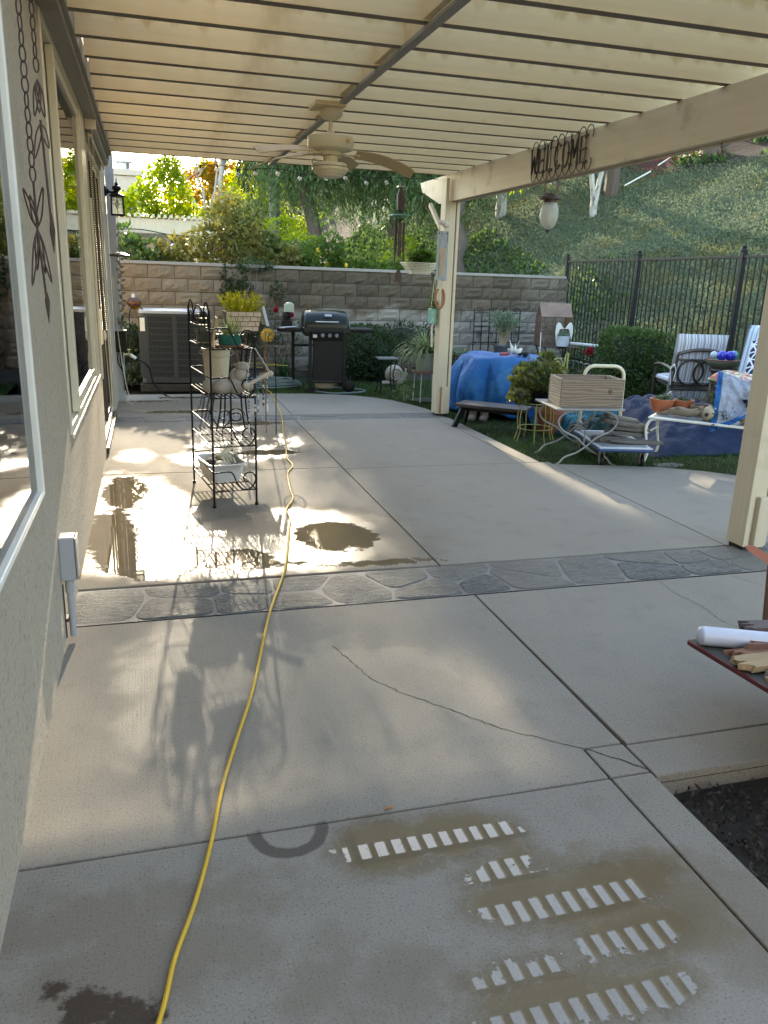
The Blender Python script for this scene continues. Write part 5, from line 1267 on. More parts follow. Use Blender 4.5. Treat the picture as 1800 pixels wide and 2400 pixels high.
for x in (-.08, .02, .12): MB().lathe([(.027, 0), (.024, .02), (.0, .022)], 14).box((0, 0, .025), (.012, .045, .012)).xf(Matrix.Translation((x+.01, -.325, .805)) @ Matrix.Rotation(RAD(102), 4, 'X')).build('knob', M['steel'], pnl, smooth=True)
MB().b2((-.205, -.3235, .77), (-.15, -.320, .84)).build('instruction_label', M['steel'], pnl)
for s in (-1, 1):
    sm_ = MB().box((s*.53, 0, .875), (.34, .44, .035)); sm_.box((s*.53, -.2, .865), (.34, .03, .05)); sm_.build('side_shelf', M['black'], gl, bevel=.01)
MB().b2((-.20, -.275, .16), (.235, -.25, .735)).build('front_panel', M['black'], gl, bevel=.006)
for (x, y) in ((-.235, -.26), (.255, -.26), (-.43, .25), (.255, .25)): MB().b2((x-.022, y-.022, .02), (x+.022, y+.022, .84)).build('leg', M['black'], gl, bevel=.004)
MB().b2((-.30, -.31, .0), (-.17, -.22, .03)).b2((-.47, .2, .0), (-.38, .3, .03)).build('foot', M['black'], gl, bevel=.004)
MB().b2((-.41, -.2, .27), (-.24, .23, .29)).b2((-.41, .24, .6), (.25, .26, .63)).b2((-.235, -.24, .12), (.255, .24, .145)).build('bottom_rack', M['black'], gl)
for y in (-.28, .27): 
    w = MB().lathe([(.03, -.02), (.075, -.018), (.085, -.01), (.085, .012), (.075, .02), (.03, .022)], 20).xf(Matrix.Translation((.33, y, .085)) @ Matrix.Rotation(RAD(90), 4, 'X')).build('wheel', M['black'], gl, smooth=True)
MB().lathe([(.14, .03), (.155, .09), (.15, .14), (.07, .20), (.04, .21)], 18, (.02, .02, 0)).build('gas_tank', pm('beige tank', (.42, .36, .28), .5), gl, smooth=True)
MB().box((-.54, .08, .935), (.15, .13, .08)).box((-.54, .08, .985), (.12, .10, .03)).lathe([(.05, 0), (.06, .05), (.055, .1), (.03, .11)], 10, (-.54, .08, .99)).build('tray_stack', M['black'], gl, bevel=.004)
pt = tag(MB().box((0, 0, .055), (.13, .10, .11)).lathe([(.05, .11), (.055, .12), (.03, .13)], 10).build('green_tin', pm('pale green tin', (.40, .48, .38), .5, var=.15), loc=(1.93, 11.66, 1.10), bevel=.008), 'small pale green tin on the left side shelf of the grill', 'tin')
tg = tag(MB().tube([(-.12, -.18, .01), (.08, -.1, .015), (.12, .0, .015)], .007, 6).tube([(-.1, -.24, .01), (.1, -.12, .015)], .006, 6).b2((-.16, -.26, .0), (-.09, -.2, .01)).build('grill_tongs', M['steel'], loc=(1.90, 11.55, .895)), 'shiny tongs and scraper lying on the grill side shelf', 'tongs')
# hoses on the lawn
def hose(name, label, pts, r, mat, cat='hose'):
    return tag(MB().tube(catmull(pts, 8), r, 7).build(name, mat, smooth=True), label, cat)
coil = []
for k in range(60):
    a = k*.62; rr_ = .38-.003*k+.05*math.sin(k*1.3); coil.append((1.72+rr_*1.15*math.cos(a), 11.9+rr_*.75*math.sin(a), .0+.006*k*.4+.01*random.random()))
M['hosegrn'] = pm('grey green hose', (.13, .19, .19), .5, var=.1)
hose('garden_hose', 'loosely coiled grey-green garden hose on the grass by the grill leg', coil, .012, M['hosegrn'])
hose('garden_hose', 'single loop of grey-green hose on the grass by the grill wheel', [(2.25, 11.45, .0), (2.5, 11.2, .0), (2.9, 11.28, .0), (3.02, 11.5, .0), (2.8, 11.75, .0), (2.5, 11.8, .0)], .012, M['hosegrn'])
hose('yellow_wire', 'thin yellow cord trailing over the grass behind the rack', [(1.5, 11.35, .02), (1.58, 11.5, .12), (1.5, 11.6, .22), (1.62, 11.65, .25), (1.62, 11.8, .33), (2.0, 12.2, .28), (1.5, 12.4, .3), (1.2, 12.3, .28), (1.6, 12.1, .26)], .004, pm('yellow cord', (.55, .42, .04), .5), 'cord')
# ------------------------------------------------------------------ yellow metal flower
fw = thing('flower_stake', 'yellow metal daisy on a garden stake left of the grill', 'garden ornament', (1.66, 11.95, 0))
MB().tube([(0, .02, -.02), (0, .02, .72)], .006, 6).build('stake', M['rust'], fw)
M['petal'] = pm('yellow petal paint', (.62, .38, .04), .45, var=.15, c2=(.35, .18, .05), c2s=12, c2lo=.6, c2hi=.75)
pe = None
for rot0, n_, L_ in ((0, 14, .105), (.22, 14, .085)):
    for k in range(n_):
        a = rot0+2*PI*k/n_; c, s = math.cos(a), math.sin(a); vs = []
        for (u, w, y) in ((.02, .008, 0), (.06, .018, -.008), (.09, .020, -.005), (1, 0, .005)):
            uu = L_ if u == 1 else u*L_/.105; 
            for sg in (-1, 1): vs.append((uu*c-sg*w*s, y-(.01 if rot0 else 0), uu*s+sg*w*c))
        MB().add([(x, y, z+.75) for x, y, z in vs], [(0, 1, 3, 2), (2, 3, 5, 4), (4, 5, 7, 6)]).build('petal', M['petal'], fw, solid=.002)
MB().ball((0, -.015, .75), (.018, .01, .018)).build('flower_centre', M['steel'], fw, smooth=True)
# ------------------------------------------------------------------ small black plant stand with a tile, snail, spider plant
ps = thing('tile_stand', 'small black iron stand with a square mosaic top on the lawn', 'plant stand', (3.30, 11.3, -.02)); m = MB()
for sx in (-1, 1):
    for sy in (-1, 1): MB().tube(catmull([(sx*.12, sy*.11, .5), (sx*.085, sy*.08, .30), (sx*.10, sy*.09, .12), (sx*.125, sy*.12, 0)], 5), .0085, 6).build('leg', M['black'], ps, smooth=True)
m.tube([(-.1, -.09, .12), (.1, -.09, .12), (.1, .09, .12), (-.1, .09, .12)], .005, 5, closed=True); m.build('frame', M['black'], ps, smooth=True)
MB().box((0, 0, .51), (.29, .27, .02)).build('tile_top', pm('mosaic tile', (.22, .23, .23), .3, var=.5, scale=40), ps, bevel=.003)
hose('fallen_twig', 'bare twig poking up beside the small black tile stand', [(3.62, 12.9, .62), (3.75, 12.9, .70), (3.86, 12.9, .74)], .01, M['bark'], 'twig')
sn = thing('snail_statue', 'tan stone snail statue behind the small black tile stand', 'statue', (3.72, 12.3, -.03))
MB().ball((0, 0, .17), (.15, .10, .15), 18, 12).tube([(.11*(1-k/26)*math.cos(k*.55), -.085-.02*(k/26), .17+.11*(1-k/26)*math.sin(k*.55)) for k in range(26)], .016, 6).build('shell', pm('tan stone', (.36, .29, .22), .85, var=.2, bump=.4), sn, smooth=True)
MB().tube(catmull([(-.2, 0, .02), (-.05, 0, .04), (.1, 0, .05), (.17, 0, .12), (.19, 0, .2)], 5), .04, 8).tube([(.19, 0, .2), (.2, .03, .26)], .008, 5).tube([(.19, 0, .2), (.2, -.03, .26)], .008, 5).build('body', pm('pale stone', (.42, .36, .29), .85, var=.2), sn, smooth=True)
sp = thing('spider_plant', 'large variegated spider plant in a sage green pot on a wire stand', 'potted plant', (3.60, 10.45, -.02))
MB().lathe([(.115, .42), (.145, .62), (.165, .63), (.165, .67), (.15, .67), (.145, .64)], 22).build('pot', pm('sage pot', (.24, .25, .19), .6, var=.1, bump=.2), sp, smooth=True)
MB().lathe([(.17, .40), (.185, .405), (.185, .43), (.15, .43)], 20).build('saucer', M['rust'], sp, smooth=True)
m = MB()
for k in range(5):
    a = 2*PI*k/5+.3; MB().tube([(.13*math.cos(a), .13*math.sin(a), .4), (.15*math.cos(a), .15*math.sin(a), 0)], .006, 6).build('leg', M['whitepaint'], sp)
straps('', '', '', None, 240, .52, .022, LF['spider'], 2.4, 1.1, sp, .66, .1)
m_ = np.array([(-.28+rng.normal()*.06, -.05+rng.normal()*.05, rng.uniform(.05, .42)) for _ in range(160)]); quads_mesh('trailing_runners', leaf_q(m_, rdir(160, -.3), .08, .014), LF['spider'], sp, kind='stuff')
MB().lathe([(.0, 0), (.30, 0), (.31, .012), (0, .014)], 20, (.2, .1, .0), 1.2, .7).build('mesh_mat', M['dark'], sp)
bt = thing('trailing_succulent', 'pale green trailing succulent cascading from a tall stand right of the far post', 'potted plant', (4.02, 10.25, -.02))
MB().lathe([(.10, .48), (.13, .66), (.135, .67)], 16).build('pot', M['rust'], bt, smooth=True); m = MB()
for k in range(4): MB().tube([(.1*math.cos(k*PI/2), .1*math.sin(k*PI/2), .48), (.12*math.cos(k*PI/2), .12*math.sin(k*PI/2), 0)], .006, 5).build('leg', M['black'], bt); Q = []
for k in range(110):
    a = random.uniform(0, 2*PI); r = random.uniform(.06, .15); l = random.uniform(.15, .62); nn = int(l/.016)
    P = np.array([(r*math.cos(a)*(1+.25*min(1, j/8)), r*math.sin(a)*(1+.25*min(1, j/8)), .70+.05*math.sin(min(1, j/6)*PI)-j*.016) for j in range(nn)])
    D = rdir(nn, -.6); Q.append(leaf_q(P, D, .045, .018, .2))
quads_mesh('strands', np.concatenate(Q), LF['succ'], bt)
# ------------------------------------------------------------------ things on and by the far post
pq = thing('wood_plaque', 'weathered grey board with a worn painted figure on the far post', 'plaque', (3.315, 9.165, 1.60), RAD(-8))
MB().b2((-.075, -.012, 0), (.055, .008, .545)).build('board', pm('weathered grey wood', (.33, .34, .34), .8, var=.2, stretch=(8, 8, .6), c2=(.2, .19, .18), c2s=5), pq, bevel=.004)
MB().prism([(-.03, -.2), (.01, -.2), (.015, -.06), (.028, .12), (-.045, .12), (-.035, -.06)], 0, .003).xf(Matrix.Translation((0, -.0125, .24)) @ Matrix.Rotation(RAD(90), 4, 'X')).build('bare_patch', pm('bare wood', (.42, .31, .2), .8, var=.25), pq)
for x in (-.055, .035): MB().ball((x, -.014, .52), .008, 6, 4).build('nail', M['black'], pq)
MB().ball((.02, .0, .62), (.045, .03, .035)).ball((-.03, .0, .64), (.03, .025, .03)).build('shell', pm('bone shell', (.55, .5, .42), .6, var=.15), pq, smooth=True)
hs = thing('horseshoe', 'rust-orange decorated horseshoe on the far post', 'horseshoe', (3.30, 9.155, 1.40)); m = MB()
m.tube([(.055*math.sin(a), 0, -.115*math.cos(a)) for a in np.linspace(-2.6, 2.6, 22)], .014, 7)
for a in np.linspace(-2.6, 2.6, 12): m.ball((.055*math.sin(a), -.012, -.115*math.cos(a)), .010, 6, 4)
m.build('shoe', pm('rust orange', (.38, .15, .05), .6, var=.35, scale=40), hs, smooth=True)
tq = thing('turquoise_planter', 'turquoise square hanging pot on a cord beside the far post', 'planter', (3.285, 9.32, 1.10))
MB().prism([(-.05, -.05), (.05, -.05), (.05, .05), (-.05, .05)], 0, .175).build('pot', pm('turquoise glaze', (.16, .42, .33), .35, var=.08), tq, bevel=.008)
m = MB()
for s in (-1, 1): m.tube([(s*.052, -.052, 0), (0, -.054, .09), (s*.052, -.052, .175), (0, -.0, .55)], .003, 5)
m.tube([(0, 0, 0), (-.01, 0, -.05), (0, 0, -.28)], .012, 6); m.build('macrame', M['whitepaint'], tq)
P, d = blob_points((0, 0, .22), (.06, .06, .06), 70, .2); quads_mesh('leaves', leaf_q(P, rdir(70, .4), .05, .02), LF['citrus'], tq)
hbk = thing('slatted_basket', 'cream slatted hanging basket planter left of the far post', 'hanging basket', (3.27, 9.85, 1.665))
for k in range(8):
    z = .018*k; hw, hd = .115+.10*k/7, .085+.06*k/7; m = MB()
    for s in (-1, 1): m.b2((-hw, s*hd-.005, z), (hw, s*hd+.005, z+.0125)); m.b2((s*hw-.005, -hd+.005, z), (s*hw+.005, hd-.005, z+.0125))
    m.build('slat', M['cream'], hbk)
MB().b2((-.11, -.08, .0), (.11, .08, .006)).build('base', M['cream'], hbk)
m = MB()
for sx in (-1, 1):
    for sy in (-1, 1): m.tube([(sx*.11, sy*.088, 0), (sx*.21, sy*.148, .14), (0.02, 0, .95)], .0022, 4)
m.build('hanger_chain', M['rust'], hbk)
P, d = blob_points((.02, 0, .19), (.17, .12, .09), 420, .3); quads_mesh('leaves', leaf_q(P, rdir(420, .4), .075, .04), LF['citrus'], hbk)
P = np.array([(.16+rng.normal()*.025, -.1+rng.normal()*.02, rng.uniform(-.38, .05)) for _ in range(150)]); quads_mesh('trailing_stems', leaf_q(P, rdir(150, -.5), .04, .015), LF['olive'], hbk)
wc = thing('wind_chime', 'dark tubular wind chime with a green disc hanging beyond the patio cover', 'wind chime', (2.95, 9.72, 1.55))
MB().lathe([(.005, .80), (.11, .79), (.115, .775), (.03, .765)], 18).build('top_disc', pm('verdigris', (.13, .30, .25), .6, var=.2), wc, smooth=True)
for k in range(6):
    a = k*PI/3; MB().tube([(.055*math.cos(a), .055*math.sin(a), .70), (.055*math.cos(a), .055*math.sin(a), .26+.05*(k % 3))], .011, 8).tube([(.055*math.cos(a), .055*math.sin(a), .70), (.05*math.cos(a), .05*math.sin(a), .78)], .0018, 4).build('tube', M['rustdark'], wc, smooth=True)
MB().lathe([(.02, .82), (.045, .84), (.05, 1.0), (.03, 1.06), (.01, 1.1)], 12).build('top_cylinder', M['rustdark'], wc, smooth=True); MB().box((0, 0, 1.1), (.09, .07, .012)).build('hook_plate', M['steel'], wc)
MB().tube([(0, 0, .78), (0, 0, .15)], .0018, 4).tube([(0, 0, 1.05), (0, 0, 1.24)], .002, 4).build('string', M['black'], wc)
MB().prism([(-.022, .085), (.022, .085), (.045, .02), (.045, -.06), (-.045, -.06), (-.045, .02)], -.003, .003).xf(Matrix.Translation((0, 0, .07)) @ Matrix.Rotation(RAD(90), 4, 'X')).build('wind_sail', M['rustdark'], wc, bevel=.002)
# ------------------------------------------------------------------ trellis, jade plant, cage, table by the back wall
tr_ = thing('iron_trellis', 'black iron trellis with scrolls leaning on the block wall', 'trellis', (5.65, 13.62, .05), RAD(5)); m = MB()
for i in range(7): m.tube([(-.06+.155*i, 0, 0), (-.06+.155*i, .03, 1.08 if i in (0, 6) else 1.0)], .009, 6)
for z in (.25, .5, .78, 1.02): m.tube([(-.06, 0, z), (.87, 0, z)], .008, 6)
m.build('frame', M['black'], tr_); m = MB()
for i in range(4):
    x = .02+.25*i; m.tube([(x+.07*(1-k/22)*math.cos(k*.5), 0, 1.07+.05*(1-k/22)*math.sin(k*.5)) for k in range(20)], .006, 5)
    m.tube([(x+.06*(1-k/22)*math.cos(-k*.5+2), 0, .63+.06*(1-k/22)*math.sin(-k*.5+2)) for k in range(20)], .006, 5)
m.build('scrolls', M['black'], tr_)
jp = thing('pencil_plant', 'bushy green succulent in a dark patterned pot before the trellis', 'potted plant', (5.86, 12.95, 0))
MB().lathe([(.0, .25), (.11, .25), (.145, .52), (.16, .53), (.16, .56), (.14, .56)], 20).build('pot', pm('blue black pot', (.06, .07, .09), .4, var=.6, scale=40), jp, smooth=True)
MB().box((0, 0, .12), (.3, .3, .25)).build('plinth', M['rustdark'], jp, bevel=.01)
m = MB(); tips = []
for k in range(26):
    a = random.uniform(0, 2*PI); r = random.uniform(.03, .24); q = (r*math.cos(a), r*.8*math.sin(a), random.uniform(.78, 1.08)); tips.append(q); limb(m, (random.uniform(-.05, .05), random.uniform(-.04, .04), .54), q, .011, .007, 5, .04)
m.build('stems', pm('tan stem', (.28, .23, .15), .8, var=.2), jp, smooth=True); Q = []
for q in tips: 
    P, d = blob_points(q, (.075, .07, .07), 34, .1); Q.append(leaf_q(P, nrm_ if False else (d*.7+np.array([0, 0, .5]))/np.linalg.norm(d*.7+np.array([0, 0, .5]), axis=1, keepdims=True), .065, .02))
quads_mesh('leaves', np.concatenate(Q), LF['succ'], jp)
it = thing('iron_table', 'dark iron side table holding the wire cage and white pot', 'table', (6.78, 12.75, 0), RAD(-6)); m = MB()
MB().box((0, 0, .565), (.62, .52, .02)).build('table_top', M['rustdark'], it, bevel=.004)
for sx in (-1, 1):
    for sy in (-1, 1): MB().tube(catmull([(sx*.28, sy*.22, .555), (sx*.24, sy*.19, .42), (sx*.22, sy*.18, .2), (sx*.27, sy*.22, 0)], 5), .012, 6).build('leg', M['rustdark'], it, smooth=True)
for sy in (-1, 1): m.tube([(.2*math.cos(a), sy*.24, .42+.13*math.sin(a)) for a in np.linspace(0, PI, 12)], .008, 5)
m.build('arched_apron', M['rustdark'], it, smooth=True, kind='stuff')
cg = thing('wire_cage', 'rusty wire bird cage shaped like a little house on the iron table', 'bird cage', (6.80, 12.95, .58), RAD(-14)); m = MB(); W_, D_, H_ = .27, .21, .48
for i in range(19):
    x = -W_+2*W_*i/18
    for s in (-1, 1): m.tube([(x, s*D_, 0), (x, s*D_, H_)], .0035, 4)
    m.tube([(x, -D_, H_), (x, 0, H_+.22), (x, D_, H_)], .0035, 4)
for i in range(13):
    y = -D_+2*D_*i/12
    for s in (-1, 1): m.tube([(s*W_, y, 0), (s*W_, y, H_+.22*(1-abs(y)/D_))], .0035, 4)
for z in (0, .16, .32, H_): m.tube([(-W_, -D_, z), (W_, -D_, z), (W_, D_, z), (-W_, D_, z)], .006, 5, closed=True)
m.tube([(-W_, 0, H_+.22), (W_, 0, H_+.22)], .007, 5); m.build('wires', M['rust'], cg)
MB().add([(-W_, -D_-.01, H_), (W_, -D_-.01, H_), (W_, -.005, H_+.225), (-W_, -.005, H_+.225)], [(0, 1, 2, 3)]).build('mesh_roof', pm('rusted mesh', (.23, .15, .11), .8, var=.3), cg, solid=.004)
P, d = blob_points((0, 0, .2), (.2, .15, .18), 170, .1); quads_mesh('dry_twigs', leaf_q(P, rdir(170), .16, .008), M['twig'], cg)
wp = thing('white_pot', 'white ribbed pot with a succulent on the iron table', 'potted plant', (6.76, 12.50, .58))
MB().lathe([(.08, 0), (.10, .01), (.105, .03), (.118, .17), (.122, .18), (.11, .18)], 22).build('pot', pm('white glaze', (.66, .70, .74), .3, var=.04), wp, smooth=True)
P, d = blob_points((0, 0, .19), (.12, .1, .06), 220, .2); quads_mesh('leaves', leaf_q(P, rdir(220, .6), .07, .02), LF['succ'], wp)
wg = thing('angel_wings', 'pair of white angel wings on a stake in the white pot', 'garden ornament', (6.76, 12.47, .76))
for s in (-1, 1):
    pr = [(0, .12), (s*.035, .145), (s*.08, .215), (s*.125, .225), (s*.155, .17), (s*.165, .06), (s*.145, -.07), (s*.115, .02), (s*.09, .11), (s*.045, .12)]
    MB().prism(pr if s > 0 else pr[::-1], -.008, .008).xf(Matrix.Rotation(RAD(90), 4, 'X')).build('wing', M['whitepaint'], wg, bevel=.004)
MB().tube([(0, 0, -.08), (0, 0, .14)], .004, 5).build('stake', M['black'], wg)
cl = thing('wire_cloche', 'dark domed wire cloche behind the box hedge', 'cloche', (7.32, 12.15, .6)); m = MB()
for k in range(9):
    a = k*PI/9; m.tube([(.15*math.cos(a)*math.cos(b), .15*math.sin(a)*math.cos(b), .28+.16*math.sin(b)) for b in np.linspace(0, PI, 13)], .004, 4)
for z, r in ((0, .16), (.14, .155), (.28, .152)): m.tube([(r*math.cos(a), r*math.sin(a), z) for a in np.linspace(0, 2*PI, 18, endpoint=False)], .006, 5, closed=True)
for k in range(18):
    a = k*PI/9; m.tube([(.16*math.cos(a), .16*math.sin(a), 0), (.152*math.cos(a), .152*math.sin(a), .28)], .0035, 4)
m.build('wires', M['rustdark'], cl)
MB().lathe([(.15, -.6), (.15, -.01), (.165, 0)], 14).build('pedestal', pm('dark urn', (.09, .08, .09), .7), cl)
tag(MB().tube([(7.1, 13.1, .60), (7.58, 12.7, .58), (7.6, 12.5, .5), (7.6, 12.4, .05)], .03, 10).build('white_pipe', M['whitepaint'], smooth=True), 'white plastic pipe running along the fence behind the rose bush', 'pipe')
# ------------------------------------------------------------------ black wire rack
RKX, RKY, RKR = .385, 5.55, RAD(7.5)
rack = thing('wire_rack', 'tall black wire plant rack with four shelves and scrolled ends', 'rack', (RKX, RKY, 0), RKR)
RW, RD = .305, .76
SH = [.115, .435, .775, 1.105]
for (x, y, h) in ((0, 0, 1.36), (0, RD, 1.36), (RW, 0, 1.19), (RW, RD, 1.19)):
    l = MB().tube([(x, y, .012), (x, y, h)], .0075, 8).tube([(x, y, 0), (x, y, .018)], .013, 8)
    for z in SH: l.ball((x, y, z), .010, 6, 4)
    l.build('leg', M['black'], rack, smooth=True)
for z in SH:
    s = MB().tube([(0, 0, z), (RW, 0, z), (RW, RD, z), (0, RD, z)], .006, 6, closed=True)
    for y in (RD*.33, RD*.66): s.tube([(0, y, z-.004), (RW, y, z-.004)], .004, 5)
    so = s.build('shelf', M['black'], rack, smooth=True)
    b0 = None
    for k in range(1, 9):
        x = RW*k/9
        if b0 is None: b0 = MB().tube([(0, .004, z+.003), (0, RD-.004, z+.003)], .0045, 5).build('shelf_bar', M['black'], so); o = b0
        else: o = dup(b0, so)
        o.location.x = x
    # end rails with scrolls, rail along the back
    for y in (0, RD):
        r = MB().tube(catmull([(0, y, z+.135), (.10, y, z+.14), (.135, y, z+.125), (.165, y, z+.06), (.20, y, z+.012), (.245, y, z+.004), (.285, y, z+.035), (.30, y, z+.085), (.275, y, z+.125), (.235, y, z+.125), (.212, y, z+.095), (.225, y, z+.065), (.25, y, z+.065)], 5), .0055, 6)
        r.build('end_scroll', M['black'], rack, smooth=True)
    MB().tube([(0, 0, z+.135), (0, RD, z+.135)], .005, 6).build('back_rail', M['black'], rack)
m = MB()
for (y0, w, h) in ((0, .20, .30), (RD-.20, .20, .30), (.20, .36, .24)):
    m.tube([(0, y0+w/2-w/2*math.cos(a), 1.24+.02+h*.5*math.sin(a)) for a in np.linspace(0, PI, 14)], .0055, 6)
    m.tube([(0, y0+w/2-w/3.4*math.cos(a), 1.24+h*.33*math.sin(a)) for a in np.linspace(0, PI, 12)], .0045, 5)
m.build('arched_back', M['black'], rack, smooth=True)
def rk(x, y, z): p = rotz((x, y, 0), RKR); return (RKX+p[0], RKY+p[1], z)
# items on the rack
gp_ = thing('green_pot', 'oval dark green pot of spiky grey-green grass on the top rack shelf', 'potted plant', rk(.165, .13, 1.114), RKR)
MB().lathe([(.058, .012), (.062, .02), (.07, .075), (.076, .078), (.076, .085), (.068, .085), (.064, .07)], 24, sx=1.25).build('pot', pm('green glaze', (.012, .12, .09), .3, var=.1), gp_, smooth=True)
MB().lathe([(.06, 0), (.085, .003), (.088, .012), (.06, .012)], 20, sx=1.2).build('saucer', pm('terracotta dark', (.22, .085, .05), .75), gp_, smooth=True)
straps('', '', '', None, 130, .17, .006, LF['spider'], .9, .8, gp_, .075, .06)
tag(MB().box((0, 0, .10), (.016, .09, .2), ry=RAD(10)).build('tan_board', pm('tan scrap wood', (.40, .27, .14), .7, stretch=(8, 8, .6)), loc=rk(.055, .12, 1.114), bevel=.002), 'small tan scrap of wood leaning behind the green pot', 'board')
ml = thing('glass_bottle', 'cloudy rectangular glass bottle with a white cap at the back of the top shelf', 'bottle', rk(.05, .46, 1.112), RKR)
MB().prism([(-.045, -.06), (.045, -.06), (.045, .06), (-.045, .06)], 0, .175).lathe([(.05, .17), (.03, .20), (.022, .215), (.022, .225)], 14).build('bottle_body', thin_glass('cloudy glass', (.52, .54, .50), 1.5, .25), ml, smooth=True, bevel=.012)
MB().lathe([(.027, .222), (.027, .25), (.01, .255)], 14).build('bottle_cap', M['whitepaint'], ml, smooth=True)
MB().prism([(-.036, -.05), (.036, -.05), (.036, .05), (-.036, .05)], .006, .13).build('contents', pm('grey water', (.35, .35, .31), .5, var=.2), ml)
bk_ = thing('cream_bucket', 'cream plastic bucket with a wire handle on the third rack shelf', 'bucket', rk(.15, .52, .785), RKR)
MB().lathe([(.075, 0), (.078, .004), (.102, .27), (.110, .272), (.110, .285), (.100, .285), (.075, .02), (.0, .02)], 26, cap1=False).build('body', pm('cream plastic', (.58, .51, .37), .45, var=.05), bk_, smooth=True)
MB().tube([(-.11, 0, .27)]+[(-.13*math.cos(a), -.10*math.sin(a), .265-.04*math.sin(a)) for a in np.linspace(.2, PI-.2, 12)]+[(.11, 0, .27)], .003, 5).build('handle', M['steel'], bk_)
st_ = thing('stone_figure', 'grey stone garden head wearing a turban lying on the third shelf', 'statue', rk(.21, .17, .785), RKR)
M['greystone'] = pm('carved grey stone', (.36, .33, .28), .85, var=.2, bump=.3, bscale=40)
MB().ball((0, 0, .055), (.075, .065, .06), 14, 10).ball((.015, .02, .115), (.055, .055, .06), 14, 10).ball((.03, -.02, .135), (.045, .05, .055), 14, 10).ball((.045, -.02, .19), (.052, .055, .032), 14, 8).ball((.075, -.055, .135), (.012, .012, .016), 8, 5).ball((.065, -.055, .105), (.018, .014, .01), 8, 5).ball((.09, -.03, .05), (.04, .04, .03), 10, 6).build('head', M['greystone'], st_, smooth=True, ang=180)
for k, (x, y, lb) in enumerate([(.045, .23, 'smooth grey stone gourd at the left end of the third shelf'), (.105, .15, 'ribbed grey stone gourd beside the stone head')]):
    g_ = thing('stone_gourd', lb, 'garden ornament', rk(x, y, .785), RKR)
    MB().lathe([(.01, 0), (.045, .01), (.062, .045), (.052, .08), (.022, .10), (.012, .115)], 24, wob=(lambda a, z: 1+.06*abs(math.sin(4*a))) if k else None).build('body', M['greystone'], g_, smooth=True, ang=180)
    MB().tube([(0, 0, .11), (.008, 0, .13)], .008, 6).build('stem_stub', M['greystone'], g_, smooth=True)
cn = thing('chain_bundle', 'tangled bundle of black chains hanging under the third rack shelf', 'chains', rk(.06, .36, .42), RKR); m = MB()
for k in range(9):
    x0 = random.uniform(-.03, .05); y0 = random.uniform(-.08, .08); l = random.uniform(.18, .34)
    for j in range(int(l/.022)):
        z = .36-j*.022; x = x0-.05*(j*.022/l)*random.uniform(.8, 1.1); a = (j % 2)*PI/2+.4
        m.tube([(x+.005*math.cos(t)*math.cos(a), y0+.005*math.cos(t)*math.sin(a), z+.013*math.sin(t)) for t in np.linspace(0, 2*PI, 7, endpoint=False)], .0018, 4, closed=True)
m.build('links', M['black'], cn, kind='stuff')
dw = thing('bead_chime', 'driftwood chime with strings of coloured beads hanging from the rack corner', 'wind chime', rk(.30, .0, .84), RKR)
MB().tube(catmull([(-.06, -.01, .02), (.0, -.01, .05), (.07, -.01, .085), (.10, -.01, .10), (.115, -.01, .10)], 5), [.022, .02, .016]+[.012]*14+[.014]*3+[.02]*1, 8).build('driftwood', pm('driftwood', (.42, .36, .29), .8, var=.2, stretch=(2, 8, 8)), dw, smooth=True) if False else MB().tube(catmull([(-.06, -.01, .02), (.0, -.01, .05), (.07, -.01, .085), (.115, -.01, .10)], 5), .015, 8).ball((-.06, -.01, .02), .028, 8, 6).ball((.115, -.01, .10), .021, 8, 6).build('driftwood', pm('driftwood', (.42, .36, .29), .8, var=.2), dw, smooth=True)
for (xa, xb, zb) in ((-.02, -.06, .03), (.005, .112, .105)):
    m = MB()
    for j in range(14):
        t = j/13; m.ball((xa+(xb-xa)*t, -.01, .27+(zb-.27)*t), (.0042, .0042, .009), 6, 4)
    m.build('hanging_chain', M['steel'], dw)
BC = {'clear': thin_glass('clear bead', (.8, .8, .82), 1.7), 'amber': thin_glass('amber bead', (.8, .4, .06), 1.6), 'teal': thin_glass('teal bead', (.15, .6, .62), 1.6), 'pearl': pm('pearl bead', (.62, .55, .46), .3), 'blue': thin_glass('blue bead', (.1, .15, .75), 1.6)}
for x, z0, seq in ((-.045, .03, ['pearl']*3+['clear']*5+['pearl']*2+['long']), (.0, .05, ['amber', 'amber', 'amber', 'pearl', 'clear', 'clear', 'pearl', 'pearl', 'amber']), (.022, .06, ['teal', 'teal', 'clear', 'clear', 'pearl', 'clear', 'clear', 'pearl', 'clear']), (.06, .08, ['amber', 'amber', 'pearl', 'blue', 'clear', 'teal', 'teal', 'pearl', 'amber']), (.088, .09, ['pearl', 'clear', 'teal', 'pearl', 'clear', 'clear', 'clear', 'pearl', 'long'])):
    sg = MB().tube([(x, -.012, z0), (x, -.012, z0-.25)], .0012, 4).build('bead_string', M['steel'], dw); z = z0-.015
    for i, b in enumerate(seq):
        if b == 'long': MB().lathe([(.001, -.055), (.006, -.045), (.005, .0), (.001, .01)], 7, (x, -.012, z-.01)).build('bead', M['whitepaint'], sg, smooth=True); continue
        r = random.uniform(.005, .009); MB().ball((x, -.012, z), (r, r, r*random.uniform(1.0, 1.6)), 8, 6).build('bead', BC[b], sg, smooth=True); z -= random.uniform(.018, .032)
wt = thing('white_tub', 'white plastic dish tub full of gloves and odds and ends on the bottom shelf', 'tub', rk(.135, .40, .125), RKR+RAD(4)); n = 28; m = MB(); vs = []; fs = []
def rr4(hx, hy, r, n=28):
    out = []
    for (sx, sy, a0) in ((1, 1, 0), (-1, 1, 90), (-1, -1, 180), (1, -1, 270)):
        for k in range(n//4): a = RAD(a0+90*k/(n//4-1)); out.append((sx*(hx-r)+r*math.cos(a), sy*(hy-r)+r*math.sin(a)))
    return out
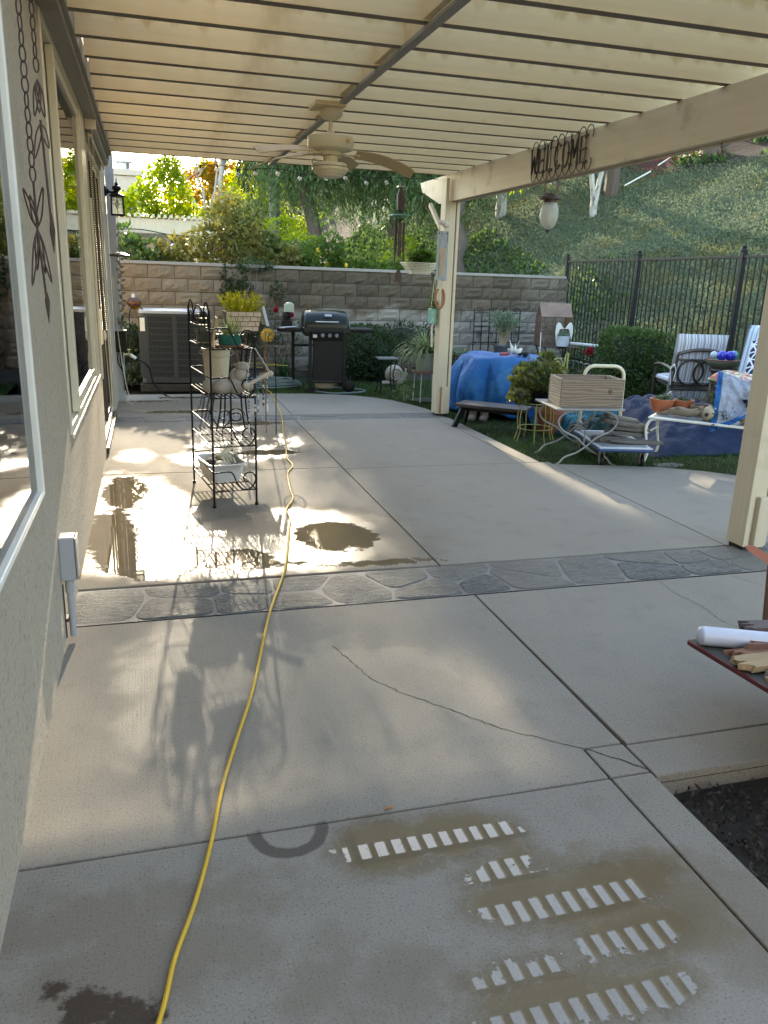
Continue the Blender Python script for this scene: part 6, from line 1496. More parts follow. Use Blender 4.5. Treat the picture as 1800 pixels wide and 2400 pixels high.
lv_ = [(.105, .17, 0), (.12, .19, .06), (.138, .215, .128), (.150, .226, .132), (.150, .226, .142), (.134, .211, .14), (.115, .185, .05), (.10, .165, .012)]
for hx, hy, z in lv_: vs += [(x, y, z) for x, y in rr4(hx, hy, .05)]
for i in range(len(lv_)-1):
    for k in range(n): fs.append((i*n+k, i*n+(k+1) % n, (i+1)*n+(k+1) % n, (i+1)*n+k))
fs += [tuple(range(n-1, -1, -1)), tuple((len(lv_)-1)*n+k for k in range(n))]
m.add(vs, fs).build('tub_body', pm('white plastic', (.66, .66, .63), .4, var=.04), wt, smooth=True, ang=50)
gv = thing('work_gloves', 'pale work gloves and a dark rag piled in the white dish tub', 'gloves', rk(.135, .40, .235), RKR)
for i, (p, c, s) in enumerate([((0, -.05, 0), (.5, .47, .4), 1.0), ((.05, .08, .02), (.55, .5, .36), 1.1)]):
    m = MB().ball(p, (.055*s, .07*s, .022*s), 12, 8)
    for k in range(4): m.tube(catmull([(p[0]-.03+.02*k, p[1]-.05, p[2]), (p[0]-.035+.025*k, p[1]-.10, p[2]+.01), (p[0]-.03+.024*k, p[1]-.135, p[2]-.005)], 4), .011, 7)
    m.tube(catmull([(p[0]+.04, p[1], p[2]), (p[0]+.075, p[1]-.03, p[2]+.02), (p[0]+.085, p[1]-.06, p[2]+.02)], 4), .012, 7); m.build('glove', pm('glove cloth %d' % i, c, .85, var=.15), gv, smooth=True, ang=180)
MB().ball((-.06, .03, .0), (.05, .09, .03), 12, 7).ball((.02, .13, -.01), (.07, .05, .03), 12, 7).build('rag', pm('dark rag', (.03, .03, .03), .9), gv, smooth=True)
MB().tube([(.0, .08, .02), (.06, .12, .05), (.10, .14, .075)], .022, 8).ball((.11, .145, .08), .025, 8, 6).build('bone_handle', pm('bone handle', (.58, .5, .34), .5), gv, smooth=True)
# second stand and planter behind the rack
s2 = thing('iron_stand', 'second black iron scrolled stand behind the wire rack', 'plant stand', (.80, 8.35, 0), RAD(6))
for (x, y) in ((-.14, -.14), (.14, -.14), (.14, .14), (-.14, .14)): MB().tube(catmull([(x, y, 1.04), (x*.75, y*.75, .6), (x*.8, y*.8, .25), (x*1.1, y*1.1, 0)], 5), .009, 7).build('leg', M['black'], s2, smooth=True)
MB().tube([(-.15, -.15, 1.045), (.15, -.15, 1.045), (.15, .15, 1.045), (-.15, .15, 1.045)], .008, 6, closed=True).tube([(-.15, 0, 1.04), (.15, 0, 1.04)], .006, 5).tube([(0, -.15, 1.04), (0, .15, 1.04)], .006, 5).tube([(-.11, -.11, .45), (.11, -.11, .45), (.11, .11, .45), (-.11, .11, .45)], .005, 5, closed=True).build('ring_frame', M['black'], s2)
m = MB()
for s in (-1, 1): m.tube([(s*(.02+.075*(1-k/26))*math.cos(k*.42)*1.0, -.125, .20+.085*(1-k/30)*math.sin(k*.42)) for k in range(22)], .005, 5)
m.build('scroll', M['black'], s2)
bp = thing('planter_box', 'pale brick-patterned planter of yellow-green sprigs behind the rack', 'planter', (.90, 8.30, 1.05), RAD(3))
pm_ = MB(); pv = [(-.14, -.10), (.14, -.10), (.14, .10), (-.14, .10)]; pt_ = [(-.18, -.13), (.18, -.13), (.18, .13), (-.18, .13)]
pm_.add([(x, y, 0) for x, y in pv]+[(x, y, .19) for x, y in pt_]+[(x*.9, y*.9, .19) for x, y in pt_]+[(x*.9, y*.9, .14) for x, y in pt_], [(3, 2, 1, 0)]+[(i, (i+1) % 4, 4+(i+1) % 4, 4+i) for i in range(4)]+[(4+i, 4+(i+1) % 4, 8+(i+1) % 4, 8+i) for i in range(4)]+[(8+i, 8+(i+1) % 4, 12+(i+1) % 4, 12+i) for i in range(4)]+[(12, 13, 14, 15)])
pm_.build('body', pm('planter mortar', (.20, .15, .12), .9), bp)
for r in range(4):
    z = .006+.047*r; w = .142+.04*(z/.19); y = -.102-.03*((z+.02)/.19); x = -w
    off = .035 if r % 2 else 0
    while x < w-.02:
        x1 = min(w, x+.075-(off if x == -w else 0)); MB().box(((x+x1)/2, y-.002, z+.021), (x1-x-.006, .012, .040), rx=RAD(-9)).build('brick', pm_mat if (pm_mat := M.setdefault('planterbrick', pm('pale pink brick', (.50, .40, .32), .85, var=.2))) else None, bp); x = x1
Q = []
for k in range(70):
    a = random.uniform(0, 2*PI); r = random.uniform(.2, 1); p0 = V(r*.14*math.cos(a), r*.1*math.sin(a), .15); d = nrm(V(r*.62*math.cos(a), r*.45*math.sin(a), .72)); l = random.uniform(.14, .25)
    P = np.array([p0+d*l*t for t in np.linspace(.1, 1, 30)]); D = d*.8+rdir(30)*.7; D /= np.linalg.norm(D, axis=1, keepdims=True); Q.append(leaf_q(P, D, .026, .009))
    P = P[:3]
quads_mesh('sprigs', np.concatenate(Q), LF['yellowgreen'], bp)
hp = thing('slate_sign', 'small tilted white and green plaque on a stake right of the planter box', 'garden ornament', (1.13, 8.3, .75))
MB().tube([(0, 0, -.75), (0, 0, .3)], .006, 6).build('stake', M['rust'], hp)
MB().box((.0, -.02, .45), (.03, .012, .2), ry=RAD(-14)).build('white_panel', pm('white blue panel', (.5, .6, .7), .5), hp, bevel=.003); MB().box((-.045, 0, .46), (.035, .012, .2), ry=RAD(-16)).build('green_panel', pm('mossy panel', (.22, .22, .13), .8, var=.3), hp, bevel=.003)
wf = thing('wheel_ornament', 'small dark iron wheel ornament at the right end of the rack', 'garden ornament', (1.22, 8.2, .98)); m = MB()
m.tube([(.075*math.cos(a), 0, .075*math.sin(a)) for a in np.linspace(0, 2*PI, 22, endpoint=False)], .005, 5, closed=True)
for k in range(8): m.tube([(0, 0, 0), (.075*math.cos(k*PI/4), 0, .075*math.sin(k*PI/4))], .0025, 4)
m.tube([(0, .0, -.07), (0, 0, -.98)], .005, 5); m.build('wheel', M['black'], wf)
# extension cord
cpts = [(-.16, 1.1), (-.05, 1.45), (-.01, 1.61), (.04, 1.78), (.10, 2.0), (.16, 2.28), (.23, 2.54), (.33, 2.89), (.44, 3.35), (.51, 3.66), (.64, 4.16), (.725, 4.46), (.805, 4.9), (.87, 5.15), (.885, 5.4), (.95, 5.67), (.985, 5.95), (1.04, 6.23), (1.07, 6.5), (1.13, 6.75), (1.15, 7.1), (1.25, 7.69), (1.29, 8.2), (1.40, 8.99), (1.47, 9.6), (1.54, 10.37), (1.57, 10.9), (1.60, 11.3), (1.55, 11.5)]
P3 = catmull([(x+(.010*math.sin(y*17)+.008*math.sin(y*29) if y > 4 else .004*math.sin(y*11)), y, .009) for x, y in cpts], 8)
tag(MB().tube(P3, .0062, 8).build('extension_cord', pm('yellow cord jacket', (.62, .37, .025), .42, var=.08, c2=(.5, .33, .08), c2s=3, c2lo=.55, c2hi=.7), smooth=True), 'long yellow extension cord snaking across the patio from the foreground', 'cord')
for (x, y, lb) in [(.65, 2.045, 'small curled orange leaf in the joint of the foreground slab'), (-.11, 5.6, 'small dark leaf floating in the puddle by the house wall')]:
    tag(MB().add([(-.016, -.005, .003), (0, -.008, .010), (.018, 0, .004), (0, .008, .008)], [(0, 1, 2, 3)]).build('fallen_leaf', pm('dry leaf '+lb[:12], (.42, .17, .05) if x > 0 else (.05, .03, .02), .7), loc=(x, y, .001), solid=.001), lb, 'leaf')
# ------------------------------------------------------------------ blue tarp covered table, bench
M['tarpblue'] = None
def tarp(name, c, rough=.35, c2=None):
    t = NT(name); v = t.coord(); w = t.add('ShaderNodeTexWave'); w.inputs['Scale'].default_value = 55; t.link(v, w.inputs[0]); n = t.noise(v, 5, 5, .6); cr = t.noise(v, 16, 5, .65, .6)
    col = t.mix(n, rgb(c, .7), rgb(c, 1.25))
    if c2: col = t.mix(t.step(t.noise(v, 3, 5, .6), .5, .66), col, rgb(c2))
    return t.done(t.bsdf(col, rough, 0, t.bump(t.math('ADD', t.math('MULTIPLY', w.outputs['Fac'], .12), cr), .8, .02), .25))
M['tarpblue'] = tarp('blue tarp', (.010, .12, .36), .5, (.03, .18, .40)); M['tarpnavy'] = tarp('navy tarp', (.002, .012, .048), .42); M['tarpteal'] = tarp('teal tarp', (.015, .12, .17), .3, (.03, .2, .26)); M['tarpsilver'] = tarp('silver tarp', (.38, .42, .50), .35, (.34, .37, .43)); M['tarpdark'] = tarp('dark green tarp', (.008, .035, .03), .35)
tb = thing('patio_table', 'round table hidden under the blue tarp on the lawn', 'table', (4.36, 9.5, -.03))
MB().lathe([(.0, .66), (.50, .66), (.51, .67), (.50, .69), (.0, .69)], 28).build('table_top', M['black'], tb, smooth=True)
for k in range(4): a = PI/4+k*PI/2; MB().tube([(.34*math.cos(a), .34*math.sin(a), .66), (.42*math.cos(a), .42*math.sin(a), 0)], .025, 8).build('leg', M['black'], tb)
th = np.linspace(0, 2*PI, 200, endpoint=False); rad = np.linspace(0, 1, 44); TH, RR = np.meshgrid(th, rad, indexing='ij')
R0 = .54; s_ = np.clip((RR-.42)/.58, 0, 1)
th2 = TH+.25*np.sin(TH*2+1); lob = np.abs(np.sin(th2*3.5+.35)); amp = .55+.75*vnoise(TH*1.6, TH*0+3, 5)
out = np.abs(np.sin(TH*4-RAD(250)*4+PI/2))**.55*amp-.12; hang = .56+.16*vnoise(TH*2.2, TH*0+9, 3)-.06*out
r = np.where(RR < .42, RR/.42*R0, R0+.01+.09*s_+.24*out*np.sin(np.clip(s_*1.1, 0, 1)*PI*.72)**.9)
r = r+(.05*(fbm(TH*5, RR*6, 13)-.5)+.05*np.abs(fbm(TH*9, RR*5+2, 17)-.5)*2*s_)*(RR > .3)
XX = r*np.cos(TH); YY = r*np.sin(TH)*.92
ZZ = np.where(RR < .42, .70+.03*np.sin(XX*7)*np.cos(YY*6)+.03*(fbm(XX*5, YY*5, 4)-.5), .70+.02*out*np.clip(1-s_*3, 0, 1)-.03*np.clip(s_*6, 0, 1)-s_**1.25*hang)
tag(grid_mesh('blue_tarp', XX, YY, ZZ, M['tarpblue'], closed_u=True, solid=.004, loc=(4.36, 9.5, 0)), 'bright blue tarp draped in deep folds over the round table', 'tarp')
jk = thing('tarp_clutter', 'white cloth scrap and dark wire weights lying on top of the blue tarp', 'clutter', (4.42, 9.38, .715))
m = MB()
for k in range(7): 
    a = k*.9; m.add([(0, 0, .02), (.09*math.cos(a), .07*math.sin(a), .03), (.10*math.cos(a+.3), .08*math.sin(a+.3), .10+.05*(k % 3)), (.03*math.cos(a+.5), .03*math.sin(a+.5), .08)], [(0, 1, 2, 3)])
m.build('cloth_scrap', pm('white rag', (.66, .65, .60), .8), jk, solid=.003, smooth=True)
MB().tube([(-.2, 0, .02), (-.08, 0, .025)], .02, 8).build('red_handle', pm('red plastic', (.30, .04, .03), .4), jk); MB().tube(catmull([(.02, -.06, .02), (.12, -.08, .05), (.16, -.02, .02), (.1, .05, .04), (.05, -.02, .06)], 5), .015, 7).ball((.1, -.1, .03), .035, 8, 6).build('wire_weight', M['black'], jk, smooth=True)
tag(MB().tube([(0, 0, 0), (.0, .02, .42)], .005, 5).build('white_rod', M['whitepaint'], loc=(4.68, 9.2, .6)), 'thin white rod standing up at the right side of the blue tarp', 'rod')
lb_ = thing('low_bench', 'low dark wooden bench with splayed legs in front of the blue tarp', 'bench', (3.72, 8.35, -.03), RAD(-40))
MB().box((.0, .0, .275), (.82, .34, .035)).build('seat', pm('dark stained wood', (.055, .045, .04), .5, var=.3, stretch=(1, 8, 8)), lb_, bevel=.006)
for sx in (-1, 1):
    for sy in (-1, 1): MB().beam((sx*.32, sy*.09, .26), (sx*.40, sy*.20, 0), .035, .06).build('leg', M['black'], lb_, bevel=.004)
MB().b2((-.34, -.02, .20), (.34, .02, .25)).build('stretcher', M['black'], lb_)
bx_ = thing('garden_boots', 'pair of worn brown work boots under the blue tarp', 'boots', (3.72, 8.95, -.03), RAD(-30))
for x in (0, .14): MB().ball((x, -.06, .045), (.05, .12, .045), 10, 7).tube([(x, .03, .05), (x, .04, .2)], .05, 9).build('boot', pm('brown leather', (.14, .10, .07), .7, var=.3), bx_, smooth=True)
# ------------------------------------------------------------------ leafy plant on yellow wire stand, terracotta pot
M['yellowwire'] = pm('yellow green wire', (.38, .37, .10), .45, var=.15)
ys = thing('wire_plant_stand', 'yellow-green wire plant stand on the lawn', 'plant stand', (3.92, 7.68, -.03), RAD(-10))
for k in range(8):
    a = 2*PI*(k+.5)/8+(.12 if k % 2 else -.12); MB().tube(catmull([(.17*math.cos(a), .17*math.sin(a), .42), (.19*math.cos(a), .19*math.sin(a), .25), (.18*math.cos(a), .18*math.sin(a), .12), (.215*math.cos(a), .215*math.sin(a), 0)], 4), .0052, 6).build('leg', M['yellowwire'], ys, smooth=True)
MB().tube([(.185*math.cos(a), .185*math.sin(a), .15) for a in np.linspace(0, 2*PI, 24, endpoint=False)], .0045, 5, closed=True).tube([(.172*math.cos(a), .172*math.sin(a), .42) for a in np.linspace(0, 2*PI, 24, endpoint=False)], .005, 5, closed=True).build('ring', M['yellowwire'], ys)
gr_ = thing('leafy_plant', 'bushy round-leaved plant in a dark pot on the yellow wire stand', 'potted plant', (3.92, 7.68, .36))
MB().lathe([(.0, 0), (.11, 0), (.155, .16), (.165, .17), (.14, .17)], 18).build('pot', M['black'], gr_, smooth=True)
m = MB()
for k in range(12): a = k*.9; limb(m, (0, 0, .15), (.22*math.cos(a), .2*math.sin(a), .32+.1*(k % 3)), .008, .004, 5, .06)
m.build('stems', M['twig'], gr_)
P = np.concatenate([blob_points((.0, 0, .29), (.30, .27, .17), 760, .55)[0], blob_points((-.22, -.05, .12), (.14, .14, .10), 160, .4)[0], blob_points((.1, .05, .45), (.09, .09, .12), 110, .3)[0], blob_points((.2, .1, .22), (.2, .16, .16), 260, .5)[0]])
D = (P-np.array([0, 0, .1])); D = D/np.linalg.norm(D, axis=1, keepdims=True)*.5+rdir(len(P))*.8; D /= np.linalg.norm(D, axis=1, keepdims=True)
quads_mesh('leaves', leaf_q(P, D, .062, .058, .15), LF['geranium'], gr_)
yc = thing('scroll_trellis', 'small yellow-green scrolled wire trellis standing behind the leafy plant', 'trellis', (4.72, 8.9, 0)); m = MB()
for x in (-.12, .02, .14): m.tube([(x, 0, 0), (x, 0, .62)], .007, 6)
m.tube([(.06+(.085*(1-k/34))*math.cos(k*.4+PI), 0, .66+(.085*(1-k/34))*math.sin(k*.4)) for k in range(32)], .007, 6); m.tube([(-.08+(.07*(1-k/30))*math.cos(k*.4), 0, .56+(.07*(1-k/30))*math.sin(k*.4)) for k in range(28)], .006, 6); m.tube([(.14, 0, .6), (.16, 0, .78), (.19, 0, .8), (.19, 0, .1)], .008, 6)
m.build('wire', M['yellowwire'], yc, smooth=True)
tp = thing('terracotta_pot', 'large terracotta pot standing on the grass behind the wire stands', 'pot', (4.32, 8.12, -.03))
MB().lathe([(.105, 0), (.11, .01), (.15, .23), (.172, .235), (.176, .31), (.16, .31), (.14, .22), (.0, .20)], 26, cap1=False).build('pot', pm('terracotta', (.34, .12, .065), .8, var=.12, c2=(.42, .22, .15), c2s=4), tp, smooth=True)
P, d = blob_points((0, 0, .32), (.14, .13, .08), 130, .2); quads_mesh('leaves', leaf_q(P, rdir(130, .4), .06, .03), LF['dark'], tp)
# ------------------------------------------------------------------ crate on an iron table
M['greyiron'] = pm('weathered grey iron', (.27, .26, .24), .5, .2, var=.15)
ct_ = thing('scroll_table', 'small iron table with curling wire legs under the wooden crate', 'table', (3.90, 6.78, -.03), RAD(-8))
MB().box((0, 0, .535), (.66, .62, .016)).build('table_top', M['greyiron'], ct_, bevel=.003)
for sy in (-1, 1):
    for sx in (-1, 1): MB().tube(catmull([(sx*.10, sy*.27, .525), (sx*.22, sy*.27, .50), (sx*.285, sy*.27, .43), (sx*.24, sy*.27, .34), (sx*.10, sy*.27, .27), (sx*.02, sy*.27, .20), (-sx*.08, sy*.27, .13), (-sx*.20, sy*.28, .085), (-sx*.25, sy*.28, .03), (-sx*.30, sy*.28, .006)], 6), .009, 7).build('leg', M['greyiron'], ct_, smooth=True)
MB().tube(catmull([(-.02, -.27, .21), (.04, -.1, .32), (.0, .1, .32), (.02, .27, .21)], 5), .007, 6).build('stretcher', M['greyiron'], ct_, smooth=True)
def plank(name, c, st, k):
    t = NT(name); v = t.coord(stretch=st); w = t.add('ShaderNodeTexWave', wave_type='RINGS'); w.inputs['Scale'].default_value = 1.4; w.inputs['Distortion'].default_value = 9; w.inputs['Detail'].default_value = 4; w.inputs['Detail Scale'].default_value = 1.2; t.link(v, w.inputs[0])
    n = t.noise(v, 7, 6, .7); s = t.noise(v, 2.5, 4, .6)
    col = t.mix(w.outputs['Fac'], rgb(c, .72), rgb(c, 1.15)); col = t.mix(t.math('MULTIPLY', t.step(n, .52, .7), .5), col, rgb((.20, .18, .165))); col = t.mix(t.step(s, .62, .75), col, rgb((.09, .07, .06)))
    return t.done(t.bsdf(col, .8, 0, t.bump(t.math('ADD', w.outputs['Fac'], n), .5, .003)))
M['crate'] = plank('weathered crate wood', (.25, .18, .125), (1.2, 5, 9), 0); M['cratelight'] = plank('pale crate end', (.42, .35, .26), (5, 1.2, 9), 0)
cr = thing('wooden_crate', 'empty weathered wooden crate standing on the iron table', 'crate', (3.93, 6.73, .515), RAD(-9)); W, D, H = .60, .34, .26
for y in (-D/2, D/2): MB().b2((-W/2, y-.009, 0), (W/2, y+.009, H)).build('side_board', M['crate'], cr, bevel=.003)
for x in (-W/2+.011, W/2-.011): MB().b2((x-.011, -D/2+.0095, .001), (x+.011, D/2-.0095, H-.002)).build('end_board', M['cratelight'], cr, bevel=.003)
MB().b2((-W/2+.023, -D/2+.0095, .002), (W/2-.023, D/2-.0095, .016)).build('base_board', M['crate'], cr)
for sx in (-1, 1): MB().b2((sx*(W/2-.034)-.011, D/2-.036, .018), (sx*(W/2-.034)+.011, D/2-.0095, H-.004)).build('corner_batten', M['cratelight'], cr)
MB().lathe([(.022, 0), (.018, .002), (.008, .003), (0, .003)], 14).xf(Matrix.Translation((.17, -D/2-.0095, .15)) @ Matrix.Rotation(RAD(90), 4, 'X')).build('knot', pm('wood knot', (.13, .075, .045), .7, var=.4, scale=60), cr)
# ------------------------------------------------------------------ platform hand truck with slate
ht = thing('hand_truck', 'platform hand truck with a cream folding handle parked on the lawn', 'hand truck', (4.26, 6.72, -.03), RAD(-14))
MB().box((0, 0, .185), (.52, .92, .03)).build('bumper_edge', pm('navy bumper', (.02, .05, .14), .5), ht, bevel=.012)
MB().box((0, 0, .203), (.50, .90, .012)).build('deck', pm('pale deck', (.50, .52, .54), .5, var=.08), ht, bevel=.004); MB().box((0, 0, .2105), (.42, .80, .004)).build('deck_mat', pm('grey rubber mat', (.20, .20, .20), .7, var=.15), ht)
M['creamtube'] = pm('cream tube', (.66, .61, .42), .35, var=.04)
hl_ = MB().tube([(-.21, .43, .2), (-.20, .44, .72)]+[(-.10-.10*math.cos(a), .44, .76+.10*math.sin(a)) for a in np.linspace(.2, PI/2, 6)]+[(.10+.10*math.sin(a), .44, .76+.10*math.cos(a)) for a in np.linspace(0, PI/2-.2, 6)]+[(.20, .44, .72), (.21, .43, .2)], .018, 12).build('handle', M['creamtube'], ht, smooth=True)
MB().b2((-.19, .435, .42), (.19, .447, .56)).build('handle_plate', M['creamtube'], hl_)
for sx in (-1, 1):
    MB().b2((sx*.21-.03, .40, .215), (sx*.21+.03, .45, .30)).build('bracket', M['steel'], ht, bevel=.006)
    for y in (-.34, .34):
        w = MB().lathe([(.02, -.016), (.055, -.016), (.062, -.008), (.062, .008), (.055, .016), (.02, .016)], 18).xf(Matrix.Translation((sx*.19, y, .065)) @ Matrix.Rotation(RAD(90), 4, 'Y')).build('wheel', M['black'], ht, smooth=True)
        MB().lathe([(.0, -.018), (.03, -.018), (.03, .018), (.0, .018)], 12).xf(Matrix.Translation((sx*.19, y, .065)) @ Matrix.Rotation(RAD(90), 4, 'Y')).b2((sx*.19-.022, y-.02, .06), (sx*.19-.018, y+.03, .17)).b2((sx*.19+.018, y-.02, .06), (sx*.19+.022, y+.03, .17)).build('caster_fork', M['steel'], w)
M['slate'] = stone('rough slate', (.06, .05, .04), (.15, .13, .11), .75)
def slatepiece(label, c, l, w, h, rz, ry=0):
    random.seed(int(l*1000+c[2]*999)); n = 11; pol = []
    for k in range(n):
        a = 2*PI*k/n; f = random.uniform(.8, 1.1); pol.append((l/2*math.copysign(abs(math.cos(a))**.7, math.cos(a))*f, w/2*math.copysign(abs(math.sin(a))**.8, math.sin(a))*f))
    m = MB(); top = [(x*.94+random.uniform(-.006, .006), y*.92) for x, y in pol]
    m.add([(x, y, 0) for x, y in pol]+[(x*1.03, y*1.04, h*.5+random.uniform(-.15, .15)*h) for x, y in pol]+[(x, y, h*random.uniform(.8, 1.1)) for x, y in top], [tuple(range(n-1, -1, -1)), tuple(range(2*n, 3*n))]+[(i, (i+1) % n, n+(i+1) % n, n+i) for i in range(n)]+[(n+i, n+(i+1) % n, 2*n+(i+1) % n, 2*n+i) for i in range(n)])
    o = m.build('slate_slab', M['slate'], loc=c, rz=rz, bevel=.002); o.rotation_euler[1] = ry
    return tag(o, label, 'stone', 'slate slabs stacked on the hand truck')
B_ = (4.30, 6.62)
slatepiece('long thin slate at the front bottom of the stack on the hand truck', (B_[0]+.06, B_[1]-.16, .187), .50, .16, .028, RAD(-12), RAD(2))
slatepiece('short brown slate at the left bottom of the stack on the hand truck', (B_[0]-.14, B_[1]-.02, .187), .34, .18, .045, RAD(-4))
slatepiece('slate in the second layer of the stack on the hand truck', (B_[0]+.06, B_[1]+.04, .234), .42, .22, .036, RAD(-16), RAD(4))
slatepiece('slate in the third layer overhanging to the right of the stack', (B_[0]+.10, B_[1]+.03, .276), .42, .22, .04, RAD(-14), RAD(5))
slatepiece('broad pale slate second from the top of the stack on the hand truck', (B_[0]+.05, B_[1]+.04, .322), .46, .22, .042, RAD(-10), RAD(7))
slatepiece('dark narrow slate on the very top of the stack on the hand truck', (B_[0]+.01, B_[1]+.06, .372), .36, .16, .034, RAD(-12), RAD(9))
# ------------------------------------------------------------------ white bench and what lies on it
WBX, WBY, WBR = 4.98, 6.32, RAD(-47)
wb = thing('white_table', 'low white metal coffee table with curved legs piled with ornaments', 'table', (WBX, WBY, -.03), WBR)
def wbp(x, y, z=.437): p = rotz((x, y, 0), WBR); return (WBX+p[0], WBY+p[1], z)
MB().box((0, 0, .45), (.94, .48, .022)).build('table_top', M['whitepaint'], wb, bevel=.008)
MB().box((0, 0, .4625), (.86, .40, .003)).build('glass_inset', pm('frosted inset', (.32, .36, .36), .2), wb)
for sx in (-1, 1):
    for sy in (-1, 1): MB().tube(catmull([(sx*.40, sy*.21, .44), (sx*.45, sy*.225, .42), (sx*.475, sy*.235, .34), (sx*.455, sy*.23, .20), (sx*.44, sy*.225, .10), (sx*.47, sy*.235, 0)], 6), .0135, 8).build('leg', M['whitepaint'], wb, smooth=True)
    MB().tube([(sx*.465, -.23, .30), (sx*.465, .23, .30)], .008, 6).tube([(sx*.43, -.215, .43), (sx*.25, -.1, .435)], .006, 5).build('cross_bar', M['whitepaint'], wb)
db = thing('double_bowl', 'terracotta double bowl of succulents on the left end of the white table', 'potted plant', wbp(-.34, .10), WBR+RAD(20)); m = MB()
for x, r in ((-.085, .12), (.105, .10)): m.lathe([(r*.45, 0), (r*.75, .03), (r*1.0, .11), (r*1.02, .135), (r*.9, .135), (r*.8, .10), (0, .095)], 24, (x, 0, 0), cap1=False)
m.build('bowl', pm('bright terracotta', (.42, .13, .055), .7, var=.12), db, smooth=True); MB().lathe([(0, .11), (.09, .115)], 14, (-.085, 0, 0)).lathe([(0, .11), (.075, .115)], 14, (.105, 0, 0)).build('red_gravel', pm('red gravel', (.35, .08, .04), .9, var=.4, scale=60), db)
for x, y, r in ((-.13, -.02, .05), (-.06, .03, .065), (-.03, -.04, .055), (.09, .02, .05), (.14, -.02, .04), (-.1, .06, .05)):
    P = np.tile(V(x, y, .12), (34, 1)); D = rdir(34, .8); quads_mesh('succulent', leaf_q(P, D, r*1.15, r*.42, .2), LF['succ'], db)
wbx = thing('planter_trough', 'grey wooden trough planted with a tall succulent on the white table', 'planter', wbp(.02, .13), WBR); m = MB()
for y in (-.08, .08): m.b2((-.17, y-.008, 0), (.17, y+.008, .10))
for x in (-.17, .17): m.b2((x-.008, -.072, 0), (x+.008, .072, .10))
m.b2((-.16, -.07, 0), (.16, .07, .07)); m.build('trough', M['crate'], wbx, bevel=.002); Q = []; m = MB()
for q in ((.05, 0, .30), (.09, .02, .22), (.02, .02, .18), (.10, -.02, .35), (.05, .03, .12)): limb(m, (.06, 0, .07), q, .008, .005, 4, .04); P = np.tile(V(*q), (20, 1)); Q.append(leaf_q(P, rdir(20, .5), .075, .04, .2))
m.build('stem', M['twig'], wbx); quads_mesh('leaves', np.concatenate(Q), LF['succ'], wbx)
dg = thing('driftwood_carving', 'grey knobbly driftwood carving lying along the front of the white table', 'ornament', wbp(-.20, -.13), WBR)
MB().tube(catmull([(-.22, .02, .015), (-.14, .0, .03), (-.06, 0, .055), (0, .0, .06), (.06, 0, .05), (.12, .0, .06), (.17, .01, .085), (.20, .02, .12)], 5), [.010]*4+[.02]*4+[.038]*5+[.042]*5+[.04]*5+[.036]*6+[.032]*5+[.022]*2, 10).ball((-.02, -.02, .085), (.03, .02, .02), 8, 6).ball((.17, -.015, .11), .02, 8, 6).build('carving', pm('grey driftwood', (.22, .17, .12), .8, var=.3, scale=12), dg, smooth=True)
for k, (x, y, r, lb) in enumerate([(.05, -.13, .068, 'gourd birdhouse with a dark round hole on the white table'), (.36, -.02, .075, 'pale gourd at the right end of the white table')]):
    g_ = thing('gourd', lb, 'gourd', wbp(x, y), WBR); MB().lathe([(.2*r, 0), (.75*r, .1*r), (r, .8*r), (.95*r, 1.25*r), (.6*r, 1.75*r), (.25*r, 1.95*r), (.15*r, 2.1*r)], 22).build('shell', pm('gourd skin %d' % k, (.38, .31, .21) if k == 0 else (.50, .40, .20), .5, var=.12), g_, smooth=True, ang=180)
    if k == 0: MB().lathe([(.018, 0), (.018, .004), (0, .004)], 14).xf(Matrix.Translation((-.012, -r*.985, .9*r)) @ Matrix.Rotation(RAD(90), 4, 'X')).build('entrance_hole', M['dark'], g_)
yb = tag(MB().ball((0, 0, .05), (.05, .04, .05), 10, 7).ball((.0, 0, .11), (.03, .035, .025), 8, 6).build('yellow_figurine', pm('yellow resin', (.50, .38, .14), .5, var=.15), loc=wbp(.44, .06), smooth=True), 'small yellow figurine at the right end of the white table', 'figurine')
tag(quads_mesh('moss_clump', leaf_q(*(lambda P: (P, rdir(260, .4)))(np.array(wbp(.14, -.12))+rng.normal(size=(260, 3))*np.array([.05, .05, .035])+np.array([0, 0, .05])), .03, .012), LF['dark'], kind='stuff'), 'clump of dark moss beside the gourd birdhouse', 'moss')
# tarp folded over the back of the white table: silver inside, blue hem
def sheet(name, corners, mat, n=22, amp=.02, seed=1, parent=None, solid=.004, f=4.5, kind=None):
    a, b, c, d = [V(*p) for p in corners]; u = np.linspace(0, 1, n)[:, None, None]; v = np.linspace(0, 1, n)[None, :, None]
    P = a*(1-u)*(1-v)+b*u*(1-v)+c*u*v+d*(1-u)*v; nn = nrm(np.cross(b-a, d-a)); U, Vv = np.meshgrid(np.linspace(0, 1, n), np.linspace(0, 1, n), indexing='ij')
    P = P+nn*((fbm(U*f, Vv*f, seed)-.5)*amp*4+np.abs(fbm(U*f*1.7+3, Vv*f*1.7, seed+5)-.5)*amp*3-(amp))[..., None]
    return grid_mesh(name, P[..., 0], P[..., 1], P[..., 2], mat, parent, solid=solid, kind=kind)
tf = thing('folded_tarp', 'silver and blue tarp corner folded over the white table', 'tarp', (0, 0, 0))
qa, qb, qc, qd = wbp(.04, .10, .86), wbp(.10, -.27, .38), wbp(.56, -.16, .56), wbp(.46, .10, .74)
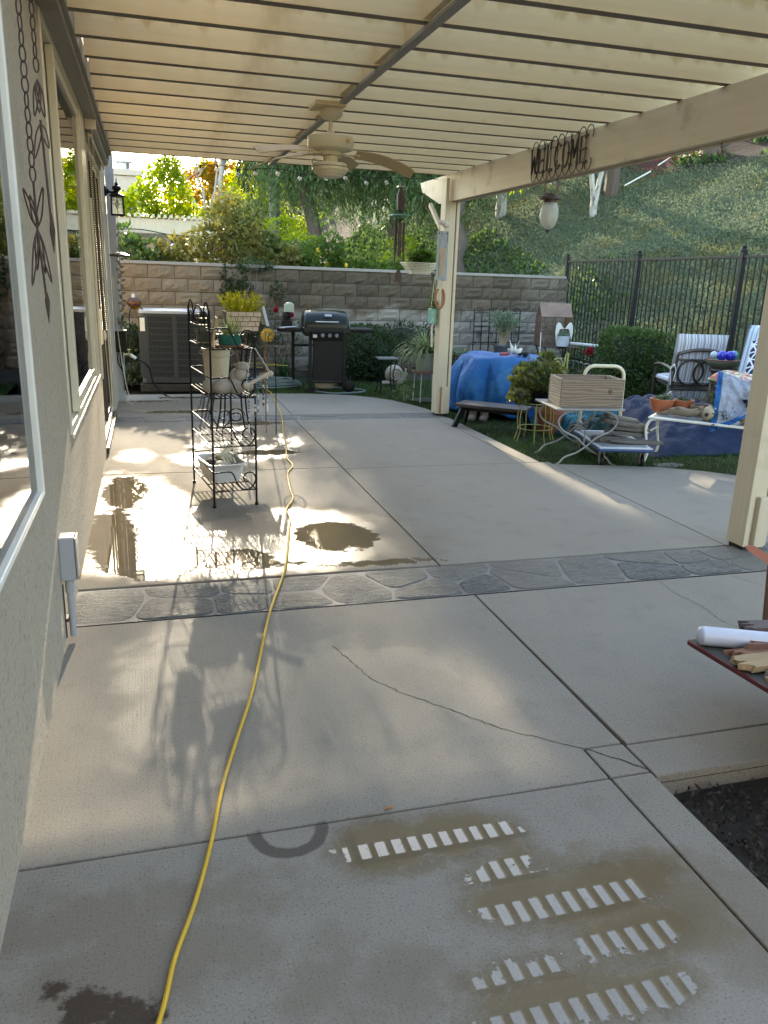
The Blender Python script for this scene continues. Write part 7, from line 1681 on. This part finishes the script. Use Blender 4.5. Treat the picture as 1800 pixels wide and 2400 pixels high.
def tsheet(u0, u1, v0, v1, off, name, mat, n=24):
    a_, b_, c_, d_ = [V(*p) for p in (qa, qb, qc, qd)]; U, W_ = np.meshgrid(np.linspace(u0, u1, n), np.linspace(v0, v1, n), indexing='ij'); u, v = U[..., None], W_[..., None]
    P = a_*(1-u)*(1-v)+b_*u*(1-v)+c_*u*v+d_*(1-u)*v; nn = nrm(np.cross(b_-a_, d_-a_)); nn = nn if np.dot(nn, V(-.5, -.8, .3)) > 0 else -nn
    P = P+nn*(off+(fbm(U*4, W_*4, 3)-.5)*.11+np.abs(fbm(U*7+3, W_*7, 8)-.5)*.09+.035*np.sin(U*5+W_*3))[..., None]
    return grid_mesh(name, P[..., 0], P[..., 1], P[..., 2], mat, tf, solid=.003)
tsheet(0, 1, 0, 1, 0, 'silver_side', M['tarpsilver'], 40)
tsheet(0, 1.0, -.005, .10, .006, 'blue_hem', M['tarpblue'], 24); tsheet(.90, 1.005, .10, 1, .006, 'blue_hem', M['tarpblue'], 24)
MB().tube([(.013*math.cos(a), 0, .013*math.sin(a)) for a in np.linspace(0, 2*PI, 12, endpoint=False)], .004, 5, closed=True).build('grommet', M['black'], tf, loc=tuple(V(*qb)+nrm(V(-.6, -.8, 0))*.035+V(.02, 0, .04)))
sheet('navy_fold', (wbp(.26, .14, .80), wbp(.30, .0, .66), wbp(.54, -.06, .50), wbp(.50, .22, .82)), M['tarpnavy'], 20, .035, 9, tf)
sheet('navy_fold', (wbp(.30, -.02, .66), wbp(.44, -.16, .56), wbp(.60, -.08, .40), wbp(.52, .05, .62)), M['tarpnavy'], 18, .03, 12, tf)
def lump(name, label, x0, x1, y0, y1, hfun, mat, n=50, seed=1):
    X, Y = np.meshgrid(np.linspace(x0, x1, n), np.linspace(y0, y1, n), indexing='ij'); U = (X-x0)/(x1-x0); Vv = (Y-y0)/(y1-y0)
    e = np.minimum(np.minimum(U, 1-U), np.minimum(Vv, 1-Vv)); mask = np.clip(e*5, 0, 1)
    Z = -.03+mask*hfun(X, Y)*(.5+.9*fbm(U*3, Vv*3, seed))+.16*mask*np.abs(fbm(U*5+2, Vv*5, seed+3)-.5)*2+.07*mask*np.abs(fbm(U*11+2, Vv*11, seed+4)-.5)*2+.02*np.abs(fbm(U*16, Vv*16, seed+7)-.5)
    X = X+.08*(fbm(U*4, Vv*4, seed+11)-.5); Y = Y+.12*(fbm(U*4, Vv*4, seed+12)-.5)
    return tag(grid_mesh(name, X, Y, Z, mat, solid=.003), label, 'tarp')
lump('navy_tarp', 'crumpled navy blue tarp heaped on the grass behind the white table', 4.75, 7.0, 6.75, 8.35, lambda X, Y: .20+.20*np.exp(-((X-5.7)**2)/.3)*np.exp(-((Y-7.7)**2)/.25), M['tarpnavy'], 70, 3)
lump('teal_tarp', 'crumpled teal tarp lying behind the hand truck', 4.35, 5.25, 7.75, 8.75, lambda X, Y: .22+0*X, M['tarpteal'], 44, 8)
lump('dark_tarp', 'dark green tarp bundle under the crate table', 4.35, 5.1, 7.35, 7.95, lambda X, Y: .18+0*X, M['tarpdark'], 36, 13)
for (x, y, rz, lb) in [(4.75, 7.55, .2, 'rough brown plank lying on the grass under the teal tarp'), (5.5, 7.0, -.1, 'rough brown plank on the grass under the navy tarp')]:
    tag(MB().box((0, 0, .02), (.9, .11, .035)).build('loose_plank', M['slate'], loc=(x, y, -.03), rz=rz, bevel=.003), lb, 'plank')
tag(MB().prism([(-.2, -.08), (.1, -.1), (.22, .0), (.1, .09), (-.15, .08)], 0, .02).build('stepping_stone', M['slate'], loc=(5.0, 6.35, -.045), bevel=.006) if False else MB().prism([(-.16, -.06), (.1, -.07), (.18, .0), (.1, .07), (-.12, .07)], 0, .02).build('stepping_stone', M['mortar'], loc=(4.72, 6.42, -.045), bevel=.006), 'grey flat stone sunk in the grass in front of the white table', 'stone')
# ------------------------------------------------------------------ cushioned chairs, pillows, bird bath
def stripes(name, bg, fg, per, duty, axis=0):
    t = NT(name); tc = t.add('ShaderNodeTexCoord'); s = t.add('ShaderNodeSeparateXYZ'); t.link(tc.outputs['Object'], s.inputs[0])
    a = t.math('FRACT', t.math('MULTIPLY', s.outputs[axis], 1/per)); b = t.math('LESS_THAN', a, duty); c = t.math('LESS_THAN', t.math('ABSOLUTE', t.math('SUBTRACT', a, .72)), .035)
    col = t.mix(b, rgb(bg), rgb(fg)); col = t.mix(c, col, rgb((.06, .06, .08))); n = t.noise(tc.outputs['Object'], 160, 3)
    return t.done(t.bsdf(col, .9, 0, t.bump(n, .3, .002)))
M['stripe'] = stripes('striped canvas', (.62, .64, .70), (.36, .34, .33), .085, .38, 0); M['stripebl'] = stripes('blue striped canvas', (.60, .68, .76), (.26, .36, .46), .055, .4, 0); M['stripeblv'] = stripes('blue striped back canvas', (.60, .68, .76), (.26, .36, .46), .055, .4, 0)
def cushion(hx, hy, hz, n=14, p=3.2):
    u = np.linspace(-1, 1, n); A, B = np.meshgrid(u, u, indexing='ij'); f = (1-np.abs(A)**(p*2))*(1-np.abs(B)**(p*2)); f = np.clip(f, 0, 1)**.45
    m = MB()
    for s in (-1, 1):
        vs = [(hx*a, hy*b, s*hz*c) for a, b, c in zip(A.ravel(), B.ravel(), f.ravel())]
        fs = [(i*n+j, (i+1)*n+j, (i+1)*n+j+1, i*n+j+1) if s > 0 else (i*n+j, i*n+j+1, (i+1)*n+j+1, (i+1)*n+j) for i in range(n-1) for j in range(n-1)]
        m.add(vs, fs)
    return m
c1 = thing('patio_chair', 'bronze patio chair seen from behind with overlapping ring back and striped cushion', 'chair', (6.88, 9.2, -.03), RAD(-14))
TL = Matrix.Translation((0, -.28, .43)) @ Matrix.Rotation(RAD(10), 4, 'X')
fb = MB(); w = .31
fb.xf(Matrix.Identity(4))
fb.tube([(-w, 0, -.4), (-w, 0, .36), (-w*.96, 0, .42)], .020, 8).tube([(w, 0, -.4), (w, 0, .36), (w*.96, 0, .42)], .020, 8)
fb.tube(catmull([(-w*1.0, 0, .40), (-w*.5, 0, .445), (0, 0, .46), (w*.5, 0, .445), (w, 0, .40)], 5), .022, 8); fb.tube([(-w, 0, .33), (w, 0, .33)], .012, 6)
for z in (-.06, .0): fb.tube([(-w, 0, z), (w, 0, z)], .013, 6)
for s in (-1, 1): fb.tube([(s*.105+.165*math.cos(a), -.005, .165+.165*math.sin(a)) for a in np.linspace(0, 2*PI, 30, endpoint=False)], .014, 7, closed=True)
fb.xf(TL).build('back_frame', M['bronze'], c1, smooth=True)
cushion(.335, .44, .06).xf(TL @ Matrix.Translation((0, .085, .20)) @ Matrix.Rotation(RAD(90), 4, 'X')).build('back_cushion', M['stripe'], c1, smooth=True, ang=180)
cushion(.33, .32, .06).xf(Matrix.Translation((0, .05, .46))).build('seat_cushion', M['stripe'], c1, smooth=True, ang=180)
MB().tube([(-.31, -.25, .39), (.31, -.25, .39), (.31, .33, .41), (-.31, .33, .41)], .02, 8, closed=True).build('seat_frame', M['bronze'], c1, smooth=True)
for s in (-1, 1):
    MB().tube(catmull([(s*.34, -.30, .62), (s*.36, -.05, .66), (s*.36, .25, .64), (s*.35, .33, .58)], 5), .02, 8).tube([(s*.34, .3, .6), (s*.33, .32, 0)], .019, 8).build('arm', M['bronze'], c1, smooth=True)
    MB().tube([(s*.31, -.26, .4), (s*.31, -.36, 0)], .019, 8).build('leg', M['bronze'], c1, smooth=True)
m = MB()
for s in (-1, 1):
    for z0, l in ((.68, .25), (.33, .28)):
        x = s*.335; y = -.33+.0*z0; m.ball((x, y, z0), .018, 7, 5); m.tube(catmull([(x, y, z0), (x+s*.05, y-.02, z0-.05), (x+s*.03, y-.03, z0-l)], 4), .006, 5); m.tube(catmull([(x, y, z0), (x-s*.02, y-.03, z0-.06), (x+s*.0, y-.03, z0-l*.8)], 4), .006, 5)
m.build('tie_cords', M['whitepaint'], c1, smooth=True)
bb_ = thing('bird_bath', 'low pedestal bird bath with a green and rust bowl beside the striped chair', 'bird bath', (6.88, 8.55, -.03))
MB().lathe([(.17, 0), (.16, .04), (.10, .10), (.085, .35), (.10, .60), (.15, .66), (.14, .68)], 20).build('pedestal', pm('dark glazed clay', (.07, .045, .04), .5, var=.2), bb_, smooth=True)
MB().lathe([(.08, .67), (.15, .70), (.20, .76), (.205, .775), (.205, .79), (.19, .79), (.12, .73), (0, .72)], 26, cap1=False).build('bowl', pm('green clay bowl', (.15, .17, .12), .5, var=.15), bb_, smooth=True)
MB().tube([(.203*math.cos(a), .203*math.sin(a), .79) for a in np.linspace(0, 2*PI, 28, endpoint=False)], .009, 7, closed=True).build('rim', pm('rust rim', (.24, .07, .05), .5), bb_, smooth=True)
for k, (x, y, c, lb) in enumerate([(-.07, -.05, (.02, .03, .50), 'cobalt blue glass ball at the left of the bird bath bowl'), (.02, -.09, (.015, .015, .55), 'deep blue glass ball in the middle of the bird bath bowl'), (.115, -.03, (.04, .30, .36), 'teal glass ball at the right of the bird bath bowl'), (-.13, .02, (.45, .55, .58), 'clear pale glass ball at the far left of the bird bath bowl')]):
    tag(MB().ball((0, 0, 0), .062 if k < 3 else .05, 18, 12).build('glass_ball', pm('coloured glass %d' % k, c, .05, var=.05, coat=.6), loc=(6.88+x, 8.55+y, .815), smooth=True), lb, 'glass ball', 'glass balls in the bird bath')
c2 = thing('lounge_chair', 'bronze lounge chair with blue striped cushions behind the white table', 'chair', (6.62, 7.62, -.03), RAD(-58))
cushion(.33, .36, .075).xf(Matrix.Translation((0, -.02, .50))).build('seat_cushion', M['stripebl'], c2, smooth=True, ang=180)
cushion(.33, .40, .07).xf(Matrix.Translation((0, .40, .86)) @ Matrix.Rotation(RAD(72), 4, 'X')).build('back_cushion', M['stripeblv'], c2, smooth=True, ang=180)
MB().tube([(-.33, -.36, .41), (.33, -.36, .41), (.33, .36, .40), (-.33, .36, .40)], .02, 8, closed=True).build('seat_frame', M['bronze'], c2, smooth=True)
for s in (-1, 1):
    MB().tube(catmull([(s*.37, -.36, 0), (s*.38, -.36, .45), (s*.38, -.33, .60), (s*.38, -.22, .67), (s*.38, .1, .67), (s*.37, .38, .66)], 6), .019, 8).build('arm', M['bronze'], c2, smooth=True)
    MB().tube([(s*.34, .36, .4), (s*.34, .45, 0)], .019, 8).tube([(s*.34, .37, .4), (s*.34, .53, 1.2)], .018, 8).build('back_leg', M['bronze'], c2, smooth=True)
MB().tube([(-.34, .53, 1.2), (.34, .53, 1.2)], .018, 8).build('top_rail', M['bronze'], c2)
def geo():
    t = NT('geometric cushion print'); tc = t.add('ShaderNodeTexCoord'); s = t.add('ShaderNodeSeparateXYZ'); t.link(tc.outputs['Object'], s.inputs[0])
    x = t.math('MULTIPLY', s.outputs[0], 11.0); y = t.math('MULTIPLY', s.outputs[1], 11.0)
    def line(e, w): f = t.math('FRACT', e); return t.math('LESS_THAN', t.math('ABSOLUTE', t.math('SUBTRACT', f, .5)), w)
    a = line(t.math('ADD', y, 100.5), .09); b = line(t.math('ADD', t.math('ADD', x, t.math('MULTIPLY', y, .5)), 100), .10); c = line(t.math('ADD', t.math('SUBTRACT', x, t.math('MULTIPLY', y, .5)), 100), .10); d = line(t.math('ADD', x, 100.25), .05)
    m = t.math('MAXIMUM', t.math('MAXIMUM', a, b), t.math('MAXIMUM', c, d)); return t.done(t.bsdf(t.mix(m, rgb((.014, .025, .065)), rgb((.66, .72, .78))), .9))
pl = cushion(.25, .25, .085, p=2.2).build('geometric_pillow', geo(), smooth=True, ang=180, loc=(6.78, 7.62, .80))
pl.rotation_euler = (RAD(64), RAD(6), RAD(-38)); tag(pl, 'navy and white geometric print pillow propped on the blue striped chair', 'pillow')
def floral():
    t = NT('floral cushion print'); v = t.coord(); n = t.noise(v, 9, 3, .5, .8); n2 = t.noise(v, 13, 3, .5, 1.2)
    col = t.mix(t.step(n, .48, .55), rgb((.60, .56, .42)), rgb((.50, .10, .10))); col = t.mix(t.step(n2, .53, .60), col, rgb((.13, .26, .10))); col = t.mix(t.step(t.noise(v, 22, 3), .6, .68), col, rgb((.62, .35, .30)))
    return t.done(t.bsdf(col, .9))
fp = cushion(.24, .24, .08, p=2.2).build('floral_pillow', floral(), smooth=True, ang=180, loc=(6.34, 7.62, .615)); fp.rotation_euler = (RAD(8), RAD(-4), RAD(30)); tag(fp, 'pink and green floral pillow lying on the striped seat cushion', 'pillow')
tag(MB().ball((0, 0, .05), (.10, .13, .06), 12, 8).ball((.08, -.1, .04), (.05, .09, .045), 10, 7).ball((-.12, .06, .04), (.05, .1, .05), 10, 7).build('dark_shoes', pm('dark leather', (.05, .04, .045), .6), loc=(6.55, 8.7, -.03), smooth=True), 'heap of dark shoes on the grass below the striped chair', 'shoes')
# ------------------------------------------------------------------ red cart corner with broken planks at the right edge
rc_ = thing('red_cart', 'red-edged garden cart entering the picture at the right', 'cart', (1.89, 2.31, 0), RAD(5))
MB().b2((0, -.95, .315), (.75, 0, .335)).build('bed', pm('grey cart bed', (.07, .062, .05), .7, var=.2), rc_, bevel=.004)
for a, b in (((0, 0), (0, -.95)), ((0, 0), (.75, 0)), ((.75, 0), (.75, -.95)), ((0, -.95), (.75, -.95))): MB().beam((a[0], a[1], .325), (b[0], b[1], .325), .012, .018).build('rim', pm('red cart enamel', (.12, .016, .016), .4), rc_, bevel=.004)
for (x, y) in ((.52, -.25), (.68, -.25), (.52, -.8), (.68, -.8)): MB().lathe([(.04, -.03), (.11, -.03), (.125, -.015), (.125, .015), (.11, .03), (.04, .03)], 18).xf(Matrix.Translation((x, y, .02+(.0 if True else 0))) @ Matrix.Rotation(RAD(90), 4, 'Y')).tube([(x, y, .03), (x, y, .31)], .015, 6).build('wheel', M['black'], rc_, smooth=True)
wpx = tag(MB().tube([(0, 0, 0), (.30, -.06, .0)], .036, 18).ball((0, 0, 0), (.02, .036, .036), 14, 9).build('white_post', pm('white plastic post', (.55, .57, .64), .25, var=.05), loc=(1.91, 2.265, .372), smooth=True, rz=RAD(-14)), 'rounded white plastic post end lying on the red cart', 'post')
random.seed(9)
def splint(label, p, L, w, h, rz, c, rx=0, ry=0):
    m = MB(); n = 9; vs = []; 
    for i in range(n):
        y = -w/2+w*i/(n-1); x = random.uniform(-.05, .02); vs += [(x, y, 0), (x+random.uniform(-.015, .015), y, h), (L, y, h), (L, y, 0)]
    fs = []
    for i in range(n-1):
        for k in range(4): fs.append((i*4+k, i*4+(k+1) % 4, (i+1)*4+(k+1) % 4, (i+1)*4+k))
    fs += [(3, 2, 1, 0), tuple((n-1)*4+k for k in range(4))]
    o = m.add(vs, fs).build('broken_plank', pm('split wood '+label[:14], c, .7, var=.3, stretch=(1, 14, 14), scale=5, bump=.5, bscale=30), loc=p, rz=rz); o.rotation_euler = (rx, ry, rz)
    return tag(o, label, 'plank', 'broken planks on the red cart')
splint('dark weathered broken plank at the back of the red cart', (2.12, 2.25, .375), .5, .07, .03, RAD(-8), (.11, .075, .07))
splint('pale jagged broken plank along the edge of the red cart', (1.94, 2.06, .345), .7, .09, .022, RAD(0), (.36, .24, .12))
splint('tan broken plank nearest the camera on the red cart', (1.97, 1.90, .345), .7, .08, .025, RAD(-3), (.34, .23, .12))
splint('orange splintered chunk on top of the planks on the red cart', (2.09, 2.0, .372), .16, .06, .02, RAD(-22), (.34, .13, .05), 0, RAD(6))
splint('dark red plank with a torn end behind the pale plank', (2.05, 2.16, .355), .6, .06, .03, RAD(-4), (.17, .08, .055))
splint('grey-brown broken plank lying across the middle of the red cart', (2.0, 1.98, .342), .7, .075, .02, RAD(-1), (.20, .15, .11))
splint('reddish broken plank between the white post and the pale plank', (1.98, 2.13, .342), .7, .05, .022, RAD(-2), (.26, .12, .07))
splint('thin dark splintered strip along the outer edge of the red cart', (1.99, 1.80, .342), .7, .06, .02, RAD(-2), (.15, .10, .07))
up_ = thing('splintered_post', 'tall splintered red-brown post standing at the right edge', 'post', (2.52, 2.62, 0), RAD(-20))
up_.scale = (.55, .55, .92)
MB().beam((.06, 0, .0), (-.02, .0, .62), .075, .04, (0, 1, 0)).build('shaft', pm('red brown wood', (.13, .055, .03), .7, var=.35, stretch=(14, 14, 1), bump=.5, bscale=30), up_, bevel=.002)
MB().prism([(-.24, .06), (-.2, .035), (-.10, .0), (.03, -.06), (.02, -.02), (-.06, .03), (-.17, .065)], -.006, .006).xf(Matrix.Translation((-.02, -.03, .55)) @ Matrix.Rotation(RAD(90), 4, 'X')).build('splinter', pm('pink split wood', (.42, .16, .11), .7, var=.15), up_)
